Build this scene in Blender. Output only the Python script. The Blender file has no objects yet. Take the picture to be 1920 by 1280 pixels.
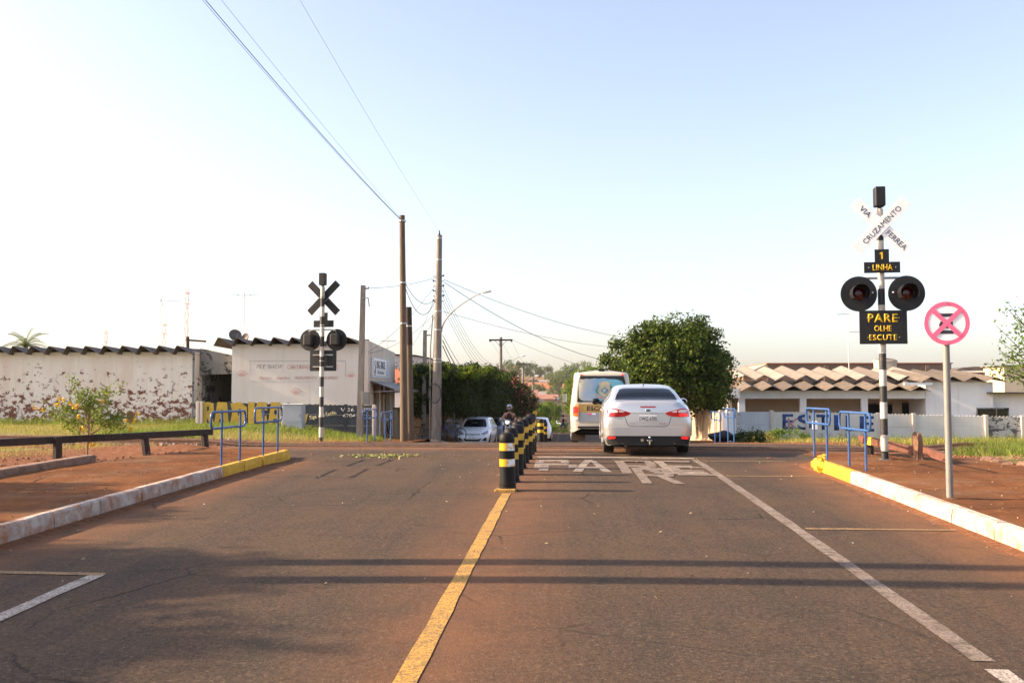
import bpy, bmesh, math, random
import numpy as np
from mathutils import Vector, Matrix
from mathutils.bvhtree import BVHTree
from mathutils.geometry import tessellate_polygon

R = math.radians
rng = random.Random(7)
nrng = np.random.default_rng(11)
scene = bpy.context.scene
COL = scene.collection

# ------------------------------------------------------------------ camera
EYE = 1.66
FPX = 1800.0                      # focal length in pixels of the 1920 px wide photograph
VPX, HOR = 1055.0, 740.0          # where the street's direction and the horizon sit
cam_d = bpy.data.cameras.new('camera')
cam_d.sensor_width = 36.0
cam_d.lens = 36.0 * FPX / 1920.0
cam_d.clip_start = 0.1
cam_d.clip_end = 6000
cam = bpy.data.objects.new('camera', cam_d)
COL.objects.link(cam)
PITCH = math.atan((HOR - 640) / FPX)
YAW = math.atan((VPX - 960) / FPX)
cam.location = (0, 0, EYE)
cam.rotation_euler = (math.pi / 2 + PITCH, 0, YAW)
scene.camera = cam

# ------------------------------------------------------------------ sky, sun, exposure
SUN_EL = R(25.0)
SUN_TO = Vector((-math.cos(SUN_EL) * math.cos(0.035), -math.cos(SUN_EL) * math.sin(0.035), math.sin(SUN_EL)))
world = bpy.data.worlds.new('World')
scene.world = world
world.use_nodes = True
wn, wl = world.node_tree.nodes, world.node_tree.links
wn.clear()
sky = wn.new('ShaderNodeTexSky')
sky.sky_type = 'NISHITA'
sky.sun_disc = False
sky.sun_elevation = SUN_EL
sky.sun_rotation = math.atan2(SUN_TO.x, SUN_TO.y)
sky.altitude = 400
sky.air_density = 1.0
sky.dust_density = 3.0
sky.ozone_density = 1.2
bg = wn.new('ShaderNodeBackground')
bg.inputs[1].default_value = 0.13
wo = wn.new('ShaderNodeOutputWorld')
hs = wn.new('ShaderNodeHueSaturation')          # dusty dry-season air: paler and a little warmer than clear sky
hs.inputs['Saturation'].default_value = 0.8
tint = wn.new('ShaderNodeMix'); tint.data_type = 'RGBA'; tint.blend_type = 'MULTIPLY'; tint.inputs[0].default_value = 1.0
tint.inputs[7].default_value = (1.06, 1.01, 1.03, 1)
wl.new(sky.outputs[0], hs.inputs['Color']); wl.new(hs.outputs[0], tint.inputs[6])
wl.new(tint.outputs[2], bg.inputs[0])
wl.new(bg.outputs[0], wo.inputs[0])

sun_d = bpy.data.lights.new('sun', 'SUN')
sun_d.energy = 5.0
sun_d.angle = R(0.6)
sun_d.color = (1.0, 0.76, 0.50)
sun = bpy.data.objects.new('sun', sun_d)
COL.objects.link(sun)
sun.rotation_euler = SUN_TO.to_track_quat('Z', 'Y').to_euler()

vs = scene.view_settings
vs.view_transform = 'Standard'
vs.look = 'None'
vs.exposure = 1.35
vs.gamma = 1.0
vs.use_curve_mapping = False
scene.cycles.use_denoising = True
scene.cycles.max_bounces = 6
scene.cycles.transparent_max_bounces = 12
scene.cycles.caustics_reflective = False
scene.cycles.caustics_refractive = False

# ------------------------------------------------------------------ measuring helpers
def at(px, py, y):
    """World point seen at a pixel of the 1920x1280 photograph, at distance y along the street."""
    dx, dy = (px - 960) / FPX, -(py - 640) / FPX
    v = Vector((dx, dy, -1.0))
    v.rotate(cam.rotation_euler)
    t = y / v.y
    return Vector((v.x * t, y, EYE + v.z * t))

_P = [(-80, -1.95), (0, 0.0), (18, .42), (20, .445), (22, .435), (24, .41), (26, .365), (33, .03), (41, -.36), (48.6, -.87), (60, -1.2),
      (90, -1.95), (150, -3.8), (230, -5.6), (300, -5.9), (380, -4.7), (500, 1.5), (800, 16), (1200, 24), (2500, 30), (6000, 40)]
_PY = np.array([a for a, b in _P], float); _PZ = np.array([b for a, b in _P], float)
def pchip(xs, ys, x):
    xs = np.asarray(xs, float); ys = np.asarray(ys, float); x = np.asarray(x, float)
    h = np.diff(xs); d = np.diff(ys, axis=0) / (h if ys.ndim == 1 else h[:, None])
    m = np.zeros_like(ys)
    m[0], m[-1] = d[0], d[-1]
    a, b = d[:-1], d[1:]
    h0 = h[:-1] if ys.ndim == 1 else h[:-1, None]; h1 = h[1:] if ys.ndim == 1 else h[1:, None]
    w1, w2 = 2 * h1 + h0, h1 + 2 * h0
    with np.errstate(divide='ignore', invalid='ignore'):
        mm = np.where(a * b > 0, (w1 + w2) / (w1 / a + w2 / b), 0.0)
    m[1:-1] = mm
    i = np.clip(np.searchsorted(xs, x) - 1, 0, len(xs) - 2)
    t = (x - xs[i]) / h[i]
    if ys.ndim > 1: t = t[:, None]; hh = h[i][:, None]
    else: hh = h[i]
    t2, t3 = t * t, t * t * t
    return (2*t3-3*t2+1)*ys[i] + (t3-2*t2+t)*hh*m[i] + (-2*t3+3*t2)*ys[i+1] + (t3-t2)*hh*m[i+1]
def P(y): return float(pchip(_PY, _PZ, np.array([y]))[0])
def sm(a, b, x):
    t = np.clip((np.asarray(x, float) - a) / (b - a), 0, 1)
    return t * t * (3 - 2 * t)
def skew(y): return 0.0094 * min(max(y, -20), 21)
LEFT_KERB, RIGHT_KERB = -5.5, 4.15
def ground(x, y):
    """Terrain height (arrays)."""
    x = np.asarray(x, float); y = np.asarray(y, float)
    p = pchip(_PY, _PZ, y)
    field = np.interp(y, [-80, 0, 14, 20, 45, 60, 100], [-1.6, .12, .42, .44, .36, -.6, -2.2])
    wl_ = sm(-6.5, -11.0, x) * (1 - sm(60, 100, y))
    z = p * (1 - wl_) + field * wl_
    # kerb-height verge in front of the track
    v = (sm(-5.6, -6.2, x)*(1 - sm(-7.6, -8.3, x)) + sm(4.4, 5.0, x)) * (1 - sm(17.5, 20.0, y))
    z = z + .13 * v
    # hollow so that the road sheets lie above the terrain
    wd = sm(17.5, 21.0, y) * (1 - sm(25.5, 29.0, y))
    ea = np.where(y < 20, LEFT_KERB + .0094*y, -5.4); eb = np.where(y < 20, RIGHT_KERB + .0094*y, 4.5)
    ea = ea + (-8.2 - ea)*wd; eb = eb + (8.0 - eb)*wd
    inside = sm(ea - .05, ea + .6, x) * (1 - sm(eb - .6, eb + .05, x))
    z = z - .12 * inside * (1 - 0 * x)
    bump = .035 * np.sin(x * 1.7 + y * .9) * np.sin(y * 1.3 - x * .6) + .02 * np.sin(x * 4.1) * np.sin(y * 3.3)
    z = z + bump * (1 - inside) * sm(5.0, 8.0, np.abs(x))
    hills = sm(60, 260, np.abs(x)) * 9 * np.sin(x * .004 + 1.0) * sm(100, 400, y)
    return z + hills
def G(x, y): return float(ground(np.array([x]), np.array([y]))[0])

# ------------------------------------------------------------------ mesh helpers
class MB:
    def __init__(s): s.v = []; s.f = []
    def add(s, vs_, fs):
        o = len(s.v); s.v += [tuple(p) for p in vs_]; s.f += [tuple(i + o for i in f) for f in fs]; return s
    def box(s, x0, x1, y0, y1, z0, z1):
        return s.add([(x0,y0,z0),(x1,y0,z0),(x1,y1,z0),(x0,y1,z0),(x0,y0,z1),(x1,y0,z1),(x1,y1,z1),(x0,y1,z1)],
                     [(0,3,2,1),(4,5,6,7),(0,1,5,4),(1,2,6,5),(2,3,7,6),(3,0,4,7)])
    def bbox(s, x0, x1, y0, y1, z0, z1, b=.01):
        """Box with chamfered edges."""
        b = min(b, (x1-x0)*.45, (y1-y0)*.45, (z1-z0)*.45)
        bm = bmesh.new(); bmesh.ops.create_cube(bm, size=1)
        for q in bm.verts:
            q.co = Vector(((x0+x1)/2 + q.co.x*(x1-x0), (y0+y1)/2 + q.co.y*(y1-y0), (z0+z1)/2 + q.co.z*(z1-z0)))
        bmesh.ops.bevel(bm, geom=list(bm.edges), offset=b, segments=1, affect='EDGES')
        bm.verts.index_update()
        s.add([q.co.copy() for q in bm.verts], [[q.index for q in f.verts] for f in bm.faces]); bm.free(); return s
    def tube(s, pts, rad, n=8, cap=True):
        pts = [Vector(p) for p in pts]
        if not hasattr(rad, '__len__'): rad = [rad] * len(pts)
        vs_, fs = [], []
        up = None
        for i, p in enumerate(pts):
            d = (pts[min(i+1, len(pts)-1)] - pts[max(i-1, 0)]).normalized()
            if up is None: up = Vector((0,0,1)) if abs(d.z) < .9 else Vector((0,1,0))
            a = d.cross(up)
            if a.length < 1e-4: a = d.cross(Vector((1,0,0)))
            a.normalize(); b = a.cross(d).normalized(); up = b
            for k in range(n):
                t = 2*math.pi*k/n
                vs_.append(p + (a*math.cos(t) + b*math.sin(t)) * rad[i])
        for i in range(len(pts)-1):
            for k in range(n):
                k2 = (k+1) % n
                fs.append((i*n+k, i*n+k2, (i+1)*n+k2, (i+1)*n+k))
        if cap:
            fs.append(tuple(range(n))[::-1]); fs.append(tuple((len(pts)-1)*n+k for k in range(n)))
        return s.add(vs_, fs)
    def lathe(s, prof, n=16, c=(0,0,0), axis='z'):
        vs_, fs = [], []
        for r, h in prof:
            for k in range(n):
                t = 2*math.pi*k/n
                a, b = r*math.cos(t), r*math.sin(t)
                p = (a, b, h) if axis == 'z' else ((a, h, b) if axis == 'y' else (h, a, b))
                vs_.append((p[0]+c[0], p[1]+c[1], p[2]+c[2]))
        for i in range(len(prof)-1):
            for k in range(n):
                k2 = (k+1) % n
                fs.append((i*n+k, i*n+k2, (i+1)*n+k2, (i+1)*n+k))
        fs.append(tuple(range(n))[::-1]); fs.append(tuple((len(prof)-1)*n+k for k in range(n)))
        return s.add(vs_, fs)
    def prism(s, poly, y0, y1, axis='y'):
        """Polygon in the plane across `axis`, pushed from y0 to y1."""
        n = len(poly)
        def pt(a, b, h): return (a, h, b) if axis == 'y' else ((h, a, b) if axis == 'x' else (a, b, h))
        vs_ = [pt(a, b, y0) for a, b in poly] + [pt(a, b, y1) for a, b in poly]
        tri = tessellate_polygon([[Vector((a, b, 0)) for a, b in poly]])
        fs = [tuple(t) for t in tri] + [tuple(n + i for i in t[::-1]) for t in tri]
        fs += [(i, (i+1) % n, n + (i+1) % n, n + i) for i in range(n)]
        return s.add(vs_, fs)
    def sphere(s, c, r, nu=12, nv=8):
        if not hasattr(r, '__len__'): r = (r, r, r)
        vs_, fs = [], []
        for i in range(nv+1):
            a = math.pi*i/nv
            for k in range(nu):
                t = 2*math.pi*k/nu
                vs_.append((c[0]+r[0]*math.sin(a)*math.cos(t), c[1]+r[1]*math.sin(a)*math.sin(t), c[2]+r[2]*math.cos(a)))
        for i in range(nv):
            for k in range(nu):
                k2 = (k+1) % nu
                fs.append((i*nu+k, (i+1)*nu+k, (i+1)*nu+k2, i*nu+k2))
        return s.add(vs_, fs)
    def sheet(s, grid):
        m, n = len(grid), len(grid[0])
        return s.add([p for r in grid for p in r], [(i*n+j, i*n+j+1, (i+1)*n+j+1, (i+1)*n+j) for i in range(m-1) for j in range(n-1)])
    def mesh(s, name, mat, smooth=False):
        me = bpy.data.meshes.new(name)
        me.from_pydata(s.v, [], s.f)
        bm = bmesh.new(); bm.from_mesh(me)
        bmesh.ops.remove_doubles(bm, verts=bm.verts, dist=1e-5)
        bmesh.ops.recalc_face_normals(bm, faces=bm.faces)
        bm.to_mesh(me); bm.free()
        if mat: me.materials.append(mat)
        if smooth: me.shade_smooth(); sharp(me)
        return me
    def build(s, name, mat, parent=None, smooth=False, loc=None):
        o = bpy.data.objects.new(name, s.mesh(name, mat, smooth))
        COL.objects.link(o)
        if parent: o.parent = parent
        if loc is not None: o.location = loc
        return o
def sharp(me, ang=40):
    try: me.set_sharp_from_angle(angle=R(ang))
    except Exception: pass
def mesh_obj(name, me, parent=None, loc=None):
    o = bpy.data.objects.new(name, me); COL.objects.link(o)
    if parent: o.parent = parent
    if loc is not None: o.location = loc
    return o
def tag(o, label, cat, group=None):
    o['label'] = label; o['category'] = cat
    if group: o['group'] = group
    return o
def thing(name, label, cat, loc=(0,0,0), rz=0, group=None):
    o = bpy.data.objects.new(name, None); COL.objects.link(o)
    o.empty_display_size = .1
    o.location = loc; o.rotation_euler = (0,0,rz)
    return tag(o, label, cat, group)
def structure(o): o['kind'] = 'structure'; return o
def dup(root, label=None, parent=None):
    c = root.copy(); COL.objects.link(c)
    if parent: c.parent = parent
    if label: c['label'] = label
    for ch in list(root.children): dup(ch, None, c)
    return c

# ------------------------------------------------------------------ materials
def lin(h):
    h = h.lstrip('#')
    c = [int(h[i:i+2], 16)/255 for i in (0, 2, 4)]
    return tuple(x/12.92 if x <= .04045 else ((x+.055)/1.055)**2.4 for x in c)
class NT:
    """Small wrapper for writing node materials."""
    def __init__(s, name):
        s.m = bpy.data.materials.new(name); s.m.use_nodes = True
        s.n, s.l = s.m.node_tree.nodes, s.m.node_tree.links
        s.b = s.n['Principled BSDF']; s.tc = s.n.new('ShaderNodeTexCoord')
    def link(s, a, b): s.l.new(a, b)
    def noise(s, scale, detail=4, rough=.6, coord='Object', stretch=None, dim=None):
        t = s.n.new('ShaderNodeTexNoise'); t.inputs['Scale'].default_value = scale
        t.inputs['Detail'].default_value = detail; t.inputs['Roughness'].default_value = rough
        src = s.tc.outputs[coord]
        if stretch:
            mp = s.n.new('ShaderNodeMapping'); mp.inputs['Scale'].default_value = stretch
            s.link(src, mp.inputs['Vector']); src = mp.outputs['Vector']
        s.link(src, t.inputs['Vector']); return t.outputs['Fac']
    def ramp(s, fac, stops):
        r = s.n.new('ShaderNodeValToRGB'); e = r.color_ramp.elements
        while len(e) < len(stops): e.new(.5)
        for k, (p, c) in enumerate(stops):
            e[k].position = p
            e[k].color = (c, c, c, 1) if not hasattr(c, '__len__') else (*c[:3], 1)
        s.link(fac, r.inputs['Fac']); return r.outputs['Color']
    def mix(s, fac, a, b, mode='MIX'):
        m = s.n.new('ShaderNodeMix'); m.data_type = 'RGBA'; m.blend_type = mode; m.clamp_result = False
        for sock, v in ((m.inputs[0], fac), (m.inputs[6], a), (m.inputs[7], b)):
            if hasattr(v, 'links'): s.link(v, sock)
            elif hasattr(v, '__len__'): sock.default_value = (*v[:3], 1)
            else: sock.default_value = v if sock == m.inputs[0] else (v, v, v, 1)
        return m.outputs[2]
    def math(s, op, a, b=0.0, c=None):
        m = s.n.new('ShaderNodeMath'); m.operation = op
        for i, v in enumerate((a, b) if c is None else (a, b, c)):
            if hasattr(v, 'links'): s.link(v, m.inputs[i])
            else: m.inputs[i].default_value = v
        return m.outputs[0]
    def xyz(s, coord='Object'):
        x = s.n.new('ShaderNodeSeparateXYZ'); s.link(s.tc.outputs[coord], x.inputs[0]); return x.outputs
    def attr(s, name):
        a = s.n.new('ShaderNodeAttribute'); a.attribute_name = name; return a.outputs['Fac']
    def island(s):
        g = s.n.new('ShaderNodeNewGeometry'); return g.outputs['Random Per Island']
    def rnd(s):
        g = s.n.new('ShaderNodeObjectInfo'); return g.outputs['Random']
    def bump(s, h, strength=.4, dist=.01):
        b = s.n.new('ShaderNodeBump'); b.inputs['Strength'].default_value = strength; b.inputs['Distance'].default_value = dist
        s.link(h, b.inputs['Height']); s.link(b.outputs[0], s.b.inputs['Normal']); return s
    def set(s, color=None, rough=.7, metal=0.0, spec=.5, coat=0.0, **kw):
        i = s.b.inputs
        if color is not None:
            if hasattr(color, 'links'): s.link(color, i['Base Color'])
            else: i['Base Color'].default_value = (*color[:3], 1)
        if hasattr(rough, 'links'): s.link(rough, i['Roughness'])
        else: i['Roughness'].default_value = rough
        i['Metallic'].default_value = metal; i['Specular IOR Level'].default_value = spec; i['Coat Weight'].default_value = coat
        i['Coat Roughness'].default_value = .06
        for k, v in kw.items(): i[k].default_value = v
        return s.m
def simple(name, c, rough=.6, metal=0.0, var=.18, scale=6.0, spec=.4, coat=0.0, bump=0.0, bscale=None, dirt=None, dirt_amt=.35):
    t = NT(name)
    n = t.noise(scale, 5, .65)
    lo = tuple(x * (1 - var) for x in c); hi = tuple(min(1, x * (1 + var)) for x in c)
    col = t.ramp(n, [(.3, lo), (.7, hi)])
    if dirt:
        d = t.noise(scale * .45, 6, .7)
        col = t.mix(t.ramp(d, [(.45, 0.0), (.75, dirt_amt)]), col, dirt)
    if bump: t.bump(t.noise(bscale or scale * 8, 4), bump, .01)
    return t.set(col, rough, metal, spec, coat)

M = {}
DUST = (.26, .115, .055)
M['black_paint'] = simple('black_paint', (.010, .0095, .009), .6, dirt=(.03, .022, .016), dirt_amt=.3)
M['black_rubber'] = simple('black_rubber', (.0075, .007, .007), .55, dirt=(.035, .022, .015), dirt_amt=.4, scale=5, spec=.2)
M['white_paint'] = simple('white_paint', (.74, .74, .72), .5, var=.05, dirt=(.5, .43, .36), dirt_amt=.3)
M['sign_white'] = simple('sign_white', (.92, .92, .92), .35, var=.03)
M['sign_black'] = simple('sign_black', (.011, .011, .012), .55)
M['sign_yellow'] = simple('sign_yellow', (.80, .50, .02), .45, var=.06)
M['sign_red'] = simple('sign_red', (.90, .15, .28), .4, var=.05)
M['ink'] = simple('ink', (.03, .035, .05), .5)
M['blue_paint'] = simple('blue_paint', (.022, .085, .25), .35, var=.25, scale=9, dirt=(.2, .13, .09), dirt_amt=.25)
M['galvanised'] = simple('galvanised', (.42, .41, .39), .4, .75, var=.15)
M['steel_grey'] = simple('steel_grey', (.20, .195, .18), .5, .1, var=.12, dirt=(.25, .16, .1))
M['rail_steel'] = simple('rail_steel', (.22, .13, .085), .5, .5, var=.3, scale=10)
M['rail_head'] = simple('rail_head', (.5, .48, .46), .25, .9, var=.1)
M['old_timber'] = simple('old_timber', (.036, .022, .016), .8, var=.4, scale=12, bump=.5)
M['red_timber'] = simple('red_timber', (.13, .05, .03), .8, var=.35, scale=12, bump=.4)
M['pole_timber'] = None
t = NT('pole_timber')
c = t.ramp(t.noise(5, 6, .7, stretch=(6, 6, .35)), [(.3, (.055, .038, .026)), (.55, (.13, .09, .058)), (.75, (.21, .15, .10))])
z = t.xyz()[2]
c = t.mix(t.ramp(t.math('ADD', z, t.math('MULTIPLY', t.noise(3), .5)), [(0, .75), (1, 0.0)]) , c, (.33, .19, .07)) if False else c
t.bump(t.noise(8, 5, .7, stretch=(8, 8, .4)), .5, .01); M['pole_timber'] = t.set(c, .85)
M['stump_wood'] = simple('stump_wood', (.24, .13, .075), .9, var=.45, scale=9, bump=.8)
t = NT('pole_concrete')
c = t.ramp(t.noise(4, 6, .7, stretch=(2, 2, .5)), [(.3, (.15, .125, .105)), (.7, (.30, .26, .22))])
c = t.mix(t.ramp(t.noise(2.2, 6, .75, stretch=(3, 3, .3)), [(.5, 0.0), (.72, .7)]), c, (.07, .055, .045))
t.bump(t.noise(40, 3), .25, .005); M['pole_concrete'] = t.set(c, .85)
M['asbestos'] = simple('asbestos', (.28, .235, .195), .9, var=.3, scale=3.0, bump=.3, bscale=40, dirt=(.10, .08, .065), dirt_amt=.7)
M['asbestos_dark'] = simple('asbestos_dark', (.12, .098, .085), .92, var=.35, scale=3.0, bump=.3, bscale=40, dirt=(.05, .042, .036), dirt_amt=.8)
t = NT('roof_brown')
c = t.ramp(t.noise(2.5, 6, .7), [(.3, (.085, .065, .048)), (.7, (.20, .155, .115))])
c = t.mix(t.ramp(t.rnd(), [(.2, 0.0), (.9, .6)]), c, (.07, .055, .045)); t.bump(t.noise(40, 4), .3, .01)
M['roof_brown'] = t.set(c, .92)
t = NT('asbestos')
c = t.ramp(t.noise(2.5, 6, .7), [(.3, (.20, .165, .13)), (.7, (.36, .31, .255))])
c = t.mix(t.ramp(t.rnd(), [(.35, 0.0), (.9, .8)]), c, (.13, .10, .08)); t.bump(t.noise(40, 4), .3, .01)
M['asbestos'] = t.set(c, .92)
M['glass_dark'] = simple('glass_dark', (.012, .014, .017), .06, var=.1, spec=.6)
M['hole'] = simple('hole', (.008, .007, .007), .9)
M['tower_haze_pale'] = simple('tower_haze_pale', (.80, .66, .60), .7)  # near-white tone puts the bright haze over the masts into their colour
M['wire'] = simple('wire', (.05, .05, .055), .6)
M['tin'] = simple('tin', (.5, .5, .5), .45, .4, var=.1, scale=2)
# ------------------------------------------------------------------ ground materials
t = NT('asphalt')
big = t.noise(.35, 5, .6); mid = t.noise(2.2, 6, .7); fine = t.noise(90, 3, .7)
c = t.ramp(mid, [(.3, (.062, .044, .033)), (.7, (.100, .070, .050))])
c = t.mix(t.ramp(big, [(.38, 0.0), (.68, .8)]), c, (.145, .084, .048))
c = t.mix(t.ramp(t.noise(.9, 7, .75, stretch=(2.2, .16, 1)), [(.46, 0.0), (.66, .7)]), c, (.046, .039, .034))
c = t.mix(t.ramp(fine, [(.35, .45), (.62, 0.0)]), c, (.032, .029, .027))
c = t.mix(t.ramp(t.noise(140, 2, .5), [(.62, 0.0), (.74, .7)]), c, (.30, .25, .20))
c = t.mix(t.ramp(t.noise(26, 5, .8), [(.36, .8), (.54, 0.0)]), c, (.036, .028, .023))
c = t.mix(t.ramp(t.noise(37, 4, .75), [(.55, 0.0), (.70, .75)]), c, (.22, .15, .10))
c = t.mix(t.ramp(t.noise(1.3, 3, .5), [(.70, 0.0), (.76, .5)]), c, (.045, .038, .034))
x = t.xyz()
edge = t.attr('dust')
c = t.mix(t.math('MULTIPLY', edge, t.ramp(t.noise(1.6, 6, .7), [(.3, .25), (.62, 1.0)])), c, DUST)
# cracks
vo = t.n.new('ShaderNodeTexVoronoi'); vo.feature = 'DISTANCE_TO_EDGE'; vo.inputs['Scale'].default_value = .55
wob = t.n.new('ShaderNodeMix'); wob.data_type = 'VECTOR'; wob.inputs[0].default_value = .12
nz = t.n.new('ShaderNodeTexNoise'); nz.inputs['Scale'].default_value = 2.5; nz.inputs['Detail'].default_value = 6
t.link(t.tc.outputs['Object'], nz.inputs['Vector'])
t.link(t.tc.outputs['Object'], wob.inputs[4]); t.link(nz.outputs['Color'], wob.inputs[5]); t.link(wob.outputs[1], vo.inputs['Vector'])
crk = t.math('MULTIPLY', t.ramp(vo.outputs['Distance'], [(0.0, 1.0), (.011, 0.0)]), t.ramp(t.noise(.5, 3), [(.52, 0.0), (.62, .8)]))
c = t.mix(crk, c, (.02, .017, .015))
t.bump(t.math('SUBTRACT', t.math('ADD', t.math('MULTIPLY', fine, .6), t.math('MULTIPLY', t.noise(30, 4, .8), .8)), crk), .7, .010)
M['asphalt'] = t.set(c, .92, spec=.08)

t = NT('sidewalk_cement')
mid = t.noise(1.1, 6, .7); fine = t.noise(60, 4, .7)
c = t.ramp(mid, [(.3, (.13, .048, .016)), (.5, (.21, .080, .029)), (.72, (.285, .122, .048))])
c = t.mix(t.ramp(t.noise(.45, 6, .7), [(.44, 0.0), (.62, .75)]), c, (.10, .048, .026))
c = t.mix(t.ramp(fine, [(.3, .45), (.6, 0.0)]), c, (.07, .032, .016))
c = t.mix(t.ramp(t.noise(13, 6, .75), [(.36, .6), (.52, 0.0)]), c, (.085, .038, .019))
c = t.mix(t.ramp(t.noise(5, 6, .75), [(.56, 0.0), (.72, .6)]), c, (.35, .165, .07))
vo = t.n.new('ShaderNodeTexVoronoi'); vo.feature = 'DISTANCE_TO_EDGE'; vo.inputs['Scale'].default_value = .6
wob = t.n.new('ShaderNodeMix'); wob.data_type = 'VECTOR'; wob.inputs[0].default_value = .18
nz = t.n.new('ShaderNodeTexNoise'); nz.inputs['Scale'].default_value = 1.8; nz.inputs['Detail'].default_value = 6
t.link(t.tc.outputs['Object'], nz.inputs['Vector'])
t.link(t.tc.outputs['Object'], wob.inputs[4]); t.link(nz.outputs['Color'], wob.inputs[5]); t.link(wob.outputs[1], vo.inputs['Vector'])
crk = t.math('MULTIPLY', t.ramp(vo.outputs['Distance'], [(0.0, 1.0), (.016, 0.0)]), t.ramp(t.noise(.7, 3), [(.45, 0.0), (.55, .9)]))
c = t.mix(crk, c, (.05, .025, .017))
t.bump(t.math('SUBTRACT', t.math('ADD', t.math('MULTIPLY', fine, .5), t.math('MULTIPLY', t.noise(7, 5), .7)), t.math('MULTIPLY', crk, 2)), .6, .01)
c = t.mix(t.ramp(t.noise(.8, 7, .75), [(.50, 0.0), (.62, .55)]), c, (.19, .115, .07))
c = t.mix(t.ramp(t.noise(2.6, 7, .8), [(.56, 0.0), (.64, .5)]), c, (.11, .06, .036))
M['sidewalk'] = t.set(c, .95, spec=.04)

t = NT('ground_soil')
dirt = t.attr('dirt')
n1 = t.noise(.5, 6, .7); n2 = t.noise(9, 5, .7)
gcol = t.ramp(n2, [(.3, (.14, .125, .035)), (.55, (.27, .22, .08)), (.75, (.40, .31, .15))])
gcol = t.mix(t.ramp(n1, [(.4, 0.0), (.7, .6)]), gcol, (.10, .12, .03))
dcol = t.ramp(n2, [(.3, (.13, .055, .028)), (.55, (.23, .10, .05)), (.75, (.31, .16, .09))])
mk = t.ramp(t.math('ADD', dirt, t.math('MULTIPLY', t.math('SUBTRACT', t.noise(1.5, 6, .7), .5), 1.3)), [(.4, 0.0), (.6, 1.0)])
c = t.mix(mk, gcol, dcol)
t.bump(t.math('ADD', t.noise(14, 6, .7), t.math('MULTIPLY', t.noise(60, 3), .4)), .9, .05)
M['soil'] = t.set(c, .95, spec=.1)

t = NT('kerb_white')
z = t.xyz()[2]
c = t.ramp(t.noise(5, 5), [(.3, (.46, .39, .32)), (.7, (.64, .57, .49))])
c = t.mix(t.ramp(t.noise(3.2, 6, .75), [(.42, 0.0), (.62, .9)]), c, (.36, .24, .17))
c = t.mix(t.ramp(t.noise(1.7, 6, .7), [(.55, 0.0), (.66, .9)]), c, (.40, .15, .05))
t.bump(t.noise(18, 5, .7), .8, .02); M['kerb_white'] = t.set(c, .9)
t = NT('kerb_red_worn')
c = t.ramp(t.noise(5, 5), [(.3, (.34, .26, .21)), (.7, (.55, .46, .40))])
c = t.mix(t.ramp(t.noise(2.6, 6, .75), [(.45, 0.0), (.6, .9)]), c, (.33, .13, .055))
c = t.mix(t.ramp(t.noise(8, 6, .75), [(.55, 0.0), (.66, .8)]), c, (.20, .14, .11))
t.bump(t.noise(18, 5, .7), .8, .02); M['kerb_worn'] = t.set(c, .9)
t = NT('kerb_yellow')
c = t.ramp(t.noise(5, 5), [(.3, (.55, .28, .012)), (.7, (.74, .42, .025))])
c = t.mix(t.ramp(t.noise(7, 6, .75), [(.6, 0.0), (.72, .8)]), c, (.34, .18, .07))
t.bump(t.noise(18, 5, .7), .8, .02); M['kerb_yellow'] = t.set(c, .75)
M['kerb_old'] = simple('kerb_old', (.23, .13, .085), .95, var=.4, scale=5, bump=.8, bscale=20)

def paint(name, col, wear=.5, dirt=(.19, .13, .095)):
    t = NT(name)
    c = t.ramp(t.noise(4, 4), [(.3, tuple(x*.82 for x in col)), (.7, col)])
    c = t.mix(t.ramp(t.noise(2.2, 7, .75), [(.30, 0.0), (.72, wear)]), c, dirt)
    c = t.mix(t.ramp(t.noise(60, 4, .75), [(.46, 0.0), (.60, .85)]), c, (.085, .066, .053))
    c = t.mix(t.ramp(t.noise(7, 7, .8), [(.50, 0.0), (.60, wear*1.2)]), c, (.095, .073, .058))
    t.bump(t.noise(90, 3), .4, .006)
    return t.set(c, .85, spec=.2)
M['mark_white'] = paint('mark_white', (.60, .53, .46), .55)
M['mark_letter'] = paint('mark_letter', (.46, .39, .325), .75)
M['mark_faded'] = paint('mark_faded', (.34, .28, .235), .8)
M['mark_yellow'] = paint('mark_yellow', (.66, .36, .06), .4)
M['mark_yellow_thin'] = paint('mark_yellow_thin', (.44, .26, .10), .65)

# ------------------------------------------------------------------ terrain
def axis(vals):
    out = []
    for a, b, st in vals: out += list(np.arange(a, b, st))
    return np.array(out + [vals[-1][1]])
xs = axis([(-2200, -400, 120), (-400, -60, 20), (-60, -24, 3), (-24, -12, .8), (-12, 12, .35), (12, 24, .8), (24, 60, 3), (60, 400, 20), (400, 2200, 120)])
ys = axis([(-40, 0, 2), (0, 45, .45), (45, 120, 2.5), (120, 600, 15), (600, 4000, 120)])
XX, YY = np.meshgrid(xs, ys)
ZZ = ground(XX.ravel(), YY.ravel())
# earth heaped along the left guard beam and a low bank behind the right footway
def heap(x, y, cx, cy, rx, ry, h): return h * np.exp(-((x-cx)/rx)**2 - ((y-cy)/ry)**2)
xf, yf = XX.ravel(), YY.ravel()
noi = .5 + .5*np.sin(xf*5.3+yf*3.1)*np.sin(yf*4.7-xf*2.2)
for a in ((-8.9, 20.2, 1.5, .7, .12), (-7.6, 20.3, 1.2, .6, .10), (-12.5, 19.2, 2.0, 1.0, .10)):
    ZZ = ZZ + heap(xf, yf, *a) * (.6 + .6*noi)
dirt = np.zeros_like(xf)
dirt = np.maximum(dirt, sm(22.5, 20.5, yf) * sm(-14, -10, xf) * (xf < 0))
dirt = np.maximum(dirt, sm(-13.5, -11.5, xf) * (xf < 0) * sm(20.5, 18.0, yf))
dirt = np.maximum(dirt, (1 - sm(3.0, 4.2, np.abs(yf - (23 - .15*xf)))) * .9 * (1 - sm(8.5, 11, xf)))
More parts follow.
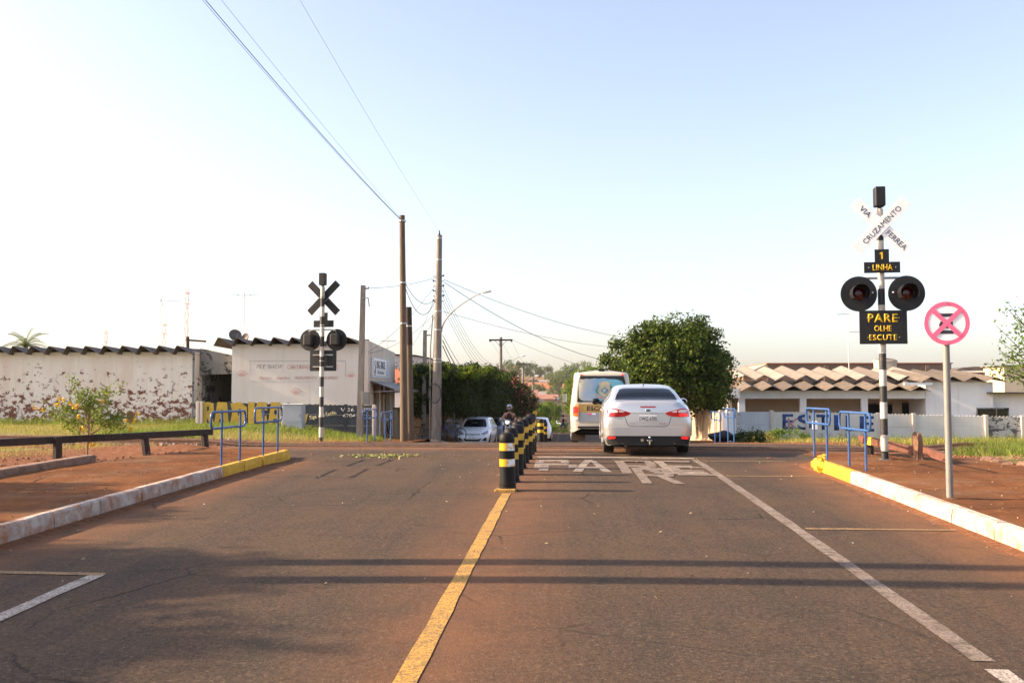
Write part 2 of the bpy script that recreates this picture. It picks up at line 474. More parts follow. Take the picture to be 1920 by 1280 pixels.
dirt = np.maximum(dirt, sm(8.3, 6.8, xf) * (xf > 0) * (yf < 21))
dirt = np.maximum(dirt, sm(9.5, 7.0, np.abs(xf)) * (yf > 20) * .9)
dirt = np.maximum(dirt, (yf > 46) * .55)
m = len(ys); n = len(xs)
me = bpy.data.meshes.new('ground')
idx = np.arange(m*n).reshape(m, n)
quads = np.stack([idx[:-1,:-1], idx[:-1,1:], idx[1:,1:], idx[1:,:-1]], -1).reshape(-1, 4)
me.from_pydata(np.stack([xf, yf, ZZ], 1).tolist(), [], quads.tolist())
me.attributes.new('dirt', 'FLOAT', 'POINT').data.foreach_set('value', dirt.astype(np.float32))
me.materials.append(M['soil']); me.shade_smooth()
structure(mesh_obj('ground', me))

# ------------------------------------------------------------------ roads
def kerb_x(side, y):
    if y < 20: return (LEFT_KERB if side < 0 else RIGHT_KERB) + skew(y)
    return -5.4 if side < 0 else 4.5
def road_strip(name, y0, y1, step, xl, xr, lift=0.0, nx=14):
    mb_v, dust = [], []
    ys_ = np.arange(y0, y1 + 1e-6, step)
    for y in ys_:
        a, b = xl(y), xr(y)
        for k in range(-1, nx+2):
            u = min(1, max(0, k/nx)); x = a + (b-a)*u
            crown = .05 * math.sin(math.pi*u) if y < 18 else .03*math.sin(math.pi*u)
            mb_v.append((x - (.04 if k < 0 else 0) + (.04 if k > nx else 0), y, P(y) + lift + crown - .03 - (.3 if k < 0 or k > nx else 0)))
            e = max(0, 1 - min(x-a, b-x)/1.1)
            trk = max(0, 1 - abs(y - (22.6 - .12*x))/2.2)
            mid = .55*max(0, 1 - abs(x + .75 - skew(y))/.9) if y < 21 else 0
            dust.append(min(1, max(e*.8, trk*.95, mid)))
    N = nx+3
    fs = [(i*N+k, i*N+k+1, (i+1)*N+k+1, (i+1)*N+k) for i in range(len(ys_)-1) for k in range(nx+2)]
    me = bpy.data.meshes.new(name); me.from_pydata(mb_v, [], fs)
    me.attributes.new('dust', 'FLOAT', 'POINT').data.foreach_set('value', np.array(dust, np.float32))
    me.materials.append(M['asphalt']); me.shade_smooth(); sharp(me, 50)
    return structure(mesh_obj(name, me))
def wide(y, a, b): return a + (b-a)*float(sm(17.5, 21.0, y))*(1-float(sm(25.5, 29.0, y)))
road = road_strip('road', -20, 60, .5, lambda y: wide(y, kerb_x(-1, y), -8.2), lambda y: wide(y, kerb_x(1, y), 8.0), nx=28)
far_road = road_strip('far_road', 60, 1180, 10, lambda y: -5.4, lambda y: 4.5, nx=6)
def road_z(x, y):
    a, b = wide(y, kerb_x(-1, y), -8.2), wide(y, kerb_x(1, y), 8.0)
    u = min(1, max(0, (x-a)/(b-a)))
    return P(y) + (.05 if y < 18 else .03)*math.sin(math.pi*u) - .03

def marking(name, poly, mat, parent=road, lift=.005, seg=.5):
    """Painted patch on the road: polygon in plan, cut fine enough to follow the road."""
    bm = bmesh.new()
    vsx = [bm.verts.new((a, b, 0)) for a, b in poly]
    bm.faces.new(vsx)
    lo = min(b for a, b in poly); hi = max(b for a, b in poly)
    y = math.ceil(lo/seg)*seg
    while y < hi:
        bmesh.ops.bisect_plane(bm, geom=bm.verts[:]+bm.edges[:]+bm.faces[:], plane_co=(0, y, 0), plane_no=(0, 1, 0)); y += seg
    lo = min(a for a, b in poly); hi = max(a for a, b in poly)
    x = math.ceil(lo/seg)*seg
    while x < hi:
        bmesh.ops.bisect_plane(bm, geom=bm.verts[:]+bm.edges[:]+bm.faces[:], plane_co=(x, 0, 0), plane_no=(1, 0, 0)); x += seg
    bmesh.ops.triangulate(bm, faces=bm.faces[:])
    for v in bm.verts: v.co.z = road_z(v.co.x, v.co.y) + lift
    for f in bm.faces:
        if f.normal.z < 0: f.normal_flip()
    me = bpy.data.meshes.new(name); bm.to_mesh(me); bm.free(); me.materials.append(mat)
    return mesh_obj(name, me, parent)
def stripe(name, x0, y0, x1, y1, w, mat, lift=.005):
    d = Vector((x1-x0, y1-y0)).normalized(); p = Vector((-d.y, d.x))*w/2
    n = max(2, int(math.hypot(x1-x0, y1-y0)/.35))
    a, b = [], []
    for k in range(n+1):
        u = k/n; c = Vector((x0+(x1-x0)*u, y0+(y1-y0)*u)); j = p*(1+rng.uniform(-.10, .10)); j2 = p*(1+rng.uniform(-.10, .10))
        a.append(c+j); b.append(c-j2)
    return marking(name, [(v.x, v.y) for v in a] + [(v.x, v.y) for v in b[::-1]], mat, lift=lift)
stripe('centre_line', -.88-.06, -6, -.88+skew(12.9), 12.9, .125, M['mark_yellow'])
stripe('edge_line', 2.34+skew(-4), -4, 2.34+skew(5.55), 5.55, .13, M['mark_white'])
stripe('edge_line', 2.34+skew(5.7), 5.7, 2.34+skew(18.6), 18.6, .13, M['mark_faded'])
stripe('edge_line', -3.85, -4, -3.80, 7.75, .13, M['mark_white'])
for y in (10.3, 15.5, 18.35): stripe('parking_bay_line', 2.44+skew(y), y, RIGHT_KERB-.12+skew(y), y+.12, .09, M['mark_yellow_thin'], .006)
stripe('parking_bay_line', -5.42, 7.95, -3.75, 7.75, .10, M['mark_yellow_thin'], .006)
stripe('stop_line', -.50, 19.05, 2.55, 18.9, .20, M['mark_white'], .006); stripe('stop_line', -.46, 18.72, 2.5, 18.58, .10, M['mark_faded'], .006)
def road_letter(ch_polys, x, y0, w, h, mat, lift):
    for poly in ch_polys:
        marking('letter', [(x + a*w, y0 + b*h) for a, b in poly], mat, lift=lift, seg=.6)
LET = {
 'P': [[(0,0),(.24,0),(.24,1),(0,1)], [(.24,.84),(.95,.84),(1,.98),(.9,1),(.24,1)], [(.74,.5),(1,.55),(1,.84),(.76,.84)], [(.24,.38),(.85,.38),(1,.52),(.24,.53)]],
 'A': [[(0,0),(.24,0),(.62,1),(.40,1)], [(.76,0),(1,0),(.62,1),(.54,.78)], [(.27,.22),(.74,.22),(.70,.36),(.33,.36)]],
 'R': [[(0,0),(.24,0),(.24,1),(0,1)], [(.24,.84),(.9,.84),(1,.95),(.9,1),(.24,1)], [(.74,.55),(1,.58),(1,.84),(.76,.84)], [(.24,.42),(.9,.42),(1,.55),(.24,.56)], [(.5,.42),(.74,.42),(1.02,0),(.76,0)]],
 'E': [[(0,0),(.24,0),(.24,1),(0,1)], [(.24,.85),(1,.85),(1,1),(.24,1)], [(.24,.44),(.85,.44),(.85,.58),(.24,.58)], [(.24,0),(1,0),(1,.15),(.24,.15)]]}
for ch, x, y0, w, h, mt, lf in (('P', -.50, 16.35, .62, 2.0, 'mark_letter', .005), ('P', -.40, 15.9, .66, 1.2, 'mark_faded', .009), ('A', .16, 15.85, .64, 2.5, 'mark_letter', .005),
                       ('R', .96, 15.7, .70, 2.6, 'mark_faded', .005), ('R', 1.16, 14.2, .62, 2.4, 'mark_faded', .009), ('E', 1.70, 15.7, .66, 2.6, 'mark_letter', .005), ('E', 1.83, 15.45, .62, 1.5, 'mark_faded', .009)):
    road_letter(LET[ch], x, y0, w, h, M[mt], lf)
for a in np.arange(36, 130, 6.0): stripe('lane_dash', -.35, a, -.35, a+2.2, .13, M['mark_faded'])

# ------------------------------------------------------------------ footways and kerbs
def footway(name, y0, y1, step, x_in, x_out, lift=.15, bowl=.0):
    rows = []
    for y in np.arange(y0, y1+1e-6, step):
        a, b = x_in(y), x_out(y)
        rows.append([(a+(b-a)*k/12, y, P(y) + (lift(y) if callable(lift) else lift) + .004*math.sin(y*2.3+k*1.1) + .003*math.sin(y*5.1-k*2.0)) for k in range(13)])
    return structure(MB().sheet(rows).build(name, M['sidewalk'], smooth=True))
sw_left = footway('sidewalk_left', -14, 19.0, .25, lambda y: LEFT_KERB-.13+skew(y), lambda y: -8.0 + (.9*float(sm(15.0, 19.0, y))) - (2.2 if y < -5 else 0))
sw_right = footway('sidewalk_right', -14, 18.4, .25, lambda y: RIGHT_KERB+.13+skew(y), lambda y: float(np.interp(y, [-14, 8, 11, 14, 16.5, 18.4], [8.6, 8.6, 8.3, 7.9, 7.3, 6.3])))
sw_fl = footway('sidewalk_beyond_left', 34, 130, 1.0, lambda y: -5.53, lambda y: -8.05, lambda y: .10*float(sm(34, 40, y)))
sw_fr = footway('sidewalk_beyond_right', 34, 130, 1.0, lambda y: 4.63, lambda y: 6.25, lambda y: .10*float(sm(34, 40, y)))
def kerbs(parent, side, segs, xf, w=.13, h=.15):
    out = []
    for y0, y1, mat in segs:
        y = y0
        while y < y1 - .2:
            L = min(1.0 + rng.uniform(-.08, .08), y1 - y)
            g = .012
            rows = []
            for u in (0, .25, .5, .75, 1):
                yy = y + g + (L - 2*g)*u
                x = xf(yy); z = P(yy); j = lambda s=.008: rng.uniform(-s, s)
                top = z + h + .012
                rows.append([(x, yy, z-.15), (x+j(), yy, z+.06+j()), (x+side*.012+j(), yy, top-.02+j()), (x+side*.035, yy, top+j(.005)), (x+side*w, yy, top-.002), (x+side*(w+.002), yy, z-.05)])
            mb = MB().sheet(rows)
            n = 6
            mb.f.append(tuple(range(n))); mb.f.append(tuple(range(4*n, 5*n)))
            out.append(mb.build('kerb_stone', M[mat], parent)); y += L
    return out
kerbs(sw_left, -1, [(1, 15.0, 'kerb_worn'), (15.0, 16.9, 'kerb_yellow'), (17.0, 18.6, 'kerb_yellow')], lambda y: LEFT_KERB+skew(y)+.0)
kerbs(sw_right, 1, [(1, 8.7, 'kerb_white'), (8.8, 14.7, 'kerb_white'), (14.7, 16.3, 'kerb_yellow')], lambda y: RIGHT_KERB+skew(y))
# broken end of the right kerb: rough yellow lumps
for k in range(7):
    y = 16.35 + k*.26; r = .15 - .006*k
    mb = MB().sphere((RIGHT_KERB+.08+skew(y)+rng.uniform(-.05,.05)+.01*k*k, y, P(y)+.07), (r*1.0, r*1.2, r*.75), 7, 5)
    mb.v = [(a+rng.uniform(-.02,.02), b+rng.uniform(-.02,.02), c_+rng.uniform(-.02,.02)) for a, b, c_ in mb.v]
    mb.build('kerb_stone', M['kerb_yellow'], sw_right)
kerbs(sw_fl, -1, [(40, 60, 'kerb_worn')], lambda y: -5.4, .13, .10)
kerbs(sw_fr, 1, [(40, 60, 'kerb_worn')], lambda y: 4.5, .13, .10)
# old inner kerb beside the earth on the left
kerbs(sw_left, -1, [(6, 16.1, 'kerb_old')], lambda y: -8.02+.03*(y-14), .22, .24)

# ------------------------------------------------------------------ railway track
track = structure(bpy.data.objects.new('railway_track', None)); COL.objects.link(track)
def rail_y(x, off): return 22.9 + off - .12*x
def rail_part(off):
    rows = []
    prof = [(-.06, -.10), (-.06, -.085), (-.012, -.07), (-.012, .0), (-.035, .01), (-.035, .045), (.035, .045), (.035, .01), (.012, 0), (.012, -.07), (.06, -.085), (.06, -.10)]
    for x in np.concatenate([np.arange(-60, -9, 3), np.arange(-9, 9, .5), np.arange(9, 61, 3)]):
        y = rail_y(x, off); z = rail_top(x, y)
        rows.append([(x, y+a, z+b) for a, b in prof])
    rows = [list(r) + [r[0]] for r in rows]
    return MB().sheet(rows).build('rail', M['rail_steel'], track)
def rail_top(x, y):
    w = float(sm(6.5, 9.5, abs(x)))
    return (P(y) + .0)*(1-w) + (max(G(x, y), .36) + .10)*w - .02
rail_part(-.5); rail_part(.5)
for k, x in enumerate(np.arange(-24, 24, .62)):
    if abs(x) < 8.3: continue
    y = rail_y(x, 0); z = rail_top(x, y) - .2
    mb = MB().bbox(-.11, .11, -1.0, 1.0, -.06, .09, .02)
    mb.build('sleeper', M['old_timber'], track, loc=(x, y, z)).rotation_euler = (0, 0, -.12+rng.uniform(-.03, .03))
# ballast stones
def stones(name, label, pts, smin, smax, mat):
    mb = MB(); base = MB().sphere((0,0,0), 1, 5, 3)
    for (x, y, z) in pts:
        s = rng.uniform(smin, smax); a = rng.uniform(0, 6.28); ca, sa = math.cos(a), math.sin(a)
        q = [(rng.uniform(.7,1.2), rng.uniform(.6,1.1), rng.uniform(.4,.8))]*len(base.v)
        vv = [((px*k[0]*ca - py*k[1]*sa)*s*rng.uniform(.85,1.15)+x, (px*k[0]*sa+py*k[1]*ca)*s*rng.uniform(.85,1.15)+y, pz*k[2]*s+z) for (px, py, pz), k in zip(base.v, q)]
        mb.add(vv, base.f)
    o = mb.build(name, mat)
    o['kind'] = 'stuff'; o['label'] = label; o['category'] = 'stones'
    return o
t = NT('ballast_stone')
c = t.ramp(t.island(), [(0, (.10, .055, .035)), (.5, (.20, .12, .08)), (1, (.33, .25, .20))]); M['ballast'] = t.set(c, .95)
pts = []
for k in range(4200):
    x = rng.uniform(-22, 22); off = rng.gauss(0, 1.1)
    if abs(x) < 6.2 + rng.uniform(0, 1.6) or x > 9.5 - rng.uniform(0, 1): continue
    y = rail_y(x, off); pts.append((x, y, max(G(x, y), rail_top(x, y)-.14 - .04*abs(off))))
stones('ballast_gravel', 'reddish brown ballast stones beside the rails', pts, .03, .075, M['ballast'])
pts = []
for k in range(1500):
    side = rng.choice((-1, 1))
    if side < 0: x, y = rng.uniform(-12.5, -6.2), rng.uniform(15.5, 21.5)
    else: x, y = rng.uniform(6.0, 11.0), rng.uniform(12.5, 20.5)
    if side < 0 and x > -7.6 and y < 18.9: continue
    if side > 0 and x < float(np.interp(y, [11, 14, 16.5, 18.4], [8.3, 7.9, 7.3, 6.3])): continue
    pts.append((x, y, G(x, y)+.01))
for k in range(150):   # crumbs of earth and stone on the road round the crossing
    x, y = rng.uniform(-7, 6), rng.gauss(20.5, 1.6)
    pts.append((x, y, road_z(x, y)))
for k in range(40):
    y = rng.uniform(13.5, 19.5); x = -.45+skew(y)+rng.gauss(.1, .16); pts.append((x, y, road_z(x, y)-.008))
stones('earth_clods', 'crumbs of red earth and stone round the footways', pts, .010, .036, simple('clod', (.21, .10, .055), .95, var=.4))

M['flangeway'] = simple('flangeway', (.035, .026, .022), .95, var=.4, scale=5)
for off in (-.5, .5):
    a = [(x, rail_y(x, off) - .10) for x in np.arange(-8.0, 7.6, .8)]; b = [(x, rail_y(x, off) - .02) for x in np.arange(-8.0, 7.6, .8)]
    marking('flangeway', a + b[::-1], M['flangeway'], lift=.006, seg=.8)

pts = []
for k in range(420):   # pebbles and crumbs on both footways
    y = rng.uniform(6, 18.5)
    if rng.random() < .5: x = rng.uniform(-7.9, LEFT_KERB-.2+skew(y))
    else: x = rng.uniform(RIGHT_KERB+.2+skew(y), 7.2)
    pts.append((x, y, P(y)+.152))
for k in range(260):   # grit gathered in the gutters
    y = rng.uniform(5, 18); sd = rng.choice((-1, 1)); x = kerb_x(sd, y) - sd*abs(rng.gauss(.04, .10)); pts.append((x, y, road_z(x, y)))
stones('footway_pebbles', 'small pebbles and grit on the footways and gutters', pts, .005, .018, M['ballast'])
# ------------------------------------------------------------------ lettering
def lettering(s, height, mat, parent, loc, width=None, rot=(math.pi/2, 0, 0), bold=0.0, depth=.002, shear=0.0, spacing=1.0, name='lettering'):
    """Flat letters, cap height and overall width given, centred on loc; faces -Y unless turned."""
    cu = bpy.data.curves.new(name, 'FONT'); cu.body = s; cu.size = 1.0; cu.extrude = 0.0; cu.offset = bold
    cu.shear = shear; cu.space_character = spacing; cu.resolution_u = 4; cu.align_x = 'LEFT'
    o = bpy.data.objects.new(name, cu)
    me = bpy.data.meshes.new_from_object(o)
    bpy.data.objects.remove(o); bpy.data.curves.remove(cu)
    n = len(me.vertices); co = np.empty(n*3); me.vertices.foreach_get('co', co); co = co.reshape(-1, 3)
    lo, hi = co.min(0), co.max(0)
    capx = .69 if any(q in s for q in 'gjpqyQ,;') else (hi[1]-lo[1])
    k = height / capx
    kx = k if width is None else width / (hi[0]-lo[0])
    co[:, 0] = (co[:, 0] - (lo[0]+hi[0])/2) * kx
    co[:, 1] = (co[:, 1] - (lo[1]+hi[1])/2) * k
    co[:, 2] = 0
    me.vertices.foreach_set('co', co.ravel())
    bm = bmesh.new(); bm.from_mesh(me)
    if depth:
        r = bmesh.ops.extrude_face_region(bm, geom=bm.faces[:])
        for q in r['geom']:
            if isinstance(q, bmesh.types.BMVert): q.co.z += depth
    bmesh.ops.recalc_face_normals(bm, faces=bm.faces); bm.to_mesh(me); bm.free()
    me.materials.clear(); me.materials.append(mat)
    ob = mesh_obj(name, me, parent, loc); ob.rotation_euler = rot
    return ob

# ------------------------------------------------------------------ crossing signals
t = NT('banded_mast')
z = t.xyz()[2]
fr = t.math('FRACT', t.math('MULTIPLY', t.math('ADD', z, 20.0), 1/.56))
band = t.math('GREATER_THAN', fr, .5)
wcol = t.ramp(t.noise(7, 5), [(.3, (.42, .37, .31)), (.7, (.62, .57, .50))])
c = t.mix(band, wcol, (.02, .019, .018))
c = t.mix(t.ramp(t.noise(9, 6, .75), [(.55, 0.0), (.75, .6)]), c, (.15, .10, .07))
M['mast'] = t.set(c, .55)
M['lens_red'] = simple('lens_red', (.06, .003, .002), .15, spec=.6)
def crossing_signal(label, loc, rz):
    s = thing('crossing_signal', label, 'signal', loc, rz, 'level crossing signals')
    MB().lathe([(.075, -.3), (.075, .02), (.062, .03), (.06, 4.35), (.05, 4.36)], 14).build('mast', M['mast'], s, True)
    MB().lathe([(.11, 0), (.11, .02), (.08, .03)], 14).build('base_collar', M['steel_grey'], s, True)
    bell = MB().bbox(-.085, .085, -.10, .10, 4.40, 4.74, .012).build('bell_box', M['black_paint'], s)
    MB().lathe([(.035, 4.32), (.035, 4.42)], 10).build('neck', M['black_paint'], bell)
    MB().box(-.07, .07, -.103, -.10, 4.46, 4.70).build('louvre', M['sign_black'], bell)
    # crossbuck, in front of the mast (front = -Y)
    for k, (ang, txts, yy) in enumerate(((-45, (('VIA', -.36, .22), ('FERREA', .36, .42)), -.072), (45, (('CRUZAMENTO', .02, .86),), -.084))):
        b = MB().bbox(-.61, .61, -.005, .005, -.105, .105, .003).build('crossbuck_blade', M['sign_white'], s, loc=(0, yy, 4.05))
        b.rotation_euler = (0, -R(ang), 0)
        for w, dx, ww in txts: lettering(w, .092, M['ink'], b, (dx, -.006, 0), ww)
        MB().box(-.59, .59, .0055, .012, -.1, .1).build('blade_back', M['black_paint'], b)
    for zz in (4.05, 3.28, 2.78-.25, 2.28): MB().lathe([(.07, zz-.012), (.07, zz+.012)], 12).build('clamp', M['galvanised'], s)
    p = MB().bbox(-.12, .12, -.098, -.086, 3.42, 3.64, .003).build('number_plate', M['sign_black'], s)
    MB().prism([(-.012, 3.47), (.016, 3.47), (.016, 3.59), (-.006, 3.59), (-.035, 3.572), (-.035, 3.552), (-.012, 3.558)], -.101, -.0985).build('lettering', M['sign_yellow'], p)
    p = MB().bbox(-.30, .30, -.098, -.086, 3.23, 3.42, .003).build('track_plate', M['sign_black'], s)
    lettering('LINHA', .105, M['sign_yellow'], p, (.01, -.099, 3.325), .33, bold=.012)
    for dx in (-.2, .2): MB().lathe([(.012, 0), (.012, .006)], 8, axis='y').build('bolt', M['galvanised'], p, loc=(dx*1.12, -.105, 3.325))
    MB().tube([(-.30, -.0, 3.15), (.30, 0, 3.15)], .022, 10).build('crossarm', M['galvanised'], s)
    for sx in (-1, 1):
        cx, cz = sx*.395, 2.87
        lamp = MB().lathe([(.30, -.10), (.305, -.10), (.305, -.085), (.30, -.085)], 36, (cx, 0, cz), 'y').build('signal_lamp', M['sign_black'], s, True)
        MB().tube([(sx*.28, 0, 3.15), (cx, 0, 3.12), (cx, -.05, 3.06)], .02, 8).build('bracket', M['galvanised'], lamp)
        MB().bbox(cx-.13, cx+.13, -.082, .13, cz-.17, cz+.17, .04).build('housing', M['black_paint'], lamp)
        # visor: upper half tube
        rows = []
        for yy in (-.10, -.34):
            rows.append([(cx + .155*math.cos(a), yy, cz + .155*math.sin(a)) for a in np.linspace(R(-35), R(215), 22)])
        rows.append([(cx + .148*math.cos(a), -.34, cz + .148*math.sin(a)) for a in np.linspace(R(-35), R(215), 22)])
        rows.append([(cx + .148*math.cos(a), -.10, cz + .148*math.sin(a)) for a in np.linspace(R(-35), R(215), 22)])
        MB().sheet(rows).build('visor', M['sign_black'], lamp, True)
        MB().lathe([(.112, -.102), (.10, -.118), (.06, -.13), (.004, -.134)], 20, (cx, 0, cz), 'y').build('lens', M['lens_red'], lamp, True)
        MB().lathe([(.014, -.106), (.014, -.12)], 8, (cx-sx*.225, 0, cz+.02), 'y').build('side_light', M['sign_white'], lamp)
    p = MB().bbox(-.395, .395, -.095, -.083, 2.0, 2.58, .003).build('warning_plate', M['sign_black'], s)
    lettering('PARE', .145, M['sign_yellow'], p, (-.005, -.097, 2.45), .49, bold=.022, spacing=1.15)
    lettering('OLHE', .098, M['sign_yellow'], p, (-.005, -.097, 2.27), .285, bold=.012)
    lettering('ESCUTE', .098, M['sign_yellow'], p, (-.005, -.097, 2.115), .46, bold=.012, spacing=1.1)
    for dx in (-.26, .26):
        for zz in (2.45, 2.115): MB().lathe([(.011, 0), (.011, .005)], 8, axis='y').build('bolt', M['galvanised'], p, loc=(dx, -.101, zz))
    for zz in (2.12, 2.45): MB().box(-.3, .3, -.082, -.062, zz-.015, zz+.015).build('plate_rail', M['galvanised'], p)
    return s
b = at(1659, 858, 16.9)
crossing_signal('tall banded signal with white crossbuck and two dark lamps facing the camera', (b.x, 16.9, P(16.9)+.13), R(-5))
b = at(602, 827, 28.2)
crossing_signal('banded signal seen from behind in front of the painted wall, crossbuck turned away', (b.x, 28.2, b.z-.05), R(180-8)).scale = (1.06, 1.06, 1.065)

# ------------------------------------------------------------------ no-parking sign
b = at(1781, 933, 11.6)
s = thing('no_parking_sign', 'round pink and white no parking sign on a grey pole', 'sign', (b.x, 11.6, P(11.6)+.13), R(-7))
MB().lathe([(.04, -.3), (.04, 2.02), (.036, 2.05)], 14).build('pole', M['steel_grey'], s, True)
MB().lathe([(.11, .005), (.10, .03), (.05, .035)], 12).build('footing', M['sidewalk'], s)
disc = MB().lathe([(.252, -.056), (.255, -.053), (.255, -.05), (.25, -.048)], 48, (0, 0, 2.08), 'y').build('disc', M['sign_white'], s)
MB().lathe([(.25, -.0475), (.25, -.044)], 40, (0, 0, 2.08), 'y').build('disc_back', M['steel_grey'], disc)
ring = [(.255*math.cos(a), .255*math.sin(a)) for a in np.linspace(0, 2*math.pi, 49)[:-1]]
inn = [(.207*math.cos(a), .207*math.sin(a)) for a in np.linspace(0, 2*math.pi, 49)[:-1]]
mb = MB(); nn = 48
mb.add([(a, -.060, 2.08+c_) for a, c_ in ring] + [(a, -.060, 2.08+c_) for a, c_ in inn], [(k, (k+1) % nn, nn+(k+1) % nn, nn+k) for k in range(nn)])
mb.build('border', M['sign_red'], disc)
mb = MB()
for za, zb in ((.075, .115), (-.125, -.085)): mb.box(-.085, .075, -.0595, -.057, 2.08+za, 2.08+zb)
mb.box(-.085, -.04, -.0595, -.057, 2.04, 2.075); mb.box(-.075, .065, -.0592, -.057, 2.02, 2.10)
mb.build('letter', M['ink'], disc)
for a in (45, -45):
    q = MB().box(-.215, .215, -.0625, -.0605, -.026, .026).build('slash', M['sign_red'], disc, loc=(0, 0 if a > 0 else -.0008, 2.08)); q.rotation_euler = (0, R(a), 0)
for zz in (-.235, .235): MB().lathe([(.009, -.067), (.009, -.061)], 8, (0, 0, 2.08+zz), 'y').build('bolt', M['galvanised'], disc)

# ------------------------------------------------------------------ bollards
t = NT('tape_yellow')
c = t.ramp(t.noise(8, 4), [(.3, (.52, .30, .012)), (.7, (.66, .40, .025))])
c = t.mix(t.ramp(t.noise(6, 6, .75), [(.55, 0.0), (.7, .55)]), c, (.14, .09, .02)); M['tape_yellow'] = t.set(c, .4)
t = NT('tape_flaking')
x = t.xyz()
c = t.ramp(t.noise(8, 4), [(.3, (.56, .31, .012)), (.7, (.70, .42, .03))])
mk = t.math('MULTIPLY', t.ramp(t.noise(14, 5, .7), [(.44, 0.0), (.50, 1.0)]), t.ramp(x[0], [(-.0, 0.0), (.03, 1.0)]))
c = t.mix(mk, c, (.80, .82, .84)); M['tape_flaking'] = t.set(c, .25, metal=0.0)
def make_bollard():
    o = thing('bollard', '', 'bollard', group='banded bollards along the centre line')
    prof = [(.112, -.05), (.112, .02), (.118, .03), (.118, .05), (.112, .055), (.112, .075), (.118, .08), (.118, .10), (.111, .105), (.11, .12), (.107, .40), (.104, .66), (.108, .672), (.108, .70), (.104, .735), (.094, .765), (.074, .785), (.03, .792)]
    MB().lathe(prof, 22).build('body', M['black_rubber'], o, True)
    for a, bz in ((.33, .435), (.545, .652)):
        k = .1085 if a < .5 else .1068
        MB().lathe([(k-.004, a), (k, a+.003), (k-.0008, bz-.003), (k-.005, bz)], 22).build('reflective_band', M['tape_yellow'], o, True)
    MB().lathe([(.14, -.02), (.14, .012), (.12, .02)], 16).build('foot', M['black_rubber'], o)
    return o
proto = make_bollard()
ORD = ['nearest', 'second nearest', 'third nearest', 'fourth nearest', 'fifth nearest', 'sixth nearest', 'seventh nearest', 'eighth nearest']
for k in range(8):
    y = 13.25 + 1.05*k
    o = proto if k == 0 else dup(proto)
    x = -.88 + skew(y) + rng.uniform(-.015, .015)
    o.location = (x, y, road_z(x, y)); o.rotation_euler = (R(rng.uniform(-2, 2)), R(rng.uniform(-3, 3)), rng.uniform(0, 6))
    if k: o.scale = (1, 1, rng.uniform(.96, 1.04))
    else: o.rotation_euler = (0, R(-1), R(-4))
    o['label'] = f'{ORD[k]} black and yellow bollard in the row leading up to the track'
for c in proto.children:
    if c.name.startswith('reflective'): c.data = c.data.copy(); c.data.materials[0] = M['tape_flaking']
proto['label'] = 'nearest black and yellow bollard, its reflective tape flaking white'
MB().bbox(-.16, .13, -.19, -.02, -.02, .035, .012).build('base_block', M['mark_yellow'], proto)
for y, lab in ((32.2, 'banded bollard beyond the track, the nearer of the far pair'), (39.5, 'banded bollard beyond the track, the farther of the far pair')):
    o = dup(proto, lab)
    for c in list(o.children):
        if c.name.startswith('base_block'): bpy.data.objects.remove(c)
        elif c.name.startswith('reflective'): c.data = c.data.copy(); c.data.materials[0] = M['tape_yellow']
    o.location = (-.74, y, road_z(-.74, y)); o.rotation_euler = (0, 0, 0)

# ------------------------------------------------------------------ pedestrian railings
def railing(label, x, y0, y1, h, base_z, lean=0.0):
    """Blue tube railing: two posts and a rounded frame, running along the street."""
    yc = (y0+y1)/2; L = y1-y0
    o = thing('pedestrian_railing', label, 'railing', (x, yc, base_z(yc)), lean, 'blue railings at the crossing')
    r = .019
    def loop(z0, z1, ya, yb, rr):
        pts = []
        for cy, cz, a0 in ((yb-rr, z1-rr, 0), (ya+rr, z1-rr, 90), (ya+rr, z0+rr, 180), (yb-rr, z0+rr, 270)):
            for a in np.linspace(a0, a0+90, 6): pts.append((0, cy+rr*math.cos(R(a)), cz+rr*math.sin(R(a))))
        return pts + [pts[0]]
    MB().tube(loop(h-.26, h, -L/2, L/2, .09), r, 8, False).build('rail_frame', M['blue_paint'], o, True)
    for yy in (-L*.27, L*.27):
        MB().tube([(.04, yy, -.25 + base_z(yc+yy)-base_z(yc)), (.04, yy, h-.01)], r, 8).build('post', M['blue_paint'], o, True)
def bz_near(y): return P(y)+.15
railing('blue railing on the left footway, nearer of the two', -5.63+skew(15.5), 14.8, 16.35, .86, bz_near, R(-1))
railing('blue railing on the left footway, next to the track', -5.62+skew(17.6), 16.85, 18.4, .86, bz_near, R(-1))
railing('blue railing on the right footway, nearer of the two', 4.42+skew(13), 14.55, 16.05, .86, bz_near, R(1))
railing('blue railing on the right footway, next to the track', 4.35+skew(13), 16.45, 17.9, .86, bz_near, R(1))
def bz_far(y): return P(y)+.10
railing('blue railing beyond the track by the painted fence end', -5.85, 27.9, 30.0, .92, lambda y: G(-5.85, y)+.05, R(0))
railing('blue railing beyond the track before the shop front', -5.82, 30.7, 32.6, .9, bz_far, R(0))
railing('blue railing beyond the track at the grey wall corner', 4.95, 28.0, 29.9, .95, lambda y: P(y)+.06, R(0))
railing('blue railing beyond the track beside the wavy topped wall', 4.95, 30.5, 32.4, .9, bz_far, R(0))

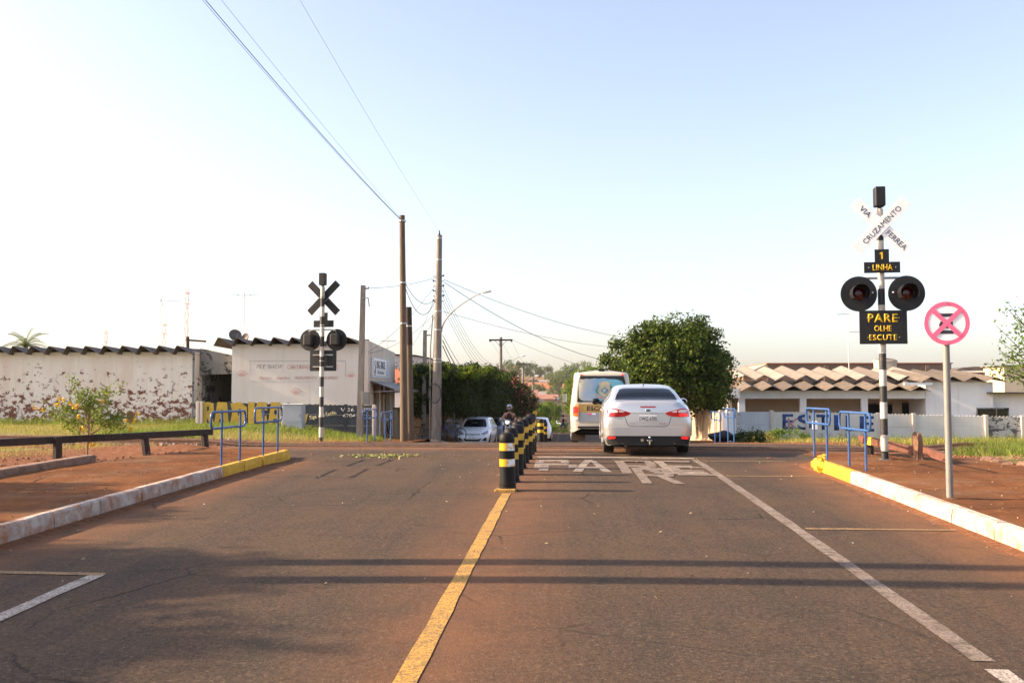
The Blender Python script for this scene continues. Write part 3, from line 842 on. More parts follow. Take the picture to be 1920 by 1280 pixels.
# ------------------------------------------------------------------ guard beams and stump
s = thing('guard_beam', 'long dark timber guard beam on short posts beside the left footway', 'barrier', (-8.1, 18.6, G(-8.1, 18.6)))
o0 = Vector(s.location)
def pts_at(px, py, y): return at(px, py, y) - o0
A, B_, C_, D_ = at(-330, 846, 13.4)-o0, at(108, 826, 16.9)-o0, at(270, 816, 18.9)-o0, at(397, 809, 20.6)-o0
for p, q in ((A, C_ + (C_-B_)*.02), (C_ - (C_-B_)*.03 + Vector((0, .05, .0)), D_)):
    d = (q-p); L = d.length
    m_ = MB().bbox(0, L, -.05, .05, -.065, .065, .012); m_.v = [(a, b2, c2+.012*math.sin(a*3.1)) for a, b2, c2 in m_.v]
    ob = m_.build('beam', M['old_timber'], s, loc=p); ob.rotation_euler = d.to_track_quat('X', 'Z').to_euler()
for px, y, ln in ((-200, 14.0, 0), (108, 16.95, .01), (272, 18.95, .09), (384, 20.45, .05)):
    top = at(px, 818 if px > 200 else 824, y) - o0; gz = G(top.x+o0.x, y) - o0.z
    MB().tube([(top.x+ln, top.y, gz-.3), (top.x-ln*.3, top.y, top.z+.05)], [.085, .08], 7).build('post', M['old_timber'], s)
s = thing('guard_beam', 'reddish timber guard beam slumped beside the right signal mast', 'barrier', (6.6, 17.2, G(6.6, 17.2)))
o0 = Vector(s.location)
for p, q in ((at(1612, 822, 18.1)-o0, at(1716, 845, 16.9)-o0), (at(1735, 845, 16.8)-o0, at(1778, 860, 16.0)-o0)):
    d = q-p
    ob = MB().bbox(0, d.length, -.05, .05, -.07, .07, .012).build('beam', M['red_timber'], s, loc=p); ob.rotation_euler = d.to_track_quat('X', 'Z').to_euler()
top = at(1633, 824, 18.0)-o0; gz = G(top.x+o0.x, 18.0)-o0.z
MB().tube([(top.x, top.y+.1, gz-.2), (top.x, top.y+.1, top.z+.03)], .08, 8).build('post', M['old_timber'], s)
q = MB().box(-.035, .035, -.012, .0, -.075, .075).build('reflector', M['sign_yellow'], s, loc=at(1629, 826, 17.86)-o0+Vector((0, -.06, .0))); q.rotation_euler = (0, R(14), R(-38))
b = at(1720, 858, 16.9)
mb = MB(); rows = []
for k, (zz, r) in enumerate(((-.2, .13), (0, .12), (.05, .10), (.12, .082), (.22, .078), (.30, .085), (.38, .08), (.43, .082), (.47, .07), (.49, .03))):
    rows.append([(r*math.cos(a)*(1+.22*math.sin(a*3+k*.5)+.12*math.sin(a*7+k*.3)), r*math.sin(a)*(1+.2*math.sin(a*2+k)+.12*math.sin(a*6)), zz+.035*math.sin(a*4)*(zz > .3)) for a in np.linspace(0, 2*math.pi, 15)])
tag(mb.sheet(rows).build('tree_stump', M['stump_wood'], smooth=True, loc=(b.x, b.y, G(b.x, b.y)-.02)), 'weathered broken tree stump beside the slumped red guard beam', 'stump')
for k in range(9):
    y = 16.7 - k*.28 + rng.uniform(-.1, .1); x = 7.1 + k*.1 + rng.uniform(-.1, .1); r = rng.uniform(.06, .12)
    mb = MB().sphere((0, 0, r*.35), (r*1.3, r, r*.6), 7, 5); mb.v = [(a+rng.uniform(-.02, .02), b2+rng.uniform(-.02, .02), c2) for a, b2, c2 in mb.v]
    tag(mb.build('rubble_lump', M['kerb_old'], loc=(x, y, G(x, y))), 'lump of broken kerb and earth along the right footway edge', 'rubble', 'rubble lumps along the footway edge')

# ------------------------------------------------------------------ poles
POLE = {}
def pole(key, label, name, px_b, px_t, py_t, y, r0, r1, mat, square=False, cat='pole', group='poles along the street', gz=None):
    base = at(px_b, 830, y); top = at(px_t, py_t, y)
    z0 = G(base.x, y) if gz is None else gz
    o = thing(name, label, cat, (base.x, y, z0), 0, group)
    dx, h = top.x-base.x, top.z-z0
    n = 4 if square else 14
    pts = [(dx*u, 0, -.4+(h+.4)*u) for u in np.linspace(0, 1, 9)]
    rad = [r0+(r1-r0)*u for u in np.linspace(0, 1, 9)]
    mb = MB()
    if square:
        mb.add([(dx*u+a*r*.9, b2*r*.9, (h+.4)*u-.4) for u, r in ((0, r0), (1, r1)) for a, b2 in ((-1,-1),(1,-1),(1,1),(-1,1))],
               [(0,1,5,4),(1,2,6,5),(2,3,7,6),(3,0,4,7),(0,3,2,1),(4,5,6,7)])
    else: mb.tube(pts, rad, n)
    mb.build('shaft', M[mat], o, not square)
    POLE[key] = (o, Vector((base.x, y, z0)), Vector((top.x, y, top.z)), r0, r1)
    return o, dx, h
def collar(o, dx, h, u, r, hh=.03, mat='galvanised'):
    MB().lathe([(r, -hh), (r, hh)], 14, (dx*u, 0, h*u)).build('clamp', M[mat], o)
o, dx, h = pole('wood', 'tallest timber pole beyond the track, wires running off its top', 'utility_pole', 758, 754, 404, 36.0, .155, .105, 'pole_timber')
for u in (.975, .70, .52): collar(o, dx, h, u, .15)
o, dx, h = pole('short', 'shorter dark topped timber pole close beside the tallest one', 'utility_pole', 770, 766, 576, 37.3, .145, .12, 'pole_timber')
collar(o, dx, h, .86, .14)
# creosoted cap
MB().tube([(dx*.72, 0, h*.72), (dx, 0, h+.005)], [.135, .126], 14).build('dark_top', M['old_timber'], o, True)
o, dx, h = pole('main', 'thick concrete lamp pole carrying many cables behind the timber poles', 'lamp_pole', 817, 824, 441, 42.0, .235, .12, 'pole_concrete')
for u in (.985, .88, .63, .54, .40, .385): collar(o, dx, h, u, .235-.115*u+.012)
MB().lathe([(.03, 0), (.05, .06), (.02, .12), (.035, .16), (.01, .22)], 8, (dx, 0, h)).build('insulator', M['black_paint'], o)
rk = MB()
for k in range(6): rk.lathe([(.03, 0), (.05, .03), (.03, .06)], 8, (dx*.75-.22 if k % 2 else dx*.75+.22, -.05, h*.80-.22*k)).box(dx*.75-.24, dx*.75+.24, -.03, .03, h*.80-.22*k-.015, h*.80-.22*k+.01)
rk.build('insulator_rack', M['black_paint'], o)
coil = MB()
for q in range(3): coil.tube([(-.02 + (.34+.02*q)*math.cos(a)*.75, -.24-.02*q, 2.15+(.42)*math.sin(a)) for a in np.linspace(0, 2*math.pi, 25)], .018, 6, False)
coil.build('cable_coil', M['wire'], o)
MB().tube([(-.25, -.1, .1), (-.24, -.1, 4.2), (-.15, -.05, 5.6)], .03, 8).build('conduit', M['steel_grey'], o)
def lamp_arm(o, p0, p1, p2, head_len, r=.03):
    p0, p1, p2 = Vector(p0), Vector(p1), Vector(p2)
    pts = []
    for u in np.linspace(0, 1, 14): pts.append(p0*(1-u)**2 + p1*2*u*(1-u)*.5 + p1*2*u*(1-u)*.5 + p2*u**2)
    arm = MB().tube(pts, r, 8).build('lamp_arm', M['galvanised'], o, True)
    d = Vector((1, 0, .1)).normalized()
    c = p2 + d*head_len*.45
    mb = MB().sphere((0, 0, 0), (head_len*.55, head_len*.26, head_len*.17), 14, 9)
    mb.v = [(a, b2, max(c2, -head_len*.09)) for a, b2, c2 in mb.v]
    MB.build(mb, 'lamp_head', M['white_paint'], arm, True, loc=c).rotation_euler = (0, R(-6), 0)
w = lambda px, py, y: at(px, py, y) - POLE['main'][1]
lamp_arm(o, w(828, 622, 42), w(830, 585, 41.9), w(903, 548, 41.0), .44)
POLE_FAR = []
for key, px, pt, y, lab in (('f1', 938, 632, 86, 'nearest far lamp pole with a crossarm above the flowering trees'), ('f2', 980, 679, 134, 'second far lamp pole with a crossarm down the street'), ('f3', 998.5, 712, 176, 'third and smallest far pole with a crossarm down the street')):
    o, dx, h = pole(key, lab, 'lamp_pole', px, px+1, pt, y, .19, .13, 'pole_concrete')
    ca = MB().box(dx-1.06, dx+1.06, -.16, -.04, h-.33, h-.19)
    ca.tube([(dx-.55, -.14, h-.3), (dx, -.14, h-.85)], .02, 6).tube([(dx+.55, -.14, h-.3), (dx, -.14, h-.85)], .02, 6)
    arm = ca.build('crossarm', M['old_timber'], o)
    for q in (-.95, -.3, .3, .95): MB().lathe([(.03, -.32), (.07, -.26), (.04, -.2)] if abs(q) > .5 else [(.03, -.2), (.07, -.12), (.03, -.05)], 8, (dx+q, -.1, h-.12)).build('insulator', M['black_paint'], arm)
    if key != 'f3': lamp_arm(o, (dx+.1, 0, h*.62), (dx+.3, 0, h*.72), (dx+1.75, -.3, h*.80), .5)
    else: MB().lathe([(.03, 0), (.05, .1)], 8, (dx, 0, h)).build('insulator', M['black_paint'], o)
o, dx, h = pole('svc1', 'square concrete service post in front of the painted fence', 'service_post', 674, 681, 535, 34.5, .125, .085, 'pole_concrete', True)
MB().tube([(dx+.08, 0, h-.12), (dx+.2, 0, h-.12), (dx+.2, 0, h-.05)], .02, 6).build('insulator', M['black_paint'], o)
MB().tube([(dx*.97, -.1, h*.91), (dx+.2, -.1, h*.92), (dx+.25, -.1, h*.86)], .025, 6).build('conduit', M['steel_grey'], o)
MB().bbox(.10, .36, -.14, .05, 1.3, 1.75, .01).build('meter_box', M['steel_grey'], o)
o, dx, h = pole('svc2', 'slim square concrete service post beside the thick lamp pole', 'service_post', 794, 797, 619, 47.5, .115, .095, 'pole_concrete', True)
MB().tube([(dx+.1, 0, h-.25), (dx+.3, 0, h-.25)], .03, 6).build('insulator', M['black_paint'], o)
# two poles standing just outside the picture on the left: their shadows cross the road
for k, (x, y, hh, lab) in enumerate(((-7.7, 8.05, 10.6, 'timber pole outside the picture on the left whose wires cross the sky'), (-7.9, 7.35, 8.3, 'shorter timber pole outside the picture on the left'))):
    z0 = P(y)+.1
    o = thing('utility_pole', lab, 'pole', (x, y, z0), 0, 'poles along the street')
    MB().tube([(0, 0, -.3), (0, 0, hh)], [.15, .10], 12).build('shaft', M['pole_timber'], o, True)
    POLE['n%d' % k] = (o, Vector((x, y, z0)), Vector((x, y, z0+hh)), .15, .1)

# ------------------------------------------------------------------ overhead wires
def wire(p, q, sag, label, r=.010, n=24, group='overhead wires'):
    p, q = Vector(p), Vector(q)
    pts = [p + (q-p)*u - Vector((0, 0, sag*4*u*(1-u))) for u in np.linspace(0, 1, n)]
    pts = [v - p for v in pts]
    ob = MB().tube(pts, r, 5, False).build('overhead_wire', M['wire'], loc=p)
    return tag(ob, label, 'wire', group)
ORD5 = ('topmost', 'second from top', 'middle', 'second lowest', 'lowest'); LMR = ('leftmost', 'middle', 'rightmost')
tw = POLE['wood'][2]; tn = POLE['n0'][2]
for k, (dz, dx2, sg) in enumerate(((-.20, .0, .30), (-.22, .02, .30), (-.24, -.015, .32), (-.16, .28, .15))):
    wire(tw + Vector((0, 0, dz)), tn + Vector((dx2, 0, dz)), sg, ('topmost of the three dark wires rising from the tallest timber pole', 'middle of the three dark wires rising from the tallest timber pole', 'lowest of the three dark wires rising from the tallest timber pole', 'faint thin wire just right of the three dark ones from the tallest timber pole')[k], (.009, .004, .005, .004)[k])
tm = POLE['main'][2]
wire(tm + Vector((0, 0, .15)), Vector((-5.6, 9.0, 10.9)), .25, 'single thin wire from the thick lamp pole up to the top of the picture', .0035, 30)
far_r = [at(1240, 640, 62), at(1240, 688, 60), at(1240, 655, 64)]
wire(at(832, 524, 42), far_r[0], .55, 'wire from the thick lamp pole into the round tree, uppermost', .012)
wire(at(833, 529, 42), far_r[1], 1.0, 'wire from the thick lamp pole into the round tree, lowest sagging', .014)
wire(at(828, 583, 42), far_r[2], .45, 'wire from the thick lamp pole into the round tree, middle one', .009)
f1 = POLE['f1'][2]; f2 = POLE['f2'][2]; f3 = POLE['f3'][2]
for k in range(5):
    wire(at(830, 535+10*k, 42), f1 + Vector((-.15, 0, -2.3-.28*k)), 1.2, f'{ORD5[k]} of five bundled wires between the thick lamp pole and nearest far pole', .009)
for k in range(3):
    wire(at(830, 628+10*k, 42), f1 + Vector((-.15, 0, -4.3-.35*k)), 1.3+.25*k, f'{("upper thin", "middle heavy", "lowest heavy")[k]} cable slung below the five bundled wires from the thick lamp pole', .02 if k else .012)
for k, q in enumerate((-.95, 0, .95)):
    wire(f1 + Vector((q, 0, -.2)), f2 + Vector((q, 0, -.2)), .8, f'{LMR[k]} wire between the nearest and second far poles', .010)
    wire(f2 + Vector((q, 0, -.2)), f3 + Vector((q, 0, -.2)), .8, f'{LMR[k]} wire between the second and third far poles', .012)
    wire(f3 + Vector((q, 0, -.2)), Vector((-5.5, 260, 3.2)) + Vector((q, 0, 0)), 1.0, f'{LMR[k]} wire running on down the street from the third far pole', .014)
wire(f1 + Vector((.95, 0, -.2)), at(1260, 708, 100), .9, 'long wire from the nearest far pole across the street', .012)
wire(at(757, 526, 36), at(817, 560, 42), .5, 'slack service wire between the tallest timber pole and the thick lamp pole, upper', .012)
wire(at(757, 530, 36), at(816, 563, 42), .9, 'slack service wire between the tallest timber pole and the thick lamp pole, lower', .014)
wire(at(684, 540, 34.5), at(818, 520, 42), .12, 'service wire from the square post to the thick lamp pole', .009)
wire(at(820, 530, 42), at(690, 660, 40.5), .3, 'service wire down to the shop front corner', .008)
wire(at(818, 584, 42), at(692, 662, 40.5), .35, 'lower service wire down to the shop front corner', .008)
wire(at(799, 622, 47.5), at(818, 583, 42), .15, 'short service wire from the slim post to the thick lamp pole', .009)
wire(at(819, 545, 42), at(768, 655, 52), .3, 'service wire down to the metal shed', .008)
for px, y in ((868, 56), (905, 70), (930, 80)):
    pass
# ------------------------------------------------------------------ wall materials
def peeling(name, base, under, lo_z, hi_z, thr_lo, thr_hi, stain=(.42, .33, .25), scale=1.6):
    """Painted plaster; the paint has come off in patches, more of them low on the wall."""
    t = NT(name)
    z = t.xyz()[2]
    c = t.ramp(t.noise(.8, 5, .6), [(.3, tuple(v*.92 for v in base)), (.7, base)])
    c = t.mix(t.ramp(t.noise(1.1, 6, .7, stretch=(1, 1, .25)), [(.42, 0.0), (.75, .55)]), c, stain)
    c = t.mix(t.ramp(t.noise(2.3, 5, .75, stretch=(1.6, 1, .07)), [(.56, 0.0), (.76, .28)]), c, tuple(v*.6 for v in stain))
    hz = t.math('DIVIDE', t.math('SUBTRACT', z, lo_z), hi_z - lo_z)
    thr = t.math('ADD', thr_lo, t.math('MULTIPLY', t.math('MINIMUM', t.math('MAXIMUM', hz, 0.0), 1.0), thr_hi - thr_lo))
    n = t.math('ADD', t.math('MULTIPLY', t.noise(scale, 8, .72, stretch=(1, 1, 1.5)), .8), t.math('MULTIPLY', t.noise(scale*5.5, 6, .7, stretch=(.6, 1, 2.0)), .2))
    pk = t.ramp(t.math('SUBTRACT', n, thr), [(0.0, 0.0), (.012, 1.0)])
    c = t.mix(pk, c, t.ramp(t.noise(9, 5), [(.3, tuple(v*.6 for v in under)), (.7, under)]))
    t.bump(t.math('SUBTRACT', t.math('MULTIPLY', t.noise(30, 4), .25), pk), .5, .012)
    return t.set(c, .9, spec=.2)
M['warehouse_wall'] = peeling('warehouse_wall', (.82, .75, .67), (.24, .10, .065), .2, 2.9, .475, .60, (.62, .42, .29), 2.6)
M['petshop_wall'] = peeling('petshop_wall', (.76, .70, .63), (.42, .33, .27), .2, 3.0, .70, .82, (.62, .53, .45))
M['shop_front'] = peeling('shop_front', (.72, .64, .55), (.40, .30, .23), .2, 3.0, .64, .80)
M['stained_concrete'] = peeling('stained_concrete', (.27, .26, .245), (.06, .055, .05), -5, 5, .48, .54, (.09, .082, .075), 1.3)
M['house_white'] = peeling('house_white', (.86, .85, .84), (.55, .46, .38), -1, 3, .70, .86, (.70, .64, .58))
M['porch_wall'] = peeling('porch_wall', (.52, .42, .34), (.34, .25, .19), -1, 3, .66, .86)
M['garden_wall'] = peeling('garden_wall', (.50, .40, .30), (.22, .15, .10), -2, 2, .58, .74)
M['grey_fence'] = peeling('grey_fence', (.62, .63, .66), (.25, .25, .27), -2, 2, .55, .60, (.36, .36, .38), 1.4)
M['beige_fence'] = peeling('beige_fence', (.70, .67, .61), (.44, .38, .33), -2, 2, .60, .66, (.52, .46, .40), 2.4)
M['dirty_fence'] = peeling('dirty_fence', (.52, .50, .46), (.12, .115, .105), -2, 2, .48, .53, (.25, .24, .22), 1.7)
M['fence_post'] = peeling('fence_post', (.66, .57, .50), (.35, .25, .2), -2, 2, .6, .66, (.5, .36, .29), 4)
M['black_fence'] = peeling('black_fence', (.045, .05, .058), (.34, .34, .34), -2, 2, .60, .66, (.12, .125, .135), 3.5)
M['wavy_wall'] = peeling('wavy_wall', (.60, .47, .31), (.14, .10, .07), -2, 2, .56, .62, (.34, .25, .16), 1.6)
M['brick_far'] = peeling('brick_far', (.22, .15, .11), (.34, .24, .18), -2, 6, .5, .6, (.14, .10, .08), 2)
M['graffiti_yellow'] = simple('graffiti_yellow', (.55, .35, .045), .8, var=.15, scale=5, dirt=(.25, .18, .07), dirt_amt=.5)
M['graffiti_white'] = simple('graffiti_white', (.42, .42, .42), .85, var=.3, scale=8, dirt=(.1, .1, .1), dirt_amt=.85)
M['graffiti_cream'] = simple('graffiti_cream', (.50, .45, .26), .85, var=.3, scale=8)
M['graffiti_blue'] = simple('graffiti_blue', (.028, .065, .22), .85, var=.25, scale=5, dirt=(.3, .3, .33), dirt_amt=.3)
M['graffiti_red'] = simple('graffiti_red', (.48, .24, .22), .85, var=.3, scale=8)
M['faded_red'] = simple('faded_red', (.58, .32, .28), .9, var=.2, scale=8, dirt=(.7, .62, .56), dirt_amt=.8)
M['faded_grey'] = simple('faded_grey', (.36, .33, .31), .9, var=.2, scale=8, dirt=(.7, .63, .57), dirt_amt=.9)

def X(px, y): return at(px, 740, y).x
def Z(py, y, px=1055): return at(px, py, y).z
def wall_with_holes(x0, x1, z0, z1, holes):
    """Rectangles tiling a wall in the x-z plane, leaving the holes open."""
    xs_ = sorted({x0, x1, *[h[0] for h in holes], *[h[1] for h in holes]}); zs_ = sorted({z0, z1, *[h[2] for h in holes], *[h[3] for h in holes]})
    out = []
    for a, b in zip(xs_, xs_[1:]):
        for c, d in zip(zs_, zs_[1:]):
            mx, mz = (a+b)/2, (c+d)/2
            if not any(h[0] < mx < h[1] and h[2] < mz < h[3] for h in holes): out.append((a, b, c, d))
    return out
def zig_sheet(pitch, depth, rise, amp, th=.012, peak=0.0):
    """One folded fibre-cement roof sheet: a ridge along +y with small waves on its edge."""
    rows = []
    prof = [(-.5, 0), (-.47, .03), (peak-.05, .97), (peak-.02, 1), (peak+.02, 1), (peak+.05, .97), (.47, .03), (.5, 0)]
    for y, dz in ((0, 0), (depth*.5, rise*.5), (depth, rise)):
        rows.append([(a*pitch*1.04, y, b*amp + dz) for a, b in prof])
    up = [[(x, y, z+th) for x, y, z in r] for r in rows]
    mb = MB().sheet(rows).sheet(up)
    n = len(prof)
    for r0, r1 in ((0, 3*n), (2*n, 5*n)):
        for k in range(n-1): mb.f.append((r0+k, r0+k+1, r1+k+1, r1+k))
    return mb
# ------------------------------------------------------------------ warehouse on the left
YW = 41.0
wh = thing('warehouse', 'long low whitewashed warehouse with peeling plaster and folded sheet roof', 'building', (X(363, YW)-6, YW, G(X(180, YW), YW)))
o0 = Vector(wh.location); zt = Z(660, YW, 200)-o0.z
x1 = X(363, YW)-o0.x; x0 = x1 - 14
MB().box(x0, x1, 0, 14, -.6, zt).build('wall', M['warehouse_wall'], wh)
MB().box(x1-.06, x1+.02, -.035, .0, -.6, zt+.06).build('corner_pier', M['stained_concrete'], wh)
pitch = 35.6*YW/FPX
sheet = zig_sheet(pitch, 14.6, -.5, .33, .03, -.22).mesh('roof_sheet', M['asbestos_dark'])
k = 0; x = x1 + .0
while x > x0:
    q = mesh_obj('roof_sheet', sheet, wh, (x - pitch*.5, -.42, zt-.10)); q.rotation_euler = (0, R(2.0*math.sin(k*7)), R(1.0*math.sin(k*3))); x -= pitch; k += 1
# ------------------------------------------------------------------ pet shop and bicycle shop
YB = 41.0
xa, xb = X(434, YB), X(690, YB)
pz = G((xa+xb)/2, YB) - .6
shop = thing('corner_shop', 'beige corner shop with faded pet lettering and a bicycle sign', 'building', ((xa+xb)/2, YB, pz))
o0 = Vector(shop.location)
zt = Z(645, YB, 560)-o0.z; xl, xr = xa-o0.x, xb-o0.x
YL = at(742, 740, YB).y + 0
depth = 6.6
MB().box(xl, xr-.22, 0, .25, -.5, zt).build('side_wall', M['petshop_wall'], shop)
MB().box(xl, xl+.25, .25, depth, -.5, zt).build('rear_wall', M['petshop_wall'], shop)
MB().box(xl+.25, xr-.22, depth-.25, depth, -.5, zt-.3).build('far_wall', M['petshop_wall'], shop)
pitch = 35.2*YB/FPX
sheet = zig_sheet(pitch, depth+.6, -.1, .33, .03, -.22).mesh('roof_sheet', M['asbestos_dark'])
x = xr - .25; k = 0
while x > xl - .5:
    q = mesh_obj('roof_sheet', sheet, shop, (x-pitch*.5, -.38, zt-.08)); q.rotation_euler = (0, R(1.5*math.sin(k*5)), 0); x -= pitch; k += 1
# street front: faces +x, its top edge falls away from us
ft0 = Z(638, YB, 690)-o0.z; ft1 = ft0 - .25
d0, d1 = 1.15, 5.7                       # shop opening along the front
hz = 2.35
mb = MB()
for a, b, z0_, z1_ in ((-.02, d0, -.5, hz), (d1-.35, depth, -.5, hz)):
    mb.box(xr-.22, xr, a, b, z0_, z1_)
mb.prism([(-.02, hz), (depth, hz), (depth, ft1), (-.02, ft0)], xr-.22, xr, 'x')
fr = mb.build('street_front', M['shop_front'], shop)
MB().box(xr-1.6, xr-1.5, d0, d1, -.5, hz).build('inner_wall', M['hole'], shop)
MB().box(xr-.20, xr-.04, d0+1.6, d0+2.0, -.5, hz).build('pier', M['shop_front'], shop)
MB().box(xr-.22, xr-.02, d0+.02, d0+.5, 0, 1.9).build('door_leaf', M['steel_grey'], shop)
MB().box(xr-.225, xr-.02, d0+2.5, d0+2.9, 0, 1.9).build('door_leaf', M['garden_wall'], shop)
sb = MB().bbox(xr+.01, xr+.06, .55, 5.0, Z(711, YB, 690)-o0.z+.08, Z(668, YB, 690)-o0.z, .01).build('signboard', simple('sign_panel', (.62, .64, .68), .5, var=.06, dirt=(.45, .38, .32), dirt_amt=.5), shop)
zc = (Z(711, YB, 690)+Z(668, YB, 690))/2 - o0.z + .04
MB().box(xr+.061, xr+.064, .95, 3.9, zc-.34, zc+.42).build('white_panel', M['sign_white'], sb)
rt = (math.pi/2, 0, math.pi/2)
lettering('BIG BIKE', .34, M['ink'], sb, (xr+.066, 2.55, zc+.16), 2.05, rt, .03)
lettering('Bicicletaria', .15, M['ink'], sb, (xr+.066, 2.55, zc-.18), 1.5, rt, .01)
mb = MB()
for a in np.linspace(0, 2*math.pi, 17)[:-1]: pass
mb.tube([(xr+.068, 1.15+.11*math.cos(a), zc-.22+.11*math.sin(a)) for a in np.linspace(0, 2*math.pi, 15)], .012, 5, False)
mb.tube([(xr+.068, 1.15, zc-.2), (xr+.068, 1.22, zc+.05), (xr+.068, 1.08, zc+.2), (xr+.068, 1.17, zc+.32)], .022, 5)
mb.build('emblem', M['ink'], sb)
aw = MB()
zaw = Z(712, YB, 690)-o0.z - .02
aw.add([(xr+.01, .45, zaw), (xr+.01, 6.3, zaw), (xr+1.25, 6.3, zaw-.42), (xr+1.25, .45, zaw-.42), (xr+.01, .45, zaw-.03), (xr+.01, 6.3, zaw-.03), (xr+1.25, 6.3, zaw-.45), (xr+1.25, .45, zaw-.45)],
       [(0,1,2,3), (4,7,6,5), (0,3,7,4), (1,5,6,2), (2,6,7,3)])
awn = aw.build('awning', M['steel_grey'], shop)
for yy in (.5, 2.4, 4.3, 6.25):
    MB().tube([(xr, yy, zaw-.5), (xr+1.2, yy, zaw-.45)], .018, 6).tube([(xr+.6, yy, zaw-.47), (xr+.6, yy, zaw-.2)], .014, 6).build('awning_strut', M['galvanised'], awn)
MB().tube([(xr+1.22, .5, zaw-.47), (xr+1.22, 6.25, zaw-.47)], .02, 6).build('awning_rail', M['galvanised'], awn)
MB().box(-.02+xr-.3, xr+.012, -.03, .1, ft0-.0, ft0+.05).build('coping', M['stained_concrete'], shop)
# faded lettering on the side wall
def L(px, py): p = at(px, py, YB) - o0; return (p.x, -.006, p.z)
sidew = [c for c in shop.children if c.name.startswith('side_wall')][0]
def w_px(n): return n*YB/FPX
lettering('PET SHOP', w_px(7.5), M['faded_grey'], sidew, L(505, 687), w_px(50), depth=.003, bold=-.004)
lettering('CANTINHO DOS ANIMAIS', w_px(8), M['faded_red'], sidew, L(586, 687.5), w_px(98), depth=.003, bold=.006)
lettering('Racao', w_px(6.5), M['faded_red'], sidew, L(497, 708), w_px(23), depth=.003, shear=.3)
lettering('Banho', w_px(6.5), M['faded_red'], sidew, L(531, 708), w_px(27), depth=.003, shear=.3)
lettering('MEDICAMENTOS', w_px(6), M['faded_red'], sidew, L(574, 708), w_px(42), depth=.003)
lettering('ANIMAIS', w_px(6), M['faded_red'], sidew, L(620, 708), w_px(27), depth=.003)
a, b = L(469, 677), L(648, 677)
MB().box(a[0], b[0], -.007, -.002, a[2]-.012, a[2]+.014).build('painted_line', M['faded_grey'], sidew)
a, b = L(469, 677), L(469, 702); MB().box(a[0]-.01, a[0]+.01, -.007, -.002, b[2], a[2]).build('painted_line', M['faded_grey'], sidew)
a, b = L(648, 677), L(648, 706); MB().box(a[0]-.01, a[0]+.01, -.007, -.002, b[2], a[2]).build('painted_line', M['faded_grey'], sidew)
a, b = L(470, 715), L(600, 715.5); MB().box(a[0], b[0], -.006, -.002, a[2]-.005, a[2]+.006).build('painted_line', M['faded_grey'], sidew)
for px, py, s_ in ((453, 702, 1), (555, 735, .95), (658, 704, .8)):
    c = L(px, py); mb = MB()
    mb.prism([(c[0]+w_px(7*s_)*math.cos(q), c[2]-w_px(1.5)+w_px((5 if math.sin(q) > 0 else 1.6)*s_)*math.sin(q)) for q in np.linspace(0, 2*math.pi, 17)[:-1]], -.007, -.002)
    for k2 in range(5):
        q = R(28+31*k2); ex, ez = c[0]+w_px(10.5*s_)*math.cos(q), c[2]+w_px(-3+10.5*s_*math.sin(q))
        mb.prism([(ex+w_px(1.2*s_)*math.cos(v), ez+w_px(1.9*s_)*math.sin(v)) for v in np.linspace(0, 2*math.pi, 9)[:-1]], -.007, -.002)
    mb.build('paw_print', M['faded_red'], sidew)
# link block between warehouse and shop: stained slab over a dark opening
lk = thing('carport_link', 'stained concrete slab over a dark opening between warehouse and shop', 'building', (X(398, YW+.6), YW+.6, pz))
o0 = Vector(lk.location); yq = YW+.6
xa_, xb_ = X(363, YW)-o0.x+.025, X(434, YB)-o0.x-.02
zz = lambda py: Z(py, yq, 398)-o0.z
MB().prism([(xa_, zz(703)), (xb_, zz(700)), (xb_, zz(668)), (xa_, zz(653))], 0, .35).build('slab', M['stained_concrete'], lk)
MB().box(xa_, xb_, 2.6, 2.8, -.4, zz(690)).build('back_wall', simple('shade_dark_wall', (.07, .062, .055), .95, var=.3), lk)  # back wall coloured dark to carry the shade inside the opening
MB().box(xa_, xa_+.1, .36, 2.59, -.4, zz(700)).build('side_wall', M['stained_concrete'], lk)
MB().box(xa_, xb_, .35, 2.8, zz(695), zz(680)).build('ceiling_slab', M['stained_concrete'], lk)
w_ = MB().box(X(384, yq+2.6)-o0.x, X(416, yq+2.6)-o0.x, 2.55, 2.598, Z(754, yq+2.6, 398)-o0.z, Z(721, yq+2.6, 398)-o0.z).build('window', M['hole'], lk)
MB().box(X(384, yq+2.6)-o0.x-.06, X(416, yq+2.6)-o0.x+.06, 2.52, 2.56, Z(754, yq+2.6, 398)-o0.z-.06, Z(754, yq+2.6, 398)-o0.z).build('sill', M['stained_concrete'], w_)
# ------------------------------------------------------------------ satellite dishes and aerials
def dish(px, py, y, r, label, face, cat='satellite dish'):
    c = at(px, py, y)
    o = thing('satellite_dish', label, cat, (c.x, y, c.z-r*1.1), face, 'dishes on the shop roof')
    prof = [(.01, .12), (r*.4, .10), (r*.75, .05), (r, -.02), (r*1.0, -.035), (r*.75, .03), (r*.4, .08), (.01, .10)]
    q = MB().lathe(prof, 24, (0, 0, 0), 'y').build('reflector', simple('dish_grey', (.13, .11, .105), .6, .3, var=.2), o, True, loc=(0, 0, r*1.1)); q.rotation_euler = (R(-25), 0, 0)
    MB().tube([(0, .1, r*1.0), (0, .12, 0), (0, .12, -.25)], .025, 6).build('mount', M['steel_grey'], o)
    MB().tube([(0, .05, r*.4), (0, -.5, r*1.1), (0, -.52, r*1.18)], .012, 6).build('feed_arm', M['steel_grey'], o)
dish(441, 628.5, 42.0, .285, 'larger grey satellite dish at the shop roof corner', R(30))
dish(459, 634, 42.4, .25, 'smaller grey satellite dish half behind the larger one', R(-35))
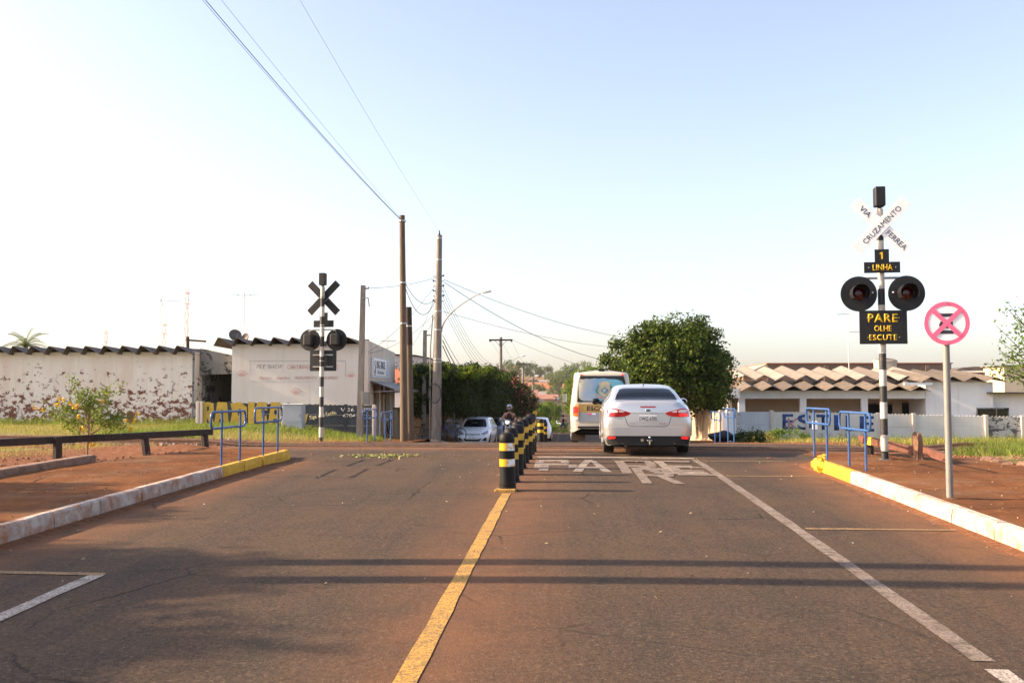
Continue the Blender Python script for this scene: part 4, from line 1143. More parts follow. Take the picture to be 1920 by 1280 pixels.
def aerial(label, px, y, py_top, py_bot, elems, r=.02, group='television aerials'):
    b = at(px, py_bot, y); tp = at(px, py_top, y)
    o = thing('television_aerial', label, 'aerial', (b.x, y, b.z), 0, group)
    MB().tube([(0, 0, 0), (0, 0, tp.z-b.z)], r, 6).build('mast', M['tower_haze_pale'], o)
    for (ax, ay, bx, by) in elems:
        p, q = at(ax, ay, y)-Vector(o.location), at(bx, by, y)-Vector(o.location)
        MB().tube([p, q], r*.7, 5).build('boom', M['steel_grey'], o)
aerial('aerial on a thin mast with one long boom above the warehouse', 299, 48, 552, 668, [(297, 563, 341, 565), (302, 562, 312, 552), (303, 564, 306, 576)])
aerial('aerial with a wide single crossbar above the shop roof', 457, 46, 537, 645, [(432, 553.5, 484, 553.5), (446, 551, 446, 556), (470, 551, 470, 556)])
aerial('small aerial with a short crossbar behind the bicycle shop', 726.5, 48, 622, 662, [(713, 639, 743, 639), (726, 625, 728, 625)])
aerial('leaning aerial with a bent top boom above the tiled roof', 1592, 52, 588, 696, [(1592, 588, 1569, 589.5), (1593, 622, 1611, 622)])
def tower(label, px, y, py_top, w0, w1, group='distant radio towers'):
    tp = at(px, py_top, y); gz = -3
    o = thing('radio_tower', label, 'tower', (tp.x, y, gz), 0, group)
    h = tp.z-gz; mb = MB(); n = max(6, int(h/2.2))
    for a, b2 in ((-1,-1),(1,-1),(1,1),(-1,1)): mb.tube([(a*w0/2, b2*w0/2, 0), (a*w1/2, b2*w1/2, h)], .06, 4)
    mb.build('legs', M['tower_haze_pale'], o)
    br = MB()
    for k in range(n):
        z0, z1 = h*k/n, h*(k+1)/n; q0, q1 = w0+(w1-w0)*k/n, w0+(w1-w0)*(k+1)/n
        br.tube([(-q0/2, -q0/2, z0), (q1/2, -q1/2, z1)], .035, 4).tube([(q0/2, q0/2, z0), (-q1/2, q1/2, z1)], .035, 4).tube([(-q1/2, -q1/2, z1), (q1/2, -q1/2, z1)], .035, 4)
    br.build('bracing', M['tower_haze_pale'], o)
    MB().tube([(-w1, 0, h-.8), (w1, 0, h-.8)], .12, 6).tube([(-w1, 0, h-2.5), (w1, 0, h-2.5)], .1, 6).build('antenna_arms', M['tower_haze_pale'], o)
tower('tall pale lattice radio tower beyond the warehouse', 351, 150, 540, .9, .45)
tower('shorter pale mast just left of the tall lattice tower', 308, 190, 602, .7, .6)
tower('short pale mast far left above the warehouse roof', 199, 190, 617, .6, .5)
o, dx, h = pole('leftx', 'distant pole with two crossarms above the warehouse corner', 'utility_pole', 352, 352, 631, 62, .13, .10, 'old_timber', gz=0.2)
for dz, L_ in ((.25, .75), (.85, 1.0)):
    q = MB().box(-L_*.8, L_, -.06, .06, h-dz-.06, h-dz+.06).build('crossarm', M['old_timber'], o); q.rotation_euler = (0, R(4), 0)
# ------------------------------------------------------------------ painted panel fence on the left
YF = 37.0
fx0, fx1 = X(372, YF), X(705, YF)
pf = thing('painted_fence', 'concrete panel fence painted black with fat yellow letters', 'fence', ((fx0+fx1)/2, YF, G((fx0+fx1)/2, YF)))
o0 = Vector(pf.location)
ztop = lambda px: Z(753 + (px-372)*.02, YF, px)-o0.z
posts = [372, 379, 432, 487, 540, 600, 648, 702]
for px in posts:
    p = X(px, YF)-o0.x
    MB().bbox(p-.06, p+.06, -.023 if 400 < px < 690 else -.08, .10, -.6, ztop(px)+.02, .01).build('post', M['fence_post'] if px < 400 or px > 690 else M['black_fence'], pf)
for a, b in zip(posts[1:], posts[2:]):
    p0, p1 = X(a, YF)-o0.x+.06, X(b, YF)-o0.x-.06
    tops = ztop(a)
    bot = -.7
    hh = (tops-bot)/4
    for r_ in range(4):
        top_poly = [(p0, bot+hh*r_), (p1, bot+hh*r_)]
        if r_ == 3:
            nseg = 10
            top_poly += [(p1-(p1-p0)*q/nseg, tops - .03 + .02*math.sin(q*2.9+a) ) for q in range(nseg+1)]
        else: top_poly += [(p1, bot+hh*(r_+1)-.008), (p0, bot+hh*(r_+1)-.008)]
        MB().prism(top_poly, -.022, .022).build('panel', M['black_fence'], pf)
def LF(px, py): p = at(px, py, YF)-o0; return p.x, p.z
def wF(n): return n*YF/FPX
FAT = {  # squat graffiti letters, drawn as outlines in a unit box
 'R': [(0,0),(.30,0),(.34,.32),(.62,0),(1,.02),(.70,.42),(.95,.62),(.90,.95),(.5,1.02),(0,1)],
 'A': [(0,.05),(.25,0),(.38,.25),(.62,.25),(.7,0),(1,.05),(.86,1),(.2,1.02)],
 'D': [(0,.1),(.12,.55),(0,.95),(.6,1.02),(.98,.78),(1,.3),(.7,0),(.3,.02)],
 'I': [(.05,0),(.95,.03),(1,1),(0,1.02)],
 'C': [(.2,.05),(.7,0),(1,.12),(.93,.42),(.62,.32),(.55,.68),(1,.62),(.95,1),(.3,1.02),(0,.6)]}
HOLES = {'R': (.42, .72, .10, .12), 'A': (.52, .55, .10, .12), 'D': (.55, .55, .12, .16)}
for ch, a, b in (('R', 381, 403), ('A', 402, 430), ('D', 432, 464), ('I', 465, 478), ('C', 476, 502), ('A', 503, 530)):
    x0, z0 = LF(a, 795); x1, z1 = LF(b, 754)
    ob = MB().prism([(x0+(x1-x0)*u, z0+(z1-z0)*v) for u, v in FAT[ch]], -.030, -.024).build('painted_letter', M['graffiti_yellow'], pf)
    if ch in HOLES:
        cx, cz, rx, rz_ = HOLES[ch]
        MB().prism([(x0+(x1-x0)*(cx+rx*math.cos(q)), z0+(z1-z0)*(cz+rz_*math.sin(q))) for q in np.linspace(0, 2*math.pi, 13)[:-1]], -.033, -.029).build('counter', M['black_fence'], ob)
x0, z0 = LF(566, 795); x1, z1 = LF(578, 775)
MB().prism([(x0, z0), (x0+(x1-x0)*.7, z0+.05), (x1, z1), (x0, z1-.1)], -.03, -.024).build('painted_letter', M['graffiti_yellow'], pf)
def fence_text(s, px, py, hpx, wpx, mat, **kw):
    p = LF(px, py); return lettering(s, wF(hpx), M[mat], pf, (p[0], -.026, p[1]), wF(wpx), depth=.003, **kw)
q = fence_text('Siga seu Estilo', 606, 779, 7, 52, 'graffiti_cream', bold=.01); q.rotation_euler = (math.pi/2, R(-11), 0)
fence_text('ACETES', 472, 803, 6, 38, 'graffiti_yellow')
fence_text('V 36', 652, 768, 7, 26, 'graffiti_white', bold=.01)
fence_text('4704', 655, 779, 7, 24, 'graffiti_white', bold=.01)
fence_text('JALU', 692, 768, 8, 20, 'graffiti_white', bold=.01)
# grey control cabinet
yc = 35.0; x0, x1 = X(529, yc), X(567, yc)
cb = thing('control_cabinet', 'plain grey metal control cabinet in front of the painted fence', 'cabinet', ((x0+x1)/2, yc, G((x0+x1)/2, yc)-.0))
hw = (x1-x0)/2; zt = Z(757, yc, 548)-cb.location.z
gm = simple('cabinet_grey', (.40, .41, .44), .5, var=.06, dirt=(.3, .22, .17), dirt_amt=.3)
MB().bbox(-hw, hw, 0, .45, .02, zt-.03, .01).build('body', gm, cb)
MB().bbox(-hw-.03, hw+.03, -.03, .48, zt-.03, zt, .008).build('lid', M['white_paint'], cb)
dr = MB().bbox(-hw+.04, hw-.04, -.012, .0, .32, zt-.07, .004).build('door', gm, cb)
MB().box(hw-.12, hw-.09, -.03, -.012, zt*.5, zt*.5+.1).build('handle', M['galvanised'], dr)
MB().box(-hw+.02, hw-.02, .02, .43, -.25, .03).build('plinth', M['stained_concrete'], cb)
# ------------------------------------------------------------------ things behind the poles on the left
yg = 47.2
gw = thing('garden_wall', 'low grey rendered garden wall along the pavement behind the poles', 'wall', (-8.25, 52, P(52)))
MB().box(-.1, .1, -4.8, 7, -.5, 1.95).build('masonry', M['garden_wall'], gw)
MB().box(-.14, .14, -4.82, 7.02, 1.95, 2.02).build('coping', M['stained_concrete'], gw)
MB().box(.11, .16, -3.4, -2.6, -.2, 1.6).build('gate_panel', M['red_timber'], gw)
gw = thing('ochre_wall', 'ochre garden wall in the shade of the clipped trees', 'wall', (-8.3, 70, P(70)))
MB().box(-.1, .1, -10.8, 20, -.8, 2.2).build('masonry', simple('ochre', (.42, .25, .11), .9, var=.2), gw)
MB().box(-.14, .14, -10.82, 20, 2.2, 2.27).build('coping', M['stained_concrete'], gw)
# big metal shed
ysd = 68
sx0, sx1 = X(735, ysd), X(880, ysd)
sd = thing('metal_shed', 'large pale corrugated metal shed with a curved roof behind the clipped trees', 'building', ((sx0+sx1)/2, ysd, -1.4))
o0 = Vector(sd.location)
poly = [(sx0-o0.x, -.5), (sx1-o0.x, -.5)] + [(X(px, ysd)-o0.x, Z(py, ysd, px)-o0.z) for px, py in ((880, 697), (850, 686), (815, 675), (780, 668), (735, 666))]
MB().prism(poly, 0, 18).build('cladding', M['tin'], sd)
rib = MB().box(-.03, .03, -.03, 0, 0, 1).mesh('rib', M['tin'])
for k in range(24):
    u = (k+.5)/24; px = 735+145*u
    py = float(np.interp(px, [735, 780, 815, 850, 880], [666, 668, 675, 686, 697]))
    q = mesh_obj('rib', rib, sd, (X(px, ysd)-o0.x, 0, 0)); q.scale = (1, 1, Z(py, ysd, px)-o0.z-.05)
rf = MB()
rows = [[(X(px, ysd)-o0.x, y_, Z(py, ysd, px)-o0.z+.03) for px, py in ((730, 665.5), (780, 667.5), (815, 674.5), (850, 685.5), (884, 698))] for y_ in (-.3, 18.2)]
rf.sheet(rows).sheet([[(a, b2, c2+.05) for a, b2, c2 in r] for r in rows]).build('roof', M['asbestos_dark'], sd)
# tiled house glimpsed between the poles
yh = 58
hs = thing('tiled_house', 'low house with a red tiled roof glimpsed between the timber poles', 'house', (X(752, yh), yh, -1.1))
o0 = Vector(hs.location)
M['roof_tile'] = simple('roof_tile', (.36, .12, .06), .85, var=.3, scale=8, bump=.4)
MB().box(-1.3, 1.35, 0, 6, -.4, Z(718, yh, 750)-o0.z).build('wall', M['house_white'], hs)
MB().prism([(-.4, Z(720, yh, 750)-o0.z), (6.3, Z(720, yh, 750)-o0.z), (3, Z(688, yh, 750)-o0.z)], -1.6, 1.7, 'x').build('roof', M['roof_tile'], hs)
# ------------------------------------------------------------------ right-hand panel fence
YR = 44.0
rfence = thing('panel_fence', 'weathered concrete panel fence with big blue letters on the right', 'fence', (X(1640, YR), YR, P(YR)+.05))
o0 = Vector(rfence.location)
posts = [1379, 1446, 1512, 1579, 1646, 1712, 1779, 1847, 1915, 1982]
top_z = lambda px: Z(float(np.interp(px, [1379, 1446, 1920], [770, 771, 781])), YR, px)-o0.z
post_m = MB().bbox(-.075, .075, -.10, .10, -.6, 1, .012)
for k, px in enumerate(posts):
    p = X(px, YR)-o0.x
    MB().bbox(p-.075, p+.075, -.10, .10, -.6, top_z(px)+.05, .012).build('post', M['fence_post'], rfence)
for k, (a, b) in enumerate(zip(posts, posts[1:])):
    p0, p1 = X(a, YR)-o0.x+.06, X(b, YR)-o0.x-.06
    mat = M['grey_fence'] if k == 0 else (M['dirty_fence'] if k >= 7 else M['beige_fence'])
    tops = top_z(b) - .01; bot = -.35; hh = (tops-bot)/3
    for r_ in range(3):
        poly = [(p0, bot+hh*r_), (p1, bot+hh*r_)]
        if r_ == 2 and k:
            nseg = 18; poly += [(p1-(p1-p0)*q/nseg, tops + (.035 if q % 2 else -.01)) for q in range(nseg+1)]
        else: poly += [(p1, bot+hh*(r_+1)-.012), (p0, bot+hh*(r_+1)-.012)]
        off = rng.uniform(-.006, .006)
        MB().prism(poly, -.025+off, .025+off).build('panel', mat, rfence)
for s_, px, py, wpx, hpx in (('E', 1477, 790, 20, 28), ('S', 1508, 791, 26, 28), ('T', 1543, 791, 24, 28), ('I', 1568, 792, 9, 28), ('L', 1597, 793, 22, 28), ('E', 1625, 794, 26, 28)):
    p = at(px, py, YR)-o0
    lettering(s_, hpx*YR/FPX, M['graffiti_blue'], rfence, (p.x, -.034, p.z), wpx*YR/FPX, depth=.003, bold=.02, name='painted_letter')
for s_, px, py, wpx in (('3', 1538, 817, 9), ('6', 1556, 817, 9), ('2', 1573, 817, 8), ('1', 1586, 817, 3), ('6', 1600, 818, 8), ('4', 1616, 818, 8)):
    p = at(px, py, YR)-o0
    lettering(s_, 10*YR/FPX, M['faded_grey'], rfence, (p.x, -.034, p.z), wpx*YR/FPX, depth=.003, name='painted_number')
p = at(1488, 795, YR)-o0
lettering('K', 22*YR/FPX, M['graffiti_red'], rfence, (p.x, -.036, p.z), 22*YR/FPX, depth=.003, name='painted_letter')
# small yellow marker post in the weeds
b = at(1528, 832, 31)
mk = thing('marker_post', 'small yellow post with a white plate in the weeds before the fence', 'marker', (b.x, 31, G(b.x, 31)))
MB().tube([(0, 0, -.2), (0, 0, .75)], .035, 8).build('post', M['sign_yellow'], mk)
zt = Z(789, 31, 1528)-mk.location.z
MB().bbox(-.08, .08, -.06, -.035, zt-.26, zt, .01).build('plate', M['sign_white'], mk)
MB().tube([(0, 0, .7), (0, 0, zt-.02)], .03, 8).build('post_head', M['sign_yellow'], mk)
# ------------------------------------------------------------------ white bungalow behind the fence
YH = 49.0
hz0 = P(YH)-.1
house = thing('white_bungalow', 'white bungalow with open porch and folded fibre cement roof sheets', 'house', (X(1560, YH), YH, hz0))
o0 = Vector(house.location)
hx = lambda px, y=YH: X(px, y)-o0.x
hz_ = lambda py, y=YH: Z(py, y, 1560)-o0.z
beam_t, beam_b = hz_(732), hz_(747)
MB().box(hx(1385), hx(1735), 0, .25, beam_b, beam_t).build('porch_beam', M['house_white'], house)
MB().box(hx(1366), hx(1385)-.003, -.25, .25, beam_b+.03, beam_t+.12).build('beam_end', M['house_white'], house)
for px in (1391, 1506, 1621):
    MB().box(hx(px-6), hx(px+6), .012, .238, -.3, beam_b).build('column', M['house_white'], house)
MB().box(hx(1366, YH+2.4), hx(1740, YH+2.4), 2.4, 2.6, -.3, beam_t).build('porch_back_wall', M['porch_wall'], house)
for a, b, t_, bt in ((1612, 1672, 758, 776), (1691, 1713, 757, 777)):
    yy = YH+2.38
    w_ = MB().box(hx(a, yy), hx(b, yy), 2.33, 2.395, Z(bt, yy, 1640)-o0.z-.2, Z(t_, yy, 1640)-o0.z).build('window', M['hole'], house)
    MB().box(hx(a, yy)-.05, hx(b, yy)+.05, 2.30, 2.34, Z(t_, yy, 1640)-o0.z, Z(t_, yy, 1640)-o0.z+.06).build('lintel', M['stained_concrete'], w_)
MB().box(hx(1366), hx(1366)+.2, .25, 2.4, -.3, beam_t).build('porch_side', M['porch_wall'], house)
MB().box(hx(1735)+.003, hx(1862), -.012, 5, -.3, hz_(716)).build('wing_wall', M['house_white'], house)
MB().box(hx(1862)+.003, hx(1990), .3, 5, -.3, hz_(738)).build('annex_wall', M['house_white'], house)
w_ = MB().box(hx(1830), hx(1888), -.05, -.013, hz_(783), hz_(765)).build('window', M['glass_dark'], house)
for a, b, c_, d_ in ((1829, 1831, 783, 765), (1888, 1890, 783, 765), (1829, 1890, 766, 764), (1866, 1867.5, 783, 765)):
    MB().box(hx(a), hx(b), -.065, -.048, hz_(c_), hz_(d_)).build('frame', M['stained_concrete'], w_)
MB().box(hx(1368), hx(1735), .2, 2.5, beam_t-.12, beam_t-.05).build('porch_ceiling', M['porch_wall'], house)
# lower and upper tiers of folded sheets
pitch = 37.8*YH/FPX
lo = zig_sheet(pitch, 2.6, .36, .24, .02).mesh('roof_sheet', M['roof_brown'])
for k in range(9):
    q = mesh_obj('roof_sheet', lo, house, (hx(1404)+pitch*k, -.65, hz_(733)-.02+rng.uniform(-.02, .02))); q.rotation_euler = (0, R(rng.uniform(-1.5, 1.5)), 0)
hi = zig_sheet(pitch, 5.0, .62, .25, .02).mesh('roof_sheet', M['asbestos'])
for k in range(10):
    q = mesh_obj('roof_sheet', hi, house, (hx(1396, YH+1.6)+pitch*k*1.01, 1.5, hz_(716, YH+1.6)+.06+rng.uniform(-.03, .03))); q.rotation_euler = (R(rng.uniform(-.6, .6)), R(rng.uniform(-3, 3)), R(rng.uniform(-1.6, 1.6))); q.location.y += rng.uniform(-.12, .12)
wg = zig_sheet(pitch, 5.4, .52, .24, .02).mesh('roof_sheet', M['roof_brown'])
for k in range(4):
    q = mesh_obj('roof_sheet', wg, house, (hx(1735)+pitch*(k+.15), -.5, hz_(716)-.02+rng.uniform(-.02, .02))); q.rotation_euler = (0, R(rng.uniform(-1.5, 1.5)), 0)
MB().prism([(hx(1372, YH+1.7), beam_t-.05), (hx(1740, YH+1.7), beam_t-.05), (hx(1740, YH+1.7), hz_(714, YH+1.7)), (hx(1385, YH+1.7), hz_(714, YH+1.7))], 2.0, 2.2).build('roof_riser', M['garden_wall'], house)
MB().box(hx(1850), hx(2000), -.3, 5.2, hz_(738), hz_(735)).build('annex_roof', M['asbestos_dark'], house)
MB().box(hx(1690), hx(1735)+.2, -.45, -.3, hz_(722), hz_(717)).build('fascia_board', M['white_paint'], house)
# brick building behind
yk = 60.0
bk = thing('brick_building', 'long brown brick building with a flat parapet behind the white bungalow', 'building', (X(1600, yk), yk, -1.2))
o0 = Vector(bk.location)
kx = lambda px: X(px, yk)-o0.x
kz = lambda py: Z(py, yk, 1600)-o0.z
MB().box(kx(1440), kx(1785), 0, 9, -.5, kz(682)).build('wall', M['brick_far'], bk)
MB().box(kx(1440)-.08, kx(1785)+.08, -.08, 9.1, kz(682), kz(680)).build('parapet_cap', M['roof_tile'], bk)
MB().prism([(kx(1404), kz(697)), (kx(1440)-.003, kz(697)), (kx(1440)-.003, kz(681))], .0, 8).build('side_gable', M['garden_wall'], bk)
for px in (1550, 1660, 1740): MB().box(kx(px)-.15, kx(px)+.15, -.1, -.003, -.5, kz(684)).build('pilaster', M['brick_far'], bk)
yt = 57.0
wt = thing('water_tank', 'squat cream water tank on the roof behind the banded mast', 'tank', (X(1661, yt), yt, Z(700, yt, 1661)))
MB().lathe([(.62, -.25), (.66, 0), (.66, .62), (.70, .64), (.70, .76), (.62, .78)], 10).build('body', peeling('tank_cream', (.62, .52, .38), (.3, .22, .15), -1, 2, .56, .62), wt)
MB().lathe([(.64, .785), (.45, .84), (.1, .9)], 10).build('lid', M['asbestos_dark'], wt)
yd = 66.0
dm = thing('arched_shed', 'dark arched shed roof behind the bungalow annex', 'building', (X(1835, yd), yd, -1.2))
o0 = Vector(dm.location)
arc = [(X(px, yd)-o0.x, Z(py, yd, px)-o0.z) for px, py in ((1895, 700), (1880, 692), (1858, 688), (1830, 687), (1806, 689), (1785, 696))]
MB().prism([(X(1785, yd)-o0.x, -.5), (X(1895, yd)-o0.x, -.5)] + arc, 0, 9).build('vault', M['asbestos_dark'], dm)
MB().box(X(1780, yd)-o0.x, X(1990, yd)-o0.x, -.25, -.02, Z(698, yd, 1835)-o0.z, Z(695, yd, 1835)-o0.z).build('eaves_board', M['house_white'], dm)
ye = 63.0
ob = thing('cream_annex', 'cream rendered annex showing through the leaves at the right edge', 'building', (X(1925, ye), ye, -1.2))
o0 = Vector(ob.location)
MB().box(X(1884, ye)-o0.x, X(2010, ye)-o0.x, 0, 6, -.3, Z(686, ye, 1925)-o0.z).build('wall', simple('cream', (.66, .55, .38), .9, var=.1, scale=2), ob)
MB().box(X(1878, ye)-o0.x, X(2015, ye)-o0.x, -.2, 6.2, Z(686, ye, 1925)-o0.z, Z(684, ye, 1925)-o0.z).build('roof_slab', M['stained_concrete'], ob)
# ------------------------------------------------------------------ wavy topped side wall and its kerb on the right pavement
ww = thing('wavy_wall', 'ochre boundary wall with a wavy top beside the parked cars', 'wall', (6.35, 46, P(46)))
yy = np.linspace(-7.2, 16, 110)
top = [1.62 + .10*math.sin(v*3.3)+.06*math.sin(v*1.7+1) for v in yy]
MB().prism([(-7.2, -.6), (16, -1.4)] + [(a, b) for a, b in zip(yy[::-1], top[::-1])], -.09, .09, 'x').build('masonry', M['wavy_wall'], ww)
MB().box(-.16, -.09, -7.1, 16, -.8, .38).build('plinth', simple('plinth_cream', (.62, .46, .28), .9, var=.15), ww)
pr = MB()
for v in np.arange(-6.4, 15, 1.9): pr.box(-.135, -.092, v-.12, v+.12, .38, 1.5)
for v in np.arange(-6.4, 15, 1.9): MB().box(-.135, -.092, v-.12, v+.12, .382, 1.5).build('pier', M['wavy_wall'], ww)
# return wall to the corner of the panel fence
rw = thing('return_wall', 'short bright rendered wall joining the wavy wall to the panel fence', 'wall', (6.9, 40.5, P(40.5)))
x1 = X(1379, YR)-6.9
MB().prism([(-.55, -1.75), (-.35, -1.75), (x1, 3.4), (x1-.2, 3.4)], -.4, 1.28, 'z').build('masonry', M['house_white'], rw)
# ------------------------------------------------------------------ vehicles
def car_paint(name, c, metal=.0, rough=.35, dirt=1.0):
    t = NT(name)
    col = t.ramp(t.noise(1.5, 4), [(.3, tuple(v*.95 for v in c)), (.7, c)])
    z = t.xyz()[2]
    dm = t.math('MULTIPLY', t.ramp(z, [(.15, 1.0), (.75, 0.0)]), t.ramp(t.noise(5, 6, .7), [(.3, .15*dirt), (.7, .75*dirt)]))
    col = t.mix(dm, col, (.28, .17, .10))
    return t.set(col, rough, metal, .5, .8)
M['silver'] = car_paint('silver_paint', (.60, .605, .62), .6, .28, .4)
M['car_white'] = car_paint('car_white', (.86, .88, .92), 0, .3, .25)
M['bus_cream'] = car_paint('bus_cream', (.60, .53, .42), 0, .4)
M['tyre'] = simple('tyre', (.016, .015, .014), .8, dirt=(.10, .06, .04), dirt_amt=.4)
M['rim'] = simple('rim', (.34, .34, .34), .35, .8, var=.1, dirt=(.2, .13, .08))
M['plastic_black'] = simple('plastic_black', (.008, .008, .0085), .6, var=.15)
M['car_glass'] = simple('car_glass', (.005, .008, .014), .1, var=.05, spec=.12)
M['chrome'] = simple('chrome', (.75, .75, .75), .12, 1.0, var=.03)
t = NT('tail_red'); M['tail_red'] = t.set((.42, .008, .012), .15, coat=.8)
t = NT('tail_lit'); t.set((.5, .02, .01), .2); t.b.inputs['Emission Color'].default_value = (1, .012, .02, 1); t.b.inputs['Emission Strength'].default_value = .55; M['tail_lit'] = t.m
M['tail_clear'] = simple('tail_clear', (.75, .62, .60), .12, var=.1, coat=.6)
M['tail_amber'] = simple('tail_amber', (.75, .16, .02), .15, var=.1, coat=.6)
M['headlight'] = simple('headlight', (.32, .33, .36), .1, .5, var=.3, coat=.8)
M['plate_grey'] = simple('plate_grey', (.66, .66, .64), .45, var=.05)
M['seam'] = simple('seam', (.03, .03, .03), .7)

def profile(zb, wl, wm, zm, wb, zbelt, wr, zr, zt):
    zl = zb + (zm-zb)*.45
    return [(wl*.97, zb), (wl+(wm-wl)*.6, zl), (wm, zm), (wm*.6+wb*.4, zm+(zbelt-zm)*.6), (wb, zbelt), (wb+(wr-wb)*.45, zbelt+(zr-zbelt)*.5), (wr, zr), (wr*.62, zr+(zt-zr)*.75), (0, zt)]
def loft_body(stations, wheels, arch_r, wheel_z, step=.06, nv=30):
    ys_ = np.array([s[0] for s in stations], float)
    keys = np.array([[c for p in profile(*s[1:]) for c in p] for s in stations], float)
    yy = np.unique(np.round(np.concatenate([ys_, np.arange(ys_[0], ys_[-1], step), ys_[0]+np.array([.01, .02]), ys_[-1]-np.array([.01, .02, .03])]), 4))
    K = pchip(ys_, keys, yy).reshape(len(yy), -1, 2)
    rows = []
    for y, kp in zip(yy, K):
        kp = kp.copy()
        for wy in wheels:
            d = abs(y-wy)
            if d < arch_r:
                za = wheel_z + math.sqrt(arch_r**2 - d*d)
                for i in range(4): kp[i, 1] = max(kp[i, 1], za + .025*i)
        seg = np.concatenate([[0], np.cumsum(np.hypot(*np.diff(kp, axis=0).T)+1e-5)])
        u = np.linspace(0, seg[-1], nv)
        pts = pchip(seg, kp, u)
        half = [(max(p[0], 0), y, p[1]) for p in pts]
        rows.append([(-a, b, c) for a, b, c in half] + half[::-1][1:])
    mb = MB().sheet(rows)
    n = len(rows[0]); m_ = len(rows)
    for r in (0, m_-1):
        o_ = r*n
        for k in range(n//2): mb.f.append((o_+k, o_+k+1, o_+n-2-k, o_+n-1-k) if n-2-k > k+1 else (o_+k, o_+k+1, o_+n-1-k))
    return mb
class Body:
    def __init__(s, root, mb, mat, name='body'):
        s.root = root; s.ob = mb.build(name, mat, root, True)
        s.ob.data.shade_smooth(); sharp(s.ob.data, 55)
        bm = bmesh.new(); bm.from_mesh(s.ob.data); s.tree = BVHTree.FromBMesh(bm); bm.free()
    def hit(s, a, b, axis, sign):
        """Where a line along `axis` first meets the body. axis 'y': (a,b)=(x,z); axis 'x': (y,z)."""
        if axis == 'y': o, d = Vector((a, -sign*20, b)), Vector((0, sign, 0))
        else: o, d = Vector((-sign*20, a, b)), Vector((sign, 0, 0))
        loc, nor, _, _ = s.tree.ray_cast(o, d)
        return loc, nor
    def patch(s, name, poly, mat, axis='y', sign=1, off=.004, cell=.05, parent=None, rim=.012):
        """Panel with a polygonal outline laid on the body; sign=+1 looks along +axis."""
        bm = bmesh.new()
        bm.faces.new([bm.verts.new((a, b, 0)) for a, b in poly])
        for ax in (0, 1):
            lo = min(p[ax] for p in poly); hi = max(p[ax] for p in poly)
            n = int((hi-lo)/cell)
            for k in range(1, n+1):
                c = lo + (hi-lo)*k/(n+1)
                bmesh.ops.bisect_plane(bm, geom=bm.verts[:]+bm.edges[:]+bm.faces[:], plane_co=(c, 0, 0) if ax == 0 else (0, c, 0), plane_no=(1, 0, 0) if ax == 0 else (0, 1, 0))
        bmesh.ops.triangulate(bm, faces=bm.faces[:])
        last = None
        for v in bm.verts:
            loc, nor = s.hit(v.co.x, v.co.y, axis, sign)
            if loc is None:
                loc = Vector((v.co.x, last[1] if last else 0, v.co.y)) if axis == 'y' else Vector((last[0] if last else 0, v.co.x, v.co.y))
            else: last = loc
            v.co = loc
        d = Vector((0, -sign, 0)) if axis == 'y' else Vector((-sign, 0, 0))
        r = bmesh.ops.extrude_face_region(bm, geom=bm.faces[:])
        for q in r['geom']:
            if isinstance(q, bmesh.types.BMVert): q.co += d*off
        for f in bm.faces: pass
        bmesh.ops.recalc_face_normals(bm, faces=bm.faces)
        me = bpy.data.meshes.new(name); bm.to_mesh(me); bm.free(); me.materials.append(mat); me.shade_smooth(); sharp(me, 35)
        return mesh_obj(name, me, parent or s.root)
    def line(s, name, pts, mat, axis='y', sign=1, r=.006, parent=None):
        out = []
        for (a, b), (c, d) in zip(pts, pts[1:]):
            n = max(2, int(math.hypot(c-a, d-b)/.05))
            for k in range(n): 
                loc, _ = s.hit(a+(c-a)*k/n, b+(d-b)*k/n, axis, sign)
                if loc: out.append(loc)
        loc, _ = s.hit(*pts[-1], axis, sign)
        if loc: out.append(loc)
        return MB().tube(out, r, 5).build(name, mat, parent or s.root)
def wheel(root, x, y, r, w, side):
    """Wheel with its tyre as mesh and the rim as a child."""
    prof = [(r*.62, -w/2), (r*.94, -w/2), (r, -w/2+.03), (r, w/2-.03), (r*.94, w/2), (r*.62, w/2)]
    o = MB().lathe(prof, 28, (0, 0, 0), 'x').build('wheel', M['tyre'], root, True, loc=(x, y, r))
    mb = MB().lathe([(r*.64, 0), (r*.60, side*.015), (r*.52, -side*.02), (r*.2, side*.0), (.03, side*.012)], 24, (side*w*.46, 0, 0), 'x')
    for k in range(5):
        a = 2*math.pi*k/5
        mb.tube([(side*w*.47, 0, 0), (side*w*.49, r*.58*math.cos(a), r*.58*math.sin(a))], [.05, .035], 6)
    mb.build('rim', M['rim'], o)
    return o
def mirror_poly(poly): return [(-a, b) for a, b in poly][::-1]

